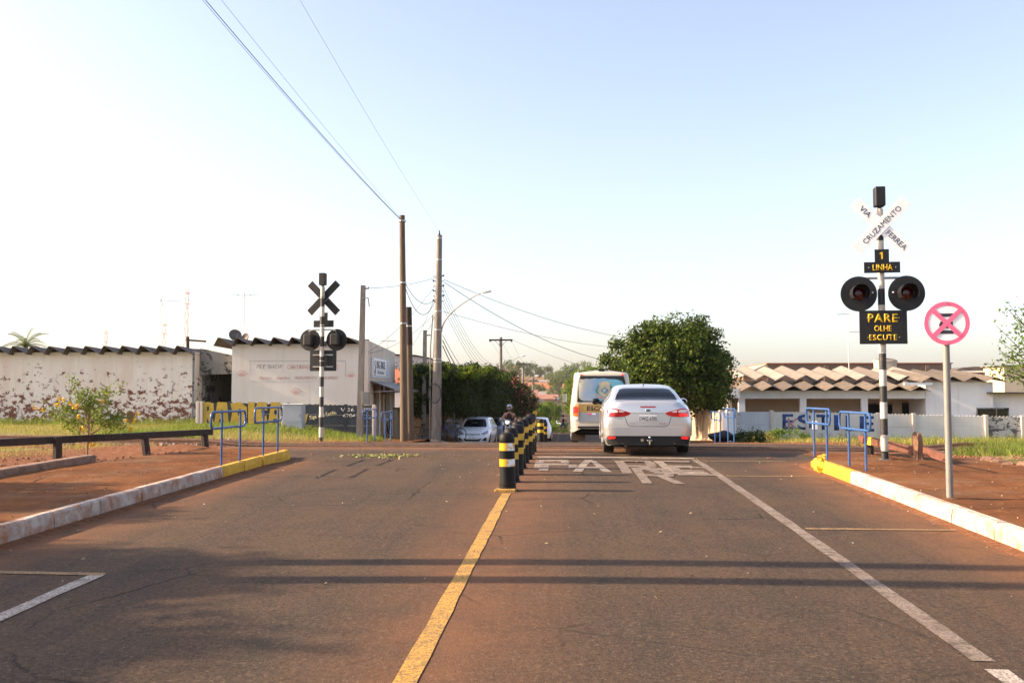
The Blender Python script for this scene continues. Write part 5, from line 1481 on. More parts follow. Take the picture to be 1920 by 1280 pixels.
# --- silver sedan, seen from behind
car = thing('silver_sedan', 'silver four door sedan seen from behind, waiting before the track', 'car', (1.70, 19.35, P(20.3)+.0), R(-1.2))
st = [ # y, zb, wl, wm, zm, wb, zbelt, wr, zr, zt
 (0.00, .235, .60, .70, .62, .64, .90, .46, .99, 1.01),
 (0.03, .215, .73, .80, .62, .71, .93, .54, 1.045, 1.065),
 (0.10, .20, .80, .865, .62, .765, .955, .60, 1.075, 1.10),
 (0.35, .20, .85, .905, .62, .82, .97, .66, 1.075, 1.105),
 (0.60, .19, .86, .91, .62, .845, .98, .67, 1.10, 1.125),
 (1.00, .19, .86, .91, .62, .86, .985, .63, 1.24, 1.275),
 (1.40, .19, .86, .91, .60, .865, .98, .59, 1.34, 1.385),
 (2.00, .19, .86, .91, .60, .87, .97, .59, 1.385, 1.435),
 (2.70, .19, .86, .91, .60, .87, .95, .58, 1.35, 1.40),
 (3.20, .19, .86, .91, .58, .865, .94, .63, 1.16, 1.21),
 (3.65, .19, .86, .905, .58, .85, .91, .66, .97, 1.02),
 (4.10, .20, .83, .88, .56, .80, .82, .60, .885, .92),
 (4.40, .24, .74, .80, .52, .70, .70, .46, .755, .775),
 (4.53, .34, .50, .58, .48, .48, .58, .30, .61, .62)]
WR, WF, RW = .96, 3.61, .318
cb_ = Body(car, loft_body(st, (WR, WF), .375, RW), M['silver'])
rw_ = [(-.63, 1.115), (.63, 1.115), (.60, 1.20), (.52, 1.32), (.42, 1.345), (-.42, 1.345), (-.52, 1.32), (-.60, 1.20)]
cb_.patch('rear_window', rw_, M['car_glass'], cell=.03, off=.03)
lamp = [(-.82, .78), (-.82, .90), (-.76, .945), (-.66, .945), (-.50, .905), (-.36, .865), (-.34, .855), (-.37, .82), (-.46, .785), (-.60, .775)]
for sgn, lmp in ((-1, lamp), (1, mirror_poly(lamp))):
    tl = cb_.patch('tail_lamp', lmp, M['tail_red'], cell=.04, off=.018)
    b2 = Body.__new__(Body); b2.root = car; bm = bmesh.new(); bm.from_mesh(tl.data); b2.tree = BVHTree.FromBMesh(bm); bm.free()
    inner = [(-.79, .86), (-.78, .915), (-.66, .925), (-.60, .90), (-.60, .865)]
    inner2 = [(-.575, .87), (-.57, .905), (-.46, .885), (-.50, .865)]
    for q in (inner, inner2): b2.patch('clear_lens', q if sgn < 0 else mirror_poly(q), M['tail_clear'], cell=.06, off=.004, parent=tl)
    lit = [(-.80, .79), (-.80, .845), (-.62, .845), (-.62, .79)]
    b2.patch('brake_light', lit if sgn < 0 else mirror_poly(lit), M['tail_lit'] if sgn > 0 else M['tail_red'], cell=.06, off=.003, parent=tl)
cb_.line('boot_seam', [(-.46, .775), (-.43, .68), (-.40, .61), (-.34, .585), (.34, .585), (.40, .61), (.43, .68), (.46, .775)], M['seam'], r=.0055)
cb_.line('boot_crease', [(-.36, .85), (-.18, .848), (.18, .848), (.36, .85)], M['galvanised'], r=.008)
cb_.patch('high_brake_light', [(-.15, .965), (.15, .965), (.155, .99), (-.155, .99)], M['tail_red'], off=.012)
pl = cb_.patch('number_plate', [(-.195, .69), (.195, .69), (.195, .82), (-.195, .82)], M['plate_grey'], off=.014, cell=.5)
yp = cb_.hit(0, .72, 'y', 1)[0].y
lettering('DWZ-6700', .070, M['ink'], pl, (0, yp-.020, .742), .35, bold=.008)
MB().box(-.17, .17, yp-.0165, yp-.0145, .793, .812).build('town_strip', M['sign_white'], pl)
MB().box(-.20, .20, yp-.010, yp+.005, .684, .826).build('plate_frame', M['galvanised'], pl)
lo = MB().sphere((0, yp-.012, .905), (.058, .010, .024), 18, 8).build('badge', M['chrome'], car, True)
MB().sphere((0, yp-.016, .905), (.050, .010, .019), 18, 8).build('badge_centre', simple('badge_blue', (.02, .05, .15), .2), lo, True)
lettering('Ford', .016, M['chrome'], lo, (0, yp-.0275, .905), .062, shear=.3, depth=.001)
y_ = cb_.hit(-.32, .65, 'y', 1)[0].y
lettering('FOCUS', .020, M['galvanised'], car, (-.30, y_-.004, .655), .115, depth=.003)
lettering('2.0 L', .016, M['galvanised'], car, (-.30, y_-.004, .625), .075, depth=.003)
lettering('Powershift', .020, M['tail_red'], car, (.29, y_-.004, .645), .14, depth=.003)
low = [(-.80, .215), (-.50, .215), (0, .205), (.50, .215), (.80, .215), (.845, .33), (.80, .385), (.6, .40), (.2, .408), (-.2, .408), (-.6, .40), (-.80, .385), (-.845, .33)]
cb_.patch('rear_bumper', [(-.862, .40), (.862, .40), (.868, .50), (.84, .562), (.6, .57), (0, .572), (-.6, .57), (-.84, .562), (-.868, .50)], M['silver'], cell=.05, off=.035)
cb_.patch('lower_bumper', low, M['plastic_black'], cell=.05, off=.02)
for sgn in (-1, 1):
    q = [(-.79, .335), (-.66, .345), (-.645, .378), (-.74, .385), (-.80, .375)]
    cb_.patch('bumper_reflector', q if sgn < 0 else mirror_poly(q), M['tail_lit'], cell=.06, off=.03)
yb = cb_.hit(0, .33, 'y', 1)[0].y
tb = MB().tube([(0.02, yb+.2, .24), (.02, yb-.10, .25), (.02, yb-.12, .33)], .02, 8).sphere((.02, yb-.12, .375), .026, 12, 8).bbox(-.03, .07, yb-.14, yb-.05, .30, .325, .005).build('tow_ball', M['chrome'], car, True)
MB().lathe([(.032, 0), (.034, .02), (.02, .03)], 12, (-.12, yb-.045, .315), 'y').build('socket', M['chrome'], tb)
MB().box(-.70, .70, .3, 4.2, .17, .30).build('underbody', M['hole'], car)
MB().tube([(-.45, .02, .215), (-.45, .5, .23)], .03, 8).build('exhaust', M['steel_grey'], car)
for sgn in (-1, 1):
    for y in (WR, WF): wheel(car, sgn*.765, y, RW, .215, sgn)
    for nm, q in (('rear_side_window', [(1.20, 1.03), (2.10, 1.02), (2.10, 1.335), (1.70, 1.305), (1.35, 1.20)]), ('front_side_window', [(2.18, 1.02), (3.12, 1.0), (2.85, 1.22), (2.62, 1.32), (2.18, 1.335)]), ('quarter_window', [(.98, 1.035), (1.14, 1.035), (1.27, 1.20), (1.22, 1.17)])):
        cb_.patch(nm, q, M['car_glass'], 'x', -sgn, .005, .06)
    for q in ([(2.14, 1.34), (2.14, .40), (2.05, .27)], [(1.28, .90), (1.42, .60), (1.36, .45)], [(3.18, .98), (3.22, .5), (3.1, .27)], [(1.36, .27), (3.1, .27)]): cb_.line('door_seam', q, M['seam'], 'x', -sgn, .005)
    for y in (1.55, 2.45):
        h_, _ = cb_.hit(y, .86, 'x', -sgn); MB().bbox(h_.x-.02 if sgn < 0 else h_.x-.005, h_.x+.005 if sgn < 0 else h_.x+.02, y-.10, y+.10, .845, .875, .008).build('door_handle', M['silver'], car)
    mr = MB().sphere((sgn*1.0, 3.02, 1.03), (.10, .09, .075), 12, 8).tube([(sgn*.86, 3.05, .98), (sgn*.95, 3.04, 1.0)], .03, 6).build('door_mirror', M['plastic_black'] if sgn < 0 else M['silver'], car, True)
    MB().sphere((sgn*1.005, 2.965, 1.03), (.075, .04, .055), 10, 6).build('mirror_glass', M['car_glass'], mr, True)
MB().tube([(0, 1.5, 1.39), (0, 1.38, 1.49)], .010, 6).build('roof_aerial', M['plastic_black'], car)
cb_.patch('windscreen', [(-.56, 1.03), (.56, 1.03), (.48, 1.33), (-.48, 1.33)], M['car_glass'], 'y', -1, .005, .06)
car.rotation_euler = (math.atan(.012), 0, R(-1.2))

# --- school minibus, seen from behind
bus = thing('school_minibus', 'cream and yellow school minibus from behind, crest mural in its rear window', 'minibus', (1.30, 32.0, P(34)), R(-.3))
bs = [(0.0, .56, .72, .80, 1.0, .78, 1.55, .62, 2.20, 2.27), (.03, .50, .86, .92, 1.0, .90, 1.55, .74, 2.32, 2.39), (.12, .45, .97, 1.01, 1.0, .98, 1.55, .83, 2.38, 2.46),
      (.40, .42, 1.02, 1.05, 1.0, 1.02, 1.55, .88, 2.40, 2.50), (2.5, .40, 1.02, 1.05, 1.0, 1.02, 1.55, .90, 2.42, 2.52), (4.6, .40, 1.02, 1.05, 1.0, 1.02, 1.5, .88, 2.38, 2.46),
      (5.3, .42, .98, 1.02, 1.0, .96, 1.35, .80, 2.0, 2.1), (5.9, .45, .92, .96, .9, .86, 1.1, .66, 1.3, 1.36), (6.2, .50, .7, .76, .8, .64, .95, .46, 1.08, 1.1)]
bb = Body(bus, loft_body(bs, (1.35, 4.9), .46, .36, .09, 30), M['bus_cream'])
# rear window: mural behind dark glass edge
M['dirty_flap'] = simple('dirty_flap', (.10, .065, .04), .9, var=.3)
M['window_band'] = simple('window_band', (.02, .018, .017), .3)
rwm = bb.patch('rear_window', [(-.82, 1.44), (.82, 1.44), (.80, 2.0), (.72, 2.31), (-.72, 2.31), (-.80, 2.0)], M['window_band'], off=.012, cell=.08)
t = NT('mural')
x = t.xyz()
c = t.ramp(t.math('ADD', t.math('MULTIPLY', x[0], .42), t.math('ADD', .45, t.math('MULTIPLY', t.math('SUBTRACT', t.noise(2.5, 4), .5), .45))), [(.08, (.60, .50, .28)), (.22, (.45, .50, .54)), (.40, (.22, .40, .60)), (.6, (.20, .50, .64)), (.9, (.10, .42, .58))])
c = t.mix(t.ramp(x[2], [(1.5, .0), (2.3, .4)]), c, (.55, .62, .65)) if False else c
M['mural'] = t.set(c, .35, coat=.3)
br = Body.__new__(Body); br.root = bus; bm = bmesh.new(); bm.from_mesh(rwm.data); br.tree = BVHTree.FromBMesh(bm); bm.free()
edge = [(-.78, 2.17), (-.70, 2.20), (-.62, 2.185), (-.52, 2.215), (-.40, 2.20), (-.25, 2.225), (-.1, 2.21), (.05, 2.225), (.2, 2.20), (.35, 2.195), (.5, 2.19), (.62, 2.15), (.70, 2.08), (.72, 1.95)]
mu = br.patch('mural', [(-.77, 1.60), (-.70, 1.51), (-.60, 1.475), (.76, 1.475), (.76, 1.8)] + edge[::-1], M['mural'], off=.006, cell=.08, parent=rwm)
ym = br.hit(0, 1.85, 'y', 1)[0].y - .010
cr = dict(cream=simple('crest_cream', (.60, .50, .33), .5), green=simple('crest_green', (.08, .26, .16), .5), blue=simple('crest_blue', (.12, .33, .46), .5), pink=simple('crest_pink', (.55, .36, .30), .5))
def crest(nm, poly, mat, dy): MB().prism([(a+.08, b) for a, b in poly], ym-dy-.004, ym-dy).build(nm, cr[mat], rwm)
sl = (br.hit(.08, 2.1, 'y', 1)[0].y - br.hit(.08, 1.6, 'y', 1)[0].y)/.5
crest('crest_shield', [(-.17, 1.98), (-.19, 1.80), (-.15, 1.68), (0, 1.60), (.15, 1.68), (.19, 1.80), (.17, 1.98)], 'cream', .02)
crest('crest_crown', [(-.17, 1.99), (.17, 1.99), (.19, 2.10), (.12, 2.07), (.10, 2.12), (-.10, 2.12), (-.12, 2.07), (-.19, 2.10)], 'cream', .022)
crest('crest_diamond', [(-.14, 1.82), (0, 1.70), (.14, 1.82), (0, 1.95)], 'blue', .026)
crest('crest_star', [(-.03, 1.78), (.03, 1.78), (.05, 1.84), (0, 1.89), (-.05, 1.84)], 'cream', .031)
crest('crest_ribbon', [(-.30, 1.70), (-.17, 1.66), (0, 1.57), (.17, 1.66), (.30, 1.70), (.26, 1.62), (0, 1.52), (-.26, 1.62)], 'pink', .024)
for sg in (-1, 1):
    for k in range(5):
        cx, cz = sg*(.24+.03*math.sin(k*1.2)), 1.74+.055*k
        crest('crest_leaf', [(cx-.045, cz), (cx, cz+.03), (cx+.045, cz+.005), (cx, cz-.025)], 'green', .025)
M['bus_yellow'] = simple('bus_yellow', (.56, .33, .075), .5, var=.1, dirt=(.35, .22, .12), dirt_amt=.4)
band = bb.patch('yellow_band', [(-.95, 1.10), (.95, 1.10), (.95, 1.37), (-.95, 1.37)], M['bus_yellow'], off=.006, cell=.08)
yb2 = bb.hit(0, 1.22, 'y', 1)[0].y
lettering('ESCOLAR', .155, M['ink'], band, (.02, yb2-.012, 1.235), 1.06, bold=.025)
hatch = bb.patch('tailgate_panel', [(-.72, .78), (.72, .78), (.72, 1.09), (-.72, 1.09)], simple('bus_grey', (.42, .42, .42), .5, var=.08, dirt=(.3, .2, .13)), off=.005, cell=.1)
bb.line('tailgate_seam', [(-.74, 1.40), (-.74, .76), (.74, .76), (.74, 1.40)], M['seam'], r=.008)
for a, mt in ((-.48, 'sign_red'), (-.34, 'sign_white'), (.26, 'sign_red'), (.40, 'sign_white')):
    y_ = bb.hit(a+.06, 1.04, 'y', 1)[0].y; MB().box(a, a+.135, y_-.012, y_-.004, 1.02, 1.075).build('reflector_strip', M[mt], hatch)
for sg in (-1, 1):
    f = lambda p: p if sg < 0 else mirror_poly(p)
    tl = bb.patch('tail_lamp', f([(-.965, .98), (-.965, 1.26), (-.90, 1.30), (-.80, 1.28), (-.79, 1.0), (-.85, .96)]), M['tail_lit'], off=.02, cell=.07)
    bb.patch('turn_lens', f([(-.965, .98), (-.965, 1.06), (-.79, 1.08), (-.79, 1.0), (-.85, .96)]), M['tail_amber'], off=.024, cell=.07, parent=tl)
    bb.patch('reverse_lens', f([(-.955, .85), (-.96, .955), (-.80, .965), (-.79, .87), (-.86, .835)]), M['tail_clear'], off=.02, cell=.07, parent=tl)
    bb.patch('marker_light', f([(-.74, 2.335), (-.64, 2.335), (-.65, 2.365), (-.72, 2.36)]), M['tail_lit'], off=.02, cell=.07)
    bb.patch('side_band', [(.35, 1.0), (4.6, 1.0), (4.6, 1.30), (.35, 1.30)], M['bus_yellow'], 'x', -sg, .005, .2)
    for k in range(4): bb.patch('side_window', [(.45+k*1.08, 1.45), (1.45+k*1.08, 1.45), (1.42+k*1.08, 2.18), (.5+k*1.08, 2.18)], M['car_glass'], 'x', -sg, .008, .15)
    bb.line('side_seam', [(.4, .78), (5.0, .78)], M['seam'], 'x', -sg, .008)
    for y in (1.35, 4.9): wheel(bus, sg*.90, y, .36, .22, sg)
    mr = MB().tube([(sg*1.0, 5.2, 1.15), (sg*1.22, 5.25, 1.35), (sg*1.25, 5.25, 1.75)], .018, 6).build('door_mirror', M['plastic_black'], bus)
    MB().bbox(sg*1.25-.09, sg*1.25+.09, 5.20, 5.27, 1.36, 1.74, .03).build('mirror_head', M['plastic_black'], mr)
    MB().bbox(sg*1.25-.075, sg*1.25+.075, 5.19, 5.198, 1.38, 1.72, .004).build('mirror_glass', M['chrome'], mr)
bb.patch('lower_shadow_panel', [(-.82, .44), (.82, .44), (.80, .64), (-.80, .64)], M['plastic_black'], off=.01, cell=.1)
MB().box(-.85, .85, .3, 5.6, .34, .5).build('underbody', M['hole'], bus)
MB().box(-.98, -.55, .75, .77, .12, .50).build('mud_flap', M['dirty_flap'], bus); MB().box(.55, .98, .75, .77, .12, .50).build('mud_flap', M['dirty_flap'], bus)
MB().bbox(-.12, .10, .10, .35, 2.47, 2.55, .02).build('roof_vent', M['plastic_black'], bus)
MB().bbox(-.76, .76, .16, .22, 2.37, 2.47, .02).build('top_cap', M['window_band'], bus)

# --- white hatchback, seen from the front
def hatchback(label, loc, rz, paint, detail=True, group=None):
    """Local front points to +y; turn by 180 degrees to face the camera."""
    o = thing('hatchback', label, 'car', loc, rz, group)
    s_ = [(0, .45, .55, .62, .6, .58, .9, .42, 1.1, 1.14), (.05, .3, .7, .77, .6, .70, .95, .52, 1.25, 1.29), (.3, .2, .78, .82, .6, .78, .97, .57, 1.36, 1.40), (.9, .19, .79, .84, .6, .80, .96, .58, 1.41, 1.46),
          (1.7, .19, .79, .84, .6, .80, .95, .58, 1.42, 1.47), (2.2, .19, .79, .84, .6, .80, .93, .57, 1.38, 1.42), (2.75, .19, .79, .84, .58, .79, .91, .62, 1.12, 1.16), (3.05, .2, .79, .83, .58, .77, .88, .62, .96, 1.0),
          (3.45, .2, .76, .81, .55, .72, .76, .55, .85, .885), (3.75, .21, .66, .73, .5, .62, .62, .45, .70, .73), (3.86, .22, .54, .62, .45, .50, .54, .36, .585, .60), (3.9, .24, .42, .50, .45, .40, .50, .28, .54, .55)]
    b_ = Body(o, loft_body(s_, (.68, 3.12), .36, .30, .07 if detail else .14, 26 if detail else 14), paint)
    b_.patch('windscreen', [(-.60, .98), (.60, .98), (.56, 1.15), (.46, 1.36), (-.46, 1.36), (-.56, 1.15)], M['car_glass'], 'y', -1, .006, .07)
    for sg in (-1, 1):
        for y in (.68, 3.12): wheel(o, sg*.73, y, .30, .19, sg)
        b_.patch('side_window', [(.5, .98), (2.45, .96), (2.05, 1.33), (1.0, 1.36)], M['car_glass'], 'x', -sg, .005, .12)
        if detail:
            f = lambda p: p if sg < 0 else mirror_poly(p)
            b_.patch('headlight', f([(-.73, .68), (-.60, .62), (-.44, .63), (-.42, .66), (-.55, .74), (-.70, .82), (-.735, .78)]), M['headlight'], 'y', -1, .012, .05)
            b_.patch('fog_recess', f([(-.70, .30), (-.48, .33), (-.54, .42), (-.66, .50), (-.70, .46)]), M['plastic_black'], 'y', -1, .006, .05)
            mr = MB().sphere((sg*.94, 2.35, .99), (.11, .07, .075), 12, 8).tube([(sg*.78, 2.42, .94), (sg*.88, 2.38, .96)], .03, 6).build('door_mirror', paint, o, True)
    if detail:
        b_.patch('upper_grille', [(-.40, .615), (.40, .615), (.36, .655), (-.36, .655)], M['plastic_black'], 'y', -1, .008, .05)
        b_.patch('lower_grille', [(-.46, .46), (-.36, .30), (.36, .30), (.46, .46), (.30, .40), (-.30, .40)], M['plastic_black'], 'y', -1, .008, .05)
        b_.line('bonnet_crease', [(-.30, .68), (-.42, .92)], M['seam'], 'y', -1, .004); b_.line('bonnet_crease', [(.30, .68), (.42, .92)], M['seam'], 'y', -1, .004)
        yq_ = b_.hit(0, .45, 'y', -1)[0].y
        pl = MB().box(-.20, .20, yq_+.012, yq_+.022, .40, .525).build('number_plate', M['sign_white'], o)
        lettering('EVP 9542', .055, M['ink'], pl, (0, yq_+.0225, .455), .32, (math.pi/2, 0, math.pi), .005)
        lo = MB().sphere((0, yq_+.015, .60), (.055, .015, .028), 14, 8).build('badge', M['chrome'], o, True)
        lettering('H', .03, M['ink'], lo, (0, yq_+.031, .60), .035, (math.pi/2, 0, math.pi), shear=.3, depth=.001)
        y1 = b_.hit(0, 1.18, 'y', -1)[0]
        lettering('VENDE', .075, simple('chalk', (.6, .62, .45), .7), o, (.05, y1.y+.012, 1.16), .30, (R(90+25), 0, math.pi), depth=.002)
        b_.line('bumper_seam', [(-.72, .62), (-.60, .57), (.60, .57), (.72, .62)], M['seam'], 'y', -1, .004)
        MB().box(-.55, .55, 2.52, 2.55, .985, 1.005).build('wiper', M['plastic_black'], o)
    MB().box(-.62, .62, .3, 3.6, .16, .28).build('underbody', M['hole'], o)
    return o
hb_y = 47.4
hatchback('white hatchback facing us, parked at the left kerb past the crossing', (at(892, 800, hb_y).x, hb_y+1.9+2.0, P(50)+.0), R(180-2.5), M['car_white'])
dk = car_paint('dark_paint', (.03, .03, .035), 0, .3)
hatchback('dark hatchback parked behind the white one in the tree shade', (-4.2, 59, P(57)), R(180), dk, False, 'cars farther down the street')
hatchback('pale blue hatchback half hidden behind the row of bollards', (at(1010, 800, 62).x, 64, P(62)), R(180), M['car_white'], False, 'cars farther down the street')
hatchback('white hatchback far down the dip of the street', (at(1049, 785, 210).x, 212, P(210)), R(180), M['car_white'], False, 'cars farther down the street')
hatchback('silver hatchback climbing the far hill', (at(1046, 763, 370).x, 372, P(370)), R(180), M['silver'], False, 'cars farther down the street')
hatchback('blue hatchback highest up on the far hill', (at(1048, 746, 460).x, 462, P(460)), R(180), car_paint('blue_car', (.18, .3, .45), 0, .3), False, 'cars farther down the street')

# ------------------------------------------------------------------ people and two-wheelers
def skin_body(name, joints, edges, mat, parent, sub=2):
    """One continuous surface grown on a skeleton of joints (position, radius)."""
    me = bpy.data.meshes.new(name)
    me.from_pydata([j[0] for j in joints], edges, [])
    o = bpy.data.objects.new(name, me); COL.objects.link(o)
    if parent: o.parent = parent
    o.modifiers.new('skin', 'SKIN')
    if not me.skin_vertices: 
        bpy.context.view_layer.objects.active = o
    for k, sv in enumerate(me.skin_vertices[0].data):
        r = joints[k][1]; sv.radius = r if hasattr(r, '__len__') else (r, r); sv.use_root = (k == 0)
    o.modifiers.new('sub', 'SUBSURF').levels = sub; o.modifiers['sub'].render_levels = sub
    me.materials.append(mat)
    return o
M['skin'] = simple('skin', (.42, .21, .13), .55, var=.1)
M['cloth_dark'] = simple('cloth_dark', (.035, .018, .018), .9, var=.2)
M['cloth_denim'] = simple('cloth_denim', (.06, .07, .11), .9, var=.2)
M['cloth_yellow'] = simple('cloth_yellow', (.60, .38, .03), .85, var=.1)
M['helmet'] = simple('helmet', (.30, .31, .33), .18, .4, var=.1, coat=.5)
def rider(name, label, loc, rz, top, legs, helmet=True, reach=.42, seat=.78, scale=1.0, group=None, hmat='helmet'):
    """Seated rider facing +y, hands on the bars."""
    o = thing(name, label, 'person', loc, rz, group); o.scale = (scale,)*3
    s = seat
    J = [((0, 0, s+.10), (.155, .12)), ((0, .03, s+.30), (.14, .105)), ((0, .06, s+.48), (.165, .11)), ((0, .07, s+.56), (.10, .08)), ((0, .08, s+.64), .05), ((0, .10, s+.70), .075), ((0, .10, s+.80), .10), ((0, .10, s+.88), .075)]
    E = [(0,1),(1,2),(2,3),(3,4),(4,5),(5,6),(6,7)]
    for sg in (-1, 1):
        k = len(J)
        J += [((sg*.19, .07, s+.53), .062), ((sg*.30, .16, s+.32), .045), ((sg*.33, reach-.03, s+.24), .034), ((sg*.325, reach+.05, s+.235), (.042, .026))]
        E += [(2, k), (k, k+1), (k+1, k+2), (k+2, k+3)]
        for q, (dx, dy, dz) in enumerate(((-.035, .05, -.01), (-.012, .06, -.015), (.012, .06, -.015), (.034, .05, -.012), (-.05*1, .0, -.015))):
            J.append(((sg*(.325+dx*.9), reach+.06+dy, s+.235+dz), .011)); E.append((k+3, len(J)-1))
        k = len(J)
        J += [((sg*.10, .02, s+.03), .09), ((sg*.19, .42, s-.02), .065), ((sg*.19, .36, s-.40), .045), ((sg*.19, .36, s-.48), .04), ((sg*.19, .48, s-.50), .035)]
        E += [(0, k), (k, k+1), (k+1, k+2), (k+2, k+3), (k+3, k+4)]
    body = skin_body('body', J, E, M['skin'], o, 1)
    # clothing: vest and trousers slightly outside the body
    skin_body('vest', [((0, -.005, s+.06), (.172, .135)), ((0, .03, s+.30), (.158, .122)), ((0, .06, s+.47), (.178, .124)), ((0, .07, s+.545), (.11, .085))] + [((sg*.13, .07, s+.54), .07) for sg in (-1, 1)], [(0,1),(1,2),(2,3),(2,4),(2,5)], top, o, 1)
    LJ = [((0, 0, s+.06), (.165, .13))]; LE = []
    for sg in (-1, 1):
        k = len(LJ); LJ += [((sg*.10, .02, s+.03), .105), ((sg*.19, .42, s-.02), .08), ((sg*.19, .36, s-.36), .06)]; LE += [(0, k), (k, k+1), (k+1, k+2)]
    skin_body('trousers', LJ, LE, legs, o, 1)
    for sg in (-1, 1): MB().sphere((sg*.19, .42, s-.515), (.055, .13, .04), 10, 6).build('shoe', M['plastic_black'], o, True)
    hd = s+.80
    if helmet:
        hm = MB().sphere((0, .09, hd+.02), (.135, .155, .14), 18, 12)
        hm.v = [(a, b2, c2) if not (b2 > .16 and c2 < hd+.03) else (a*.92, .16, c2) for a, b2, c2 in hm.v]
        h_ = hm.build('helmet', M[hmat], o, True)
        MB().sphere((0, .15, hd+.09), (.12, .115, .035), 12, 6).build('visor', M['chrome'], h_, True)
        MB().tube([(-.11, .10, hd-.05), (-.07, .19, hd-.115), (.07, .19, hd-.115), (.11, .10, hd-.05)], .025, 6).build('chin_guard', M['plastic_black'], h_)
    else:
        MB().sphere((0, .08, hd+.03), (.115, .125, .115), 14, 9).build('hair', M['plastic_black'], o, True)
    for sg in (-1, 1): MB().sphere((sg*.04, .195, hd+.01), (.016, .01, .01), 8, 6).build('eye', M['ink'], o)
    MB().tube([(0, .195, hd+.01), (0, .218, hd-.03)], [.008, .017], 6).build('nose', M['skin'], o)
    MB().sphere((0, .195, hd-.065), (.03, .008, .009), 8, 5).build('mouth', M['sign_red'] if False else M['cloth_dark'], o)
    return o
def motorcycle(label, loc, rz, paint, group=None):
    o = thing('motorcycle', label, 'motorcycle', loc, rz, group)
    for y in (-.62, .66):
        w_ = MB().lathe([(.20, -.04), (.275, -.045), (.29, 0), (.275, .045), (.20, .04)], 22, (0, 0, 0), 'x').build('wheel', M['tyre'], o, True, loc=(0, y, .29))
        MB().lathe([(.21, -.02), (.20, 0), (.05, .03), (.05, -.03), (.20, -.01)], 16, (0, 0, 0), 'x').build('rim', M['rim'], w_)
    MB().tube([(0, -.62, .29), (0, -.2, .42), (0, .25, .45), (0, .48, .85)], [.05, .07, .08, .05], 8).build('frame', M['plastic_black'], o)
    MB().sphere((0, .0, .36), (.14, .22, .16), 12, 8).build('engine', M['steel_grey'], o, True)
    MB().sphere((0, -.30, .74), (.13, .42, .06), 14, 8).build('seat', M['plastic_black'], o, True)
    fk = MB().tube([(-.09, .66, .29), (-.09, .50, .92)], .025, 7).tube([(.09, .66, .29), (.09, .50, .92)], .025, 7).build('fork', M['galvanised'], o)
    MB().sphere((0, .66, .56), (.075, .20, .08), 12, 8).build('mudguard', paint, fk, True)
    MB().sphere((0, .40, .62), (.17, .12, .26), 14, 9).build('leg_shield', paint, o, True)
    hb = MB().tube([(-.36, .40, 1.02), (-.12, .46, 1.0), (.12, .46, 1.0), (.36, .40, 1.02)], .016, 7).build('handlebar', M['plastic_black'], o)
    fa = MB().sphere((0, .50, .98), (.17, .12, .12), 14, 9).build('fairing', paint, hb, True)
    t = MB().sphere((0, .60, .97), (.085, .05, .06), 12, 8).build('headlight', M['lamp_lit'], o, True)
    for sg in (-1, 1): MB().tube([(sg*.22, .43, 1.02), (sg*.30, .38, 1.20)], .008, 5).sphere((sg*.31, .37, 1.23), (.055, .02, .035), 8, 6).build('mirror', M['plastic_black'], hb)
    MB().bbox(-.08, .08, -.98, -.94, .52, .66, .01).build('number_plate', M['plate_grey'], o)
    return o
t = NT('lamp_lit'); t.set((.9, .88, .8), .2); t.b.inputs['Emission Color'].default_value = (1, .93, .75, 1); t.b.inputs['Emission Strength'].default_value = 3.0; M['lamp_lit'] = t.m
my = 43.5; mx = at(955, 800, my).x
motorcycle('grey motorcycle with its headlight on, coming towards the crossing', (mx, my, P(my)), R(180-6), M['helmet'])
rider('person', 'person in dark sleeveless vest and grey helmet riding the motorcycle', (mx, my+.25, P(my)), R(180-6), M['cloth_dark'], M['cloth_denim'], True, .55, .80)
def bicycle(label, loc, rz, col, group=None, lean=0.0):
    o = thing('bicycle', label, 'bicycle', loc, rz, group); o.rotation_euler = (0, lean, rz)
    for y in (-.52, .52):
        w_ = MB().tube([(0, y+.32*math.cos(a), .33+.32*math.sin(a)) for a in np.linspace(0, 2*math.pi, 25)], .017, 6, False).build('wheel', M['tyre'], o, True)
        sp = MB()
        for k in range(8):
            a = k*math.pi/8; sp.tube([(0, y+.31*math.cos(a), .33+.31*math.sin(a)), (0, y-.31*math.cos(a), .33-.31*math.sin(a))], .003, 3)
        sp.build('spokes', M['galvanised'], w_)
    MB().tube([(0, -.52, .33), (0, -.05, .30), (0, .38, .70), (0, .36, .82)], .018, 6).tube([(0, -.52, .33), (0, -.20, .78)], .014, 6).tube([(0, -.05, .30), (0, -.22, .85)], .018, 6).tube([(0, -.20, .76), (0, .38, .76)], .018, 6).tube([(0, .36, .85), (0, .52, .33)], .016, 6).build('frame', col, o)
    MB().sphere((0, -.24, .88), (.08, .13, .035), 10, 6).build('saddle', M['plastic_black'], o, True)
    MB().tube([(-.27, .20, .98), (-.2, .34, 1.0), (0, .38, .92), (.2, .34, 1.0), (.27, .20, .98)], .013, 6).build('handlebar', M['chrome'], o)
    MB().lathe([(.09, -.01), (.09, .01)], 14, (0.03, -.05, .30), 'x').tube([(.05, -.05, .30), (.06, .04, .16)], .01, 5).tube([(-.05, -.05, .30), (-.06, -.14, .44)], .01, 5).build('crank', M['galvanised'], o)
    return o
cy = 88; cx = at(1056, 800, cy).x
bicycle('bicycle ridden away down the street beside the minibus', (cx, cy, P(cy)), 0, M['sign_red'], 'bicycles')
rider('person', 'cyclist in dark clothes riding away beside the minibus', (cx, cy-.22, P(cy)), 0, M['cloth_dark'], M['cloth_denim'], False, .50, .84)
cy = 50; cx = at(1003.5, 800, cy).x
motorcycle('dark motorcycle behind the row of bollards', (cx, cy, P(cy)), R(3), M['plastic_black'])
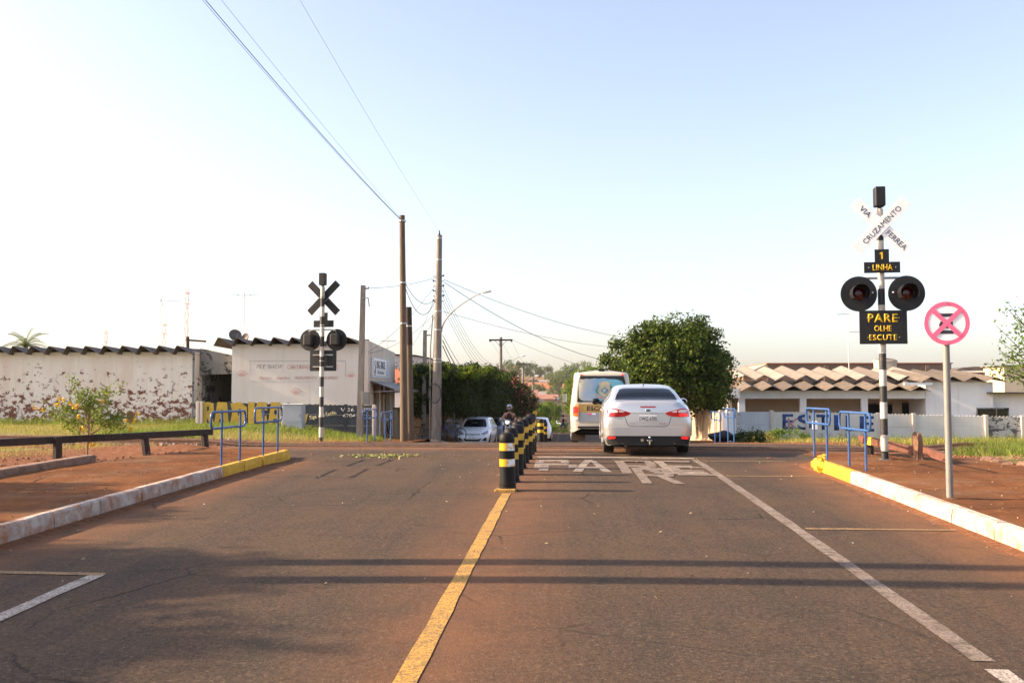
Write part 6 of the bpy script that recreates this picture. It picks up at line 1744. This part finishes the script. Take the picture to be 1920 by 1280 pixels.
rider('person', 'person in yellow helmet and top riding behind the row of bollards', (cx, cy-.25, P(cy)), R(3), M['cloth_yellow'], M['cloth_denim'], True, .55, .80, hmat='cloth_yellow')
bicycle('dark bicycle leaning on the grey wall behind the timber poles', (at(782, 815, 46.5).x, 46.6, P(46.6)+.1), R(78), M['plastic_black'], 'bicycles', R(8))
bicycle('blue bicycle parked at the foot of the thick lamp pole', (at(845, 815, 44.5).x, 44.6, P(44.6)+.1), R(60), M['blue_paint'], 'bicycles', R(6))
bicycle('black bicycle standing in the bicycle shop doorway', (at(723, 815, 41.8).x, 42.2, P(42.2)+.1), R(20), M['plastic_black'], 'bicycles', R(5))
# thin sign post at the left kerb
sp = thing('slim_post', 'slim grey post at the kerb left of the white hatchback', 'post', (at(851, 800, 48.5).x, 48.5, P(48.5)))
MB().tube([(0, 0, -.2), (0, 0, 2.15)], .045, 8).build('shaft', M['steel_grey'], sp); MB().lathe([(.05, 2.15), (.02, 2.19)], 8).build('cap', M['steel_grey'], sp)
# ------------------------------------------------------------------ foliage
def leaf_mat(name, stops, trans=.35, rough=.55):
    t = NT(name)
    c = t.ramp(t.island(), stops)
    t.set(c, rough, spec=.12)
    tr = t.n.new('ShaderNodeBsdfTranslucent'); t.link(t.mix(.5, c, (.30, .36, .04), 'MIX'), tr.inputs['Color'])
    ms = t.n.new('ShaderNodeMixShader'); ms.inputs[0].default_value = trans
    t.link(t.b.outputs[0], ms.inputs[1]); t.link(tr.outputs[0], ms.inputs[2]); t.link(ms.outputs[0], t.n['Material Output'].inputs['Surface'])
    return t.m
G4 = lambda a, b, c: [(0, a), (.6, b), (1, c)]
M['leaf_ficus'] = leaf_mat('leaf_ficus', G4((.011, .026, .003), (.032, .062, .007), (.15, .19, .028)), .2)
M['leaf_dark'] = leaf_mat('leaf_dark', G4((.006, .014, .0025), (.015, .032, .005), (.042, .072, .013)), .08)  # near-black green: self-shade of dense foliage is put into the colour
M['leaf_fresh'] = leaf_mat('leaf_fresh', G4((.05, .10, .012), (.10, .17, .025), (.18, .25, .05)), .4)
M['leaf_sunlit_top'] = leaf_mat('leaf_sunlit_top', G4((.10, .16, .015), (.19, .27, .03), (.30, .36, .06)), .45)  # lighter yellow-green: sunlight on the clipped tops is put into the colour
M['leaf_grey'] = leaf_mat('leaf_grey', G4((.05, .075, .025), (.08, .12, .04), (.13, .17, .07)), .3)
M['petal_pink'] = leaf_mat('petal_pink', G4((.40, .05, .07), (.55, .12, .14), (.62, .28, .22)), .3)
M['petal_yellow'] = leaf_mat('petal_yellow', G4((.75, .36, .01), (.85, .48, .02), (.9, .58, .06)), .2)
M['grass'] = leaf_mat('grass_blade', G4((.17, .16, .03), (.33, .27, .07), (.50, .38, .17)), .35, .7)
M['weed'] = leaf_mat('weed_blade', G4((.08, .13, .02), (.15, .20, .04), (.26, .28, .08)), .4, .6)
M['bark'] = simple('bark', (.10, .07, .048), .95, var=.4, scale=8, bump=.7)
def leaves_mesh(name, pos, nor, size, mat, aspect=1.9, jitter=.9):
    """Pointed, slightly folded leaves; pos (n,3), nor (n,3) main facing."""
    n = len(pos)
    nor = nor + jitter*nrng.normal(size=(n, 3)); nor /= np.linalg.norm(nor, axis=1)[:, None]+1e-9
    tng = nrng.normal(size=(n, 3)); tng[:, 2] -= .5
    tng -= nor*(tng*nor).sum(1)[:, None]; tng /= np.linalg.norm(tng, axis=1)[:, None]+1e-9
    bit = np.cross(nor, tng)
    s = size*(.6+.8*nrng.random(n))[:, None]; w = s/aspect
    v = np.stack([pos-tng*s*.5, pos+bit*w*.5+nor*w*.18, pos+tng*s*.5, pos-bit*w*.5+nor*w*.18], 1).reshape(-1, 3)
    me = bpy.data.meshes.new(name)
    me.vertices.add(4*n); me.vertices.foreach_set('co', v.ravel().astype(np.float32))
    i = np.arange(n)*4
    tri = np.stack([i, i+1, i+2, i, i+2, i+3], 1).reshape(-1)
    me.loops.add(6*n); me.loops.foreach_set('vertex_index', tri.astype(np.int32))
    me.polygons.add(2*n); me.polygons.foreach_set('loop_start', np.arange(0, 6*n, 3, dtype=np.int32))
    me.update(calc_edges=True); me.materials.append(mat)
    return me
def clumps(c, rad, n_cl, cl_r, per, shape='ball', flat_bottom=-.6):
    """Leaf positions gathered in clumps near the surface of an uneven volume."""
    out_p, out_n = [], []
    k = 0
    while k < n_cl:
        d = nrng.normal(size=3); d /= np.linalg.norm(d)
        if shape == 'box':
            q = nrng.uniform(-1, 1, 3); f = nrng.integers(0, 3)
            if nrng.random() < .75: q[f] = np.sign(q[f])*nrng.uniform(.82, 1.0)
            dirn = q.copy()
        else:
            if d[2] < flat_bottom: continue
            r = nrng.uniform(.45, 1.0)**.45
            wob = 1 + .12*math.sin(d[0]*4+1)+.10*math.sin(d[1]*5+d[2]*3)
            if shape == 'dome': d = d / (np.abs(d)**3).sum()**(1/3)
            q = d*r*wob; dirn = d
        cc = np.array(c) + q*np.array(rad)
        m_ = int(per*nrng.uniform(.6, 1.4)); rr = cl_r*nrng.uniform(.6, 1.35)
        e = nrng.normal(size=(m_, 3)); e /= np.linalg.norm(e, axis=1)[:, None]
        e *= (nrng.random(m_)**.4)[:, None]*rr
        out_p.append(cc+e*np.array([1, 1, .8])); nn = e/(rr+1e-6) + dirn*.6 + np.array([0, 0, .35]); out_n.append(nn)
        k += 1
    return np.concatenate(out_p), np.concatenate(out_n)
def tree(name, label, base, crown_c, rad, n_cl, cl_r, per, leaf, mat, trunk_r=.16, shape='ball', limbs=6, cat='tree', group=None, extra=None, flat_bottom=-.6):
    o = thing(name, label, cat, base, 0, group)
    c = np.array(crown_c)
    tk = MB(); top = Vector(c) + Vector((0, 0, rad[2]*.1))
    tk.tube([(0, 0, -.3), (.04, .03, top.z*.35), (-.03, .05, top.z*.6), (top.x, top.y, top.z)], [trunk_r*1.15, trunk_r, trunk_r*.8, trunk_r*.35], 9)
    for k in range(limbs):
        a = 2*math.pi*k/limbs+rng.uniform(-.3, .3); el = rng.uniform(.1, .8)
        p0 = Vector((0, .03, top.z*rng.uniform(.35, .6)))
        p2 = Vector(c) + Vector((rad[0]*.75*math.cos(a), rad[1]*.75*math.sin(a), rad[2]*(el-.3)))
        p1 = (p0+p2)/2 + Vector((0, 0, .25))
        tk.tube([p0, p1, p2], [trunk_r*.55, trunk_r*.38, trunk_r*.12], 6)
    tk.build('trunk', M['bark'], o, True)
    p, nn = clumps(crown_c, rad, n_cl, cl_r, per, shape, flat_bottom)
    mesh_obj('crown', leaves_mesh('crown', p, nn, leaf, mat), o)
    if extra:
        m2, cnt, size = extra
        sel = nrng.choice(len(p), cnt); pp = p[sel] + nrng.normal(size=(cnt, 3))*.05
        g = pp - np.array(crown_c); pp = np.array(crown_c) + g*1.06
        mesh_obj('blossom', leaves_mesh('blossom', pp, nn[sel], size, m2, 1.2), o)
    return o
# big round tree on the right
ty = 43.5; tx = at(1262, 700, ty).x
gz = P(ty)
o = tree('round_ficus', 'large round dark green tree on the right pavement behind the sedan', (tx+.5, ty, gz), (-.62, 0, 3.2), (2.9, 2.4, 2.0), 320, .55, 130, .155, M['leaf_ficus'], .2, 'dome', limbs=9, flat_bottom=-.72)
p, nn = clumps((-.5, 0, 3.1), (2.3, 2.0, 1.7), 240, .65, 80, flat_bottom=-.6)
mesh_obj('shade_core_leaves', leaves_mesh('shade_core_leaves', p, nn, .17, M['leaf_dark']), o)  # near-black inner clumps added to give the crown its deep shade
# clipped row on the left
for k, (y, hw, hd, ht, lab) in enumerate(((49.5, 1.75, 2.3, 3.75, 'clipped block shaped tree, nearest of the dark row on the left'), (54.6, 1.7, 2.4, 3.95, 'clipped block shaped tree, second of the dark row on the left'), (60.2, 1.7, 2.6, 4.05, 'clipped block shaped tree, third of the dark row on the left'), (66.5, 1.7, 2.9, 4.2, 'clipped block shaped tree, farthest of the dark row on the left'))):
    gz = P(y)+.1
    x = -6.0 + (.45 if k else -.15)
    tree('clipped_ficus', lab, (x, y, gz), (0, 0, ht*.5+.85), (hw, hd, (ht-1.1)*.5-.15), 250, .38, 90, .12, M['leaf_dark'], .14, 'box', 5, group='clipped trees along the left pavement')
    o = [ob for ob in COL.objects if ob.get('label') == lab][0]
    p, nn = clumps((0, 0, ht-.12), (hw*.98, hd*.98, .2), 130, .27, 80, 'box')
    mesh_obj('sunlit_top_leaves', leaves_mesh('sunlit_top_leaves', p, nn, .12, M['leaf_sunlit_top']), o)  # bright leaf layer painting the sunlit top of each clipped block
    mesh_obj('shade_core_leaves', leaves_mesh('shade_core_leaves', nrng.uniform(-1, 1, (9000, 3))*np.array([hw*.85, hd*.9, (ht-1.3)*.45]) + np.array([0, 0, ht*.5+.8]), nrng.normal(size=(9000, 3)), .2, M['leaf_dark']), o)  # dense dark filling added to stop light passing through the block
# flowering trees beyond
for k, (px, y, r, ht, lab, mt) in enumerate(((918, 70, 1.5, 4.1, 'loose leafy tree just beyond the clipped row', 'leaf_fresh'), (950, 76, 2.0, 4.7, 'tree dotted with pink blossom beside the nearest far pole', 'leaf_dark'), (972, 86, 2.1, 4.3, 'pink flowering tree farther down the left pavement', 'leaf_dark'), (987, 98, 2.0, 4.0, 'dark tree last before the houses on the left', 'leaf_dark'))):
    x = min(at(px, 740, y).x, -4.2); gz = P(y)
    tree('street_tree', lab, (x, y, gz), (0, 0, ht*.6), (r, r, ht*.42), 130, .42, 80, .14, M[mt], .13, limbs=5, group='street trees on the left', extra=(M['petal_pink'], 900 if k in (1, 2) else 40, .14))
# trees beyond the minibus on the right
for k, (px, y, r, ht, lab) in enumerate(((1078, 105, 3.0, 6.8, 'tall leafy tree just beyond the minibus'), (1072, 140, 3.4, 8.0, 'second leafy tree behind the minibus'), (1067, 190, 3.6, 8.2, 'third leafy tree behind the minibus'), (1135, 120, 3.5, 6.0, 'leafy tree above the minibus roof'))):
    x = at(px, 740, y).x + r*.55; gz = P(y)
    tree('street_tree', lab, (x, y, gz), (0, 0, ht*.58), (r, r, ht*.44), 170, .6, 70, .22, M['leaf_fresh' if k % 2 == 0 else 'leaf_ficus'], .2, limbs=5, group='street trees on the right')
# verge trees down in the dip on the left
for k, (px, y, r, ht, lab) in enumerate(((1030, 160, 2.2, 4.6, 'pale green round tree in the dip of the street'), (1006, 120, 1.8, 3.6, 'dark bush tree beside the far bollards'), (1022, 230, 2.6, 5.2, 'small tree by the low houses in the dip'))):
    x = at(px, 740, y).x; gz = G(x, y)
    tree('verge_tree', lab, (x, y, gz), (0, 0, ht*.58), (r, r, ht*.42), 110, .5, 60, .2, M['leaf_fresh'], .15, limbs=5, group='trees in the dip of the street')
p, nn = clumps((0, 0, .45), (1.6, 3.5, .5), 90, .4, 60, 'box')
hd = thing('low_hedge', 'low clipped green hedge on the verge in the dip', 'hedge', (at(1034, 760, 105).x, 105, P(105)))
mesh_obj('leaves', leaves_mesh('leaves', p, nn, .16, M['leaf_fresh']), hd)
MB().tube([(0, -3, -.1), (0, 3, -.1), (0, 3, .3)], .06, 6).build('stems', M['bark'], hd)
# leafy tree at the right edge, sprays against the sky
yb = 30.0
c = at(1935, 690, yb)
o = thing('edge_tree', 'sparse leafy tree reaching in from the right edge', 'tree', (c.x+1.1, yb, G(c.x+1.1, yb)))
o0 = Vector(o.location); mb = MB(); pp, pn = [], []
for k in range(46):
    tgt = at(rng.uniform(1858, 2010), rng.choice((rng.uniform(565, 640), rng.uniform(620, 725), rng.uniform(650, 730))), yb+rng.uniform(-1, 1)) - o0
    if k < 9: tgt = at(*[(1891, 568), (1905, 600), (1868, 610), (1875, 640), (1856, 690), (1850, 680), (1862, 700), (1915, 575), (1872, 655)][k], yb) - o0
    root = Vector((rng.uniform(-.1, .1), 0, rng.uniform(1.0, 2.0)))
    mid_ = root*.4 + tgt*.6 + Vector((.25, 0, -.12))
    mb.tube([root, mid_, tgt], [.03, .016, .006], 5)
    m_ = 75 if k >= 9 else 45
    u = nrng.random(m_)**.7
    for q in u:
        b_ = root*(1-q)**2 + mid_*2*q*(1-q) + tgt*q*q
        if q > .3: pp.append(np.array(b_) + nrng.normal(size=3)*(.085 if k < 9 else .15)); pn.append(nrng.normal(size=3)+np.array([0, 0, .6]))
mb.tube([(0, 0, -.2), (.05, 0, 1.0), (0, 0, 2.2)], [.11, .09, .05], 8)
mb.build('trunk', M['bark'], o, True)
mesh_obj('crown', leaves_mesh('crown', np.array(pp), np.array(pn), .10, M['leaf_fresh'], 1.7), o)
# yellow flowering shrub on the left verge
ys_ = 17.7; b = at(163, 858, ys_)
o = thing('flowering_shrub', 'young shrub with yellow flowers behind the left guard beam', 'shrub', (b.x, ys_, G(b.x, ys_)))
o0 = Vector(o.location); mb = MB(); pp, pn, fp = [], [], []
fork = Vector((.02, 0, .62))
mb.tube([(-.01, 0, -.1), (.0, .01, .3), fork, (.03, .02, 1.0)], [.022, .02, .016, .01], 7)
ends = [(133, 705), (225, 720), (110, 750), (95, 772), (150, 735), (180, 738), (205, 748), (230, 775), (245, 780), (215, 800), (130, 790), (120, 760), (165, 748), (190, 770), (235, 800), (105, 785), (140, 815), (200, 725), (160, 725), (222, 790), (88, 768)]
for k, (px, py) in enumerate(ends):
    tgt = at(px, py, ys_+rng.uniform(-.35, .35)) - o0
    st_ = fork*rng.uniform(.55, 1.25) if k else fork
    mid_ = st_*.5+tgt*.5+Vector((0, 0, .08))
    mb.tube([st_, mid_, tgt], [.010, .007, .003], 5)
    for q in nrng.random(120)**.6:
        b_ = np.array(st_*(1-q)**2 + mid_*2*q*(1-q) + tgt*q*q)
        if q > .35: pp.append(b_ + nrng.normal(size=3)*.062); pn.append(nrng.normal(size=3)+np.array([0, 0, .7]))
for px, py in ((112, 747), (106, 759), (118, 750), (135, 760), (141, 763), (146, 758), (130, 757), (82, 769), (148, 780), (192, 752), (235, 788), (258, 774), (253, 787), (201, 793), (155, 803), (246, 805), (168, 835), (176, 833), (65, 765)):
    c_ = np.array(at(px, py, ys_+rng.uniform(-.3, .1)) - o0)
    fp = nrng.normal(size=(9, 3))*.022
    mesh_obj('flower', leaves_mesh('flower', fp, nrng.normal(size=(9, 3))+np.array([0, -.6, .3]), .05, M['petal_yellow'], 1.2), o, Vector(c_))
mb.build('stems', simple('shrub_stem', (.30, .20, .11), .9, var=.3), o, True)
mesh_obj('leaves', leaves_mesh('leaves', np.array(pp), np.array(pn), .062, M['leaf_fresh'], 2.2), o)
# palm over the warehouse roof
yp = 62; b = at(48, 652, yp)
o = thing('palm_tree', 'palm crown showing above the warehouse roof on the left', 'palm', (b.x, yp, 0))
cz = b.z + .1
MB().tube([(0, 0, -.3), (.1, 0, cz*.5), (0, 0, cz)], [.22, .17, .14], 10).build('trunk', M['bark'], o, True)
for k in range(17):
    a = 2*math.pi*k/17+rng.uniform(-.15, .15); el = rng.uniform(.2, 1.4); Lf = rng.uniform(1.8, 2.5)
    mb = MB(); pts = []
    for u in np.linspace(0, 1, 9):
        r = Lf*u*math.cos(el*(1-.2*u)); z = Lf*(u*math.sin(el) - .75*u*u*(1.1-.5*math.sin(el)))
        pts.append(Vector((r*math.cos(a), r*math.sin(a), cz+z)))
    mb.tube(pts, [.025*(1-.8*u) for u in np.linspace(0, 1, 9)], 4)
    sd = Vector((-math.sin(a), math.cos(a), 0))
    for i in range(1, 9):
        for h_ in (0, .33, .66):
            c0 = pts[i-1].lerp(pts[i], h_); fw = (pts[i]-pts[i-1]).normalized(); ln = .48*(1-abs(i/8-.45)*.8)
            for sg in (-1, 1):
                tip = c0 + sd*sg*ln*.6 + fw*ln*.7 - Vector((0, 0, ln*.45))
                mb.add([c0-fw*.02, c0+fw*.02, tip], [(0, 1, 2)])
    mb.build('frond', M['leaf_grey'], o)
# bush tops behind the palm
p, nn = clumps((0, 0, b.z-.55), (1.6, 1.2, .45), 40, .35, 60)
sh = thing('roof_bush', 'dark bush below the palm just above the warehouse roof', 'bush', (b.x-1.2, yp-1.0, 0.0))
mesh_obj('leaves', leaves_mesh('leaves', p, nn, .14, M['leaf_dark']), sh); MB().tube([(0, 0, -.2), (0, 0, b.z-.5)], .08, 6).build('stem', M['bark'], sh)
# small distant treetop behind the hedge row
tree('far_palm_tree', 'wispy treetop rising behind the clipped row', (at(903, 740, 105).x, 105, -1.8), (0, 0, 5.4), (1.6, 1.4, .9), 55, .35, 26, .16, M['leaf_grey'], .12, limbs=5)

# ------------------------------------------------------------------ grass
def blades(name, label, xy, h, w, mat, lean=.5):
    n = len(xy); z = ground(xy[:, 0], xy[:, 1]) - .02
    a = nrng.random(n)*2*math.pi; hh = h*(.4+nrng.random(n)); d = np.stack([np.cos(a), np.sin(a)], 1)
    l_ = nrng.normal(size=(n, 2))*lean
    b0 = np.column_stack([xy - d*w/2, z]); b1 = np.column_stack([xy + d*w/2, z])
    mid_ = np.column_stack([xy + l_*hh[:, None]*.35, z+hh*.6]); tip = np.column_stack([xy + l_*hh[:, None], z+hh])
    v = np.stack([b0, b1, mid_ + np.column_stack([d*w*.35, np.zeros(n)]), tip, mid_ - np.column_stack([d*w*.35, np.zeros(n)])], 1).reshape(-1, 3)
    me = bpy.data.meshes.new(name); me.vertices.add(5*n); me.vertices.foreach_set('co', v.ravel().astype(np.float32))
    i = np.arange(n)*5; tri = np.stack([i, i+1, i+2, i, i+2, i+4, i+4, i+2, i+3], 1).reshape(-1)
    me.loops.add(9*n); me.loops.foreach_set('vertex_index', tri.astype(np.int32)); me.polygons.add(3*n)
    me.polygons.foreach_set('loop_start', np.arange(0, 9*n, 3, dtype=np.int32)); me.update(calc_edges=True); me.materials.append(mat)
    o = mesh_obj(name, me); o['kind'] = 'stuff'; o['label'] = label; o['category'] = 'grass'
    return o
def patchy(n, x0, x1, y0, y1, keep, bias=0.0):
    x = nrng.uniform(x0, x1, n); y = nrng.uniform(y0, y1, n)
    f = .5+.25*np.sin(x*1.3+y*.7)+.25*np.sin(x*.45-y*1.1+1)+.2*np.sin(x*2.9+y*2.1)
    k = (nrng.random(n) < np.clip(f+bias, .08, 1)) & keep(x, y)
    return np.column_stack([x[k], y[k]])
def off_track(x, y): return (np.abs(y-(22.9-.12*x)) > 1.9) | (x > 9.2)
left_ok = lambda x, y: off_track(x, y) & ((x < -7.0 - .0*y) | (y > 27)) & ~((y < 21.3) & (x > -9.2-(21.3-y)*.35)) & (x < -6.6)
right_ok = lambda x, y: off_track(x, y) & (x > np.interp(y, [8, 11, 14, 16.5, 18.4, 21, 26, 30, 44], [9.2, 8.9, 8.5, 8.1, 8.0, 7.6, 7.2, 7.0, 7.6]))
blades('grass_left', 'dry short grass on the left railway verge', patchy(90000, -26, -6.5, 14, 41, left_ok, .1), .14, .012, M['grass'])
blades('grass_right', 'dry grass on the right railway verge', patchy(90000, 6.5, 26, 9, 44, right_ok, .2), .16, .012, M['grass'])
blades('grass_right_near', 'thick green and straw grass beside the right footway', patchy(70000, 7.2, 15, 9, 24, right_ok, .35), .20, .014, M['weed'])
blades('weeds_right', 'green taller weeds on the right verge', patchy(22000, 7.5, 24, 10, 43.5, right_ok, -.25), .26, .018, M['weed'])
wl_ = patchy(26000, -14.5, -6.9, 31.5, 36.9, lambda x, y: y > 31 + nrng.random(len(x))*4, .25)
blades('weeds_left', 'bright green weeds in front of the painted fence', wl_, .2, .02, M['weed'])
blades('wall_weeds', 'weeds along the foot of the warehouse wall', patchy(16000, -27, -13.8, 38.5, 40.95, lambda x, y: y > 39.2+nrng.random(len(x)), .1), .30, .018, M['weed'])
blades('fence_weeds', 'dry weeds along the foot of the right fence', patchy(14000, 7.6, 24, 40.5, 43.8, lambda x, y: y > 41.5+nrng.random(len(x))*2, .1), .30, .018, M['grass'])
blades('tuft_weeds', 'green tuft on the left verge behind the guard beam', np.column_stack([nrng.normal(-11.2, .55, 3000), nrng.normal(22.8+2.6, .35, 3000)]), .30, .02, M['weed'])
kx = [(rng.choice((-1, 1)), rng.uniform(7, 18)) for _ in range(60)]
kw = np.concatenate([np.column_stack([nrng.normal((LEFT_KERB-.18 if sd < 0 else RIGHT_KERB+.18)+skew(y), .025, 26), nrng.normal(y, .05, 26)]) for sd, y in kx if rng.random() < .45])
ob_ = blades('kerb_weeds', 'little weeds sprouting behind the kerb stones', kw, .07, .01, M['weed']); ob_.location.z = .03
# bushy weeds right of the far railings
for k, (px, y, r, lab) in enumerate(((1402, 36, .55, 'dark weed clump at the corner of the grey fence panel'), (1478, 38, .7, 'green weed clump at the foot of the fence below the blue letters'), (1425, 37, .45, 'dry brown weed clump before the grey fence panel'))):
    x = at(px, 800, y).x; p, nn = clumps((0, 0, r*.35), (r*1.3, r, r*.45), 26, .2, 60)
    o = thing('weed_clump', lab, 'weeds', (x, y, G(x, y)), 0, 'weed clumps by the right fence')
    mesh_obj('leaves', leaves_mesh('leaves', p, nn, .09, M['leaf_dark' if k == 0 else ('leaf_fresh' if k == 1 else 'grass')], 2.5), o)
# leaf litter on the crossing
n = 260
xy = np.column_stack([nrng.normal(-3.55, .35, n), nrng.normal(19.2, .25, n)])
pz_ = np.array([road_z(a, b) for a, b in xy])+.012
o = mesh_obj('leaf_litter', leaves_mesh('leaf_litter', np.column_stack([xy, pz_]), np.tile([0, 0, 1.0], (n, 1)), .075, leaf_mat('litter', G4((.20, .18, .05), (.32, .30, .12), (.5, .44, .22)), .2), 1.8, .35))
o['kind'] = 'stuff'; o['label'] = 'scatter of dry green leaves on the asphalt left of centre'; o['category'] = 'litter'
n = 130
xy = np.column_stack([nrng.uniform(-5, 4, n), nrng.uniform(7, 19.5, n)]); pz_ = np.array([road_z(a, b) for a, b in xy])+.01
o = mesh_obj('road_litter', leaves_mesh('road_litter', np.column_stack([xy, pz_]), np.tile([0, 0, 1.0], (n, 1)), .035, leaf_mat('litter_small', G4((.25, .17, .09), (.4, .33, .2), (.6, .55, .45)), .1), 1.6, .3))
o['kind'] = 'stuff'; o['label'] = 'tiny scraps of litter strewn over the road'; o['category'] = 'litter'
# earth heap with a black sack by the far right railings
b = at(1352, 828, 36); 
mb = MB().sphere((0, 0, .18), (.5, .36, .2), 14, 9); mb.v = [(a*(1+.1*math.sin(c2*9+a*4)), b2, c2*(1+.12*math.sin(a*7))) for a, b2, c2 in mb.v]
tag(mb.build('rubbish_sack', M['plastic_black'], smooth=True, loc=(b.x, 36, G(b.x, 36)+.05)), 'dark rubbish sack slumped behind the far right railings', 'sack')

# ------------------------------------------------------------------ the far hillside
wall_c = [simple('far_wall_%d' % k, c, .9, var=.1, scale=.6) for k, c in enumerate(((.62, .56, .48), (.34, .20, .14), (.50, .46, .42), (.26, .17, .13)))]
roof_c = [simple('far_roof_%d' % k, c, .9, var=.25, scale=.8) for k, c in enumerate(((.42, .155, .075), (.30, .14, .095), (.26, .22, .2)))]
def far_house(label, px, py_base, y, w, d, h, rh, wc, rc, ridge='x'):
    b = at(px, py_base, y); z = G(b.x, y)
    o = thing('hillside_house', label, 'house', (b.x, y, min(z, b.z)), 0, 'houses on the far hillside')
    lift = max(0, b.z - z)
    hh = h + lift + (min(z, b.z) < z)*(z-b.z)
    hh = h + abs(b.z - z) if b.z > z else h
    MB().box(-w/2, w/2, 0, d, -1, hh).build('wall', wall_c[wc], o)
    if ridge == 'x': MB().prism([(-.4, hh-.05), (d+.4, hh-.05), (d/2, hh+rh)], -w/2-.4, w/2+.4, 'x').build('roof', roof_c[rc], o)
    else: MB().prism([(-w/2-.4, hh-.05), (w/2+.4, hh-.05), (0, hh+rh)], -.4, d+.4).build('roof', roof_c[rc], o)
    for k in range(3):
        x = -w/2 + w*(k+.5)/3
        if k == 1: MB().box(x-.45, x+.45, -.04, -.002, hh-h, hh-h+2.1).build('door', M['old_timber'], o)
        else:
            wd = MB().box(x-.6, x+.6, -.04, -.002, hh-h+1.1, hh-h+2.1).build('window', M['glass_dark'], o)
            MB().box(x-.7, x+.7, -.10, -.04, hh-h+1.0, hh-h+1.1).build('sill', M['house_white'], wd)
FH = [('large orange roofed house highest on the far hillside', 1012, 741, 560, 17, 12, 4.2, 3.2, 0, 0, 'x'), ('orange roofed house beside the road near the hilltop', 1032, 741, 590, 9, 10, 3.2, 2.4, 0, 0, 'x'),
      ('long grey roofed house across the middle of the hillside', 1012, 751, 470, 13, 8, 3, 1.6, 2, 2, 'x'), ('brown walled house below the long grey roof', 1005, 760, 410, 9, 8, 3.2, 1.5, 1, 1, 'x'),
      ('dull red walled house beside the road on the slope', 1022, 762, 400, 8, 8, 3.2, 1.2, 3, 1, 'x'), ('pale house at the top of the street with a flat look', 1026, 727, 640, 12, 8, 4, 1.5, 0, 2, 'x'),
      ('white gabled house low in the dip', 1008, 778, 250, 5, 7, 3.0, 1.6, 0, 2, 'y'), ('small house on the slope with a reddish roof', 1033, 757, 440, 6, 7, 3, 1.4, 1, 1, 'x'),
      ('house left of the hillside with a low brown roof', 985, 752, 450, 11, 8, 3.4, 2, 2, 1, 'x'), ('house partly behind the third far pole', 993, 768, 330, 7, 7, 3.2, 1.6, 1, 1, 'x'),
      ('house right of the hill road with an orange roof', 1075, 742, 520, 11, 9, 4, 2.5, 0, 0, 'x'), ('grey house right of the hill road', 1095, 756, 420, 11, 9, 4, 2.5, 2, 2, 'x')]
for a in FH: far_house(*a)
hr = random.Random(3)
for k, (px, py, y, r) in enumerate(((1000, 726, 700, 8), (1022, 724, 720, 7), (1036, 728, 650, 5), (975, 728, 700, 9), (1039, 745, 470, 4), (1043, 735, 560, 5), (1003, 748, 500, 4), (1015, 744, 520, 3), (1055, 738, 560, 7), (1062, 735, 620, 8), (1090, 728, 700, 9), (950, 728, 720, 9), (1030, 768, 300, 3.2), (1016, 772, 330, 2.8))):
    b = at(px, py, y); gz = G(b.x, y); h_ = max(r*1.3, b.z-gz+r*.4)
    tree('hill_tree', ['tree at the very top of the far hill', 'round tree on the skyline of the far hill', 'tree on the hilltop beside the road', 'broad tree on the skyline left of the hill', 'small tree beside the hill road', 'tree beside the upper hill road', 'tree between the hillside houses', 'small tree above the grey roofed house', 'tree right of the hill road', 'tree right of the hilltop', 'broad tree on the skyline behind the minibus', 'tree on the skyline behind the flowering trees', 'tree low on the slope beside the road', 'tree low on the slope among houses'][k],
         (b.x, y, gz), (0, 0, h_-r*.5), (r, r, r*.7), 60, r*.28, 34, r*.12, M['leaf_ficus' if k % 2 else 'leaf_grey'], r*.07, limbs=3, group='trees on the far hillside')
for k, (px, pt, y) in enumerate(((1018, 716, 640), (1021, 716, 620), (1035, 717, 600), (1024, 752, 300), (1012, 768, 240), (1033, 755, 320), (1041, 742, 400))):
    b = at(px, pt, y); gz = G(b.x, y)
    o = thing('hill_pole', ['pole left of the hilltop', 'second pole on the hilltop', 'pole by the hilltop road', 'pole halfway up the slope', 'pole low in the dip', 'pole beside the slope road', 'pole near the climbing cars'][k] + ' far away', 'pole', (b.x, y, gz), 0, 'poles on the far hillside')
    MB().tube([(0, 0, -.5), (0, 0, b.z-gz)], .22 if y > 500 else .14, 6).build('shaft', M['pole_concrete'], o); MB().box(-1.0, 1.0, -.1, .1, b.z-gz-.5, b.z-gz-.3).build('crossarm', M['old_timber'], o)

# tree standing outside the picture on the left: its shade lies over the near end of the left footway
tree('verge_tree', 'leafy tree outside the picture whose shade falls on the near left footway', (-15.0, 10.8, G(-15.0, 10.8)), (0, 0, 3.3), (1.7, 1.9, 1.1), 110, .45, 70, .16, M['leaf_ficus'], .16, limbs=5)
tree('verge_tree', 'broad tree outside the picture whose shade covers the near left lane', (-16.6, 6.0, G(-16.6, 6.0)), (0, 0, 5.0), (1.4, 3.0, 1.3), 210, .55, 80, .18, M['leaf_ficus'], .2, limbs=6)

# ------------------------------------------------------------------ haze
hz = MB().box(-2300, 2300, -45, 4050, -30, 70).build('haze', None)
hz['kind'] = 'stuff'; hz['label'] = 'thin dry season dust haze'; hz['category'] = 'haze'
hm_ = bpy.data.materials.new('haze'); hm_.use_nodes = True; hm_.node_tree.nodes.clear()
pv = hm_.node_tree.nodes.new('ShaderNodeVolumePrincipled'); pv.inputs['Density'].default_value = .00012; pv.inputs['Color'].default_value = (.9, .88, .86, 1); pv.inputs['Anisotropy'].default_value = .3
ou = hm_.node_tree.nodes.new('ShaderNodeOutputMaterial'); hm_.node_tree.links.new(pv.outputs[0], ou.inputs['Volume'])
hz.data.materials.append(hm_)
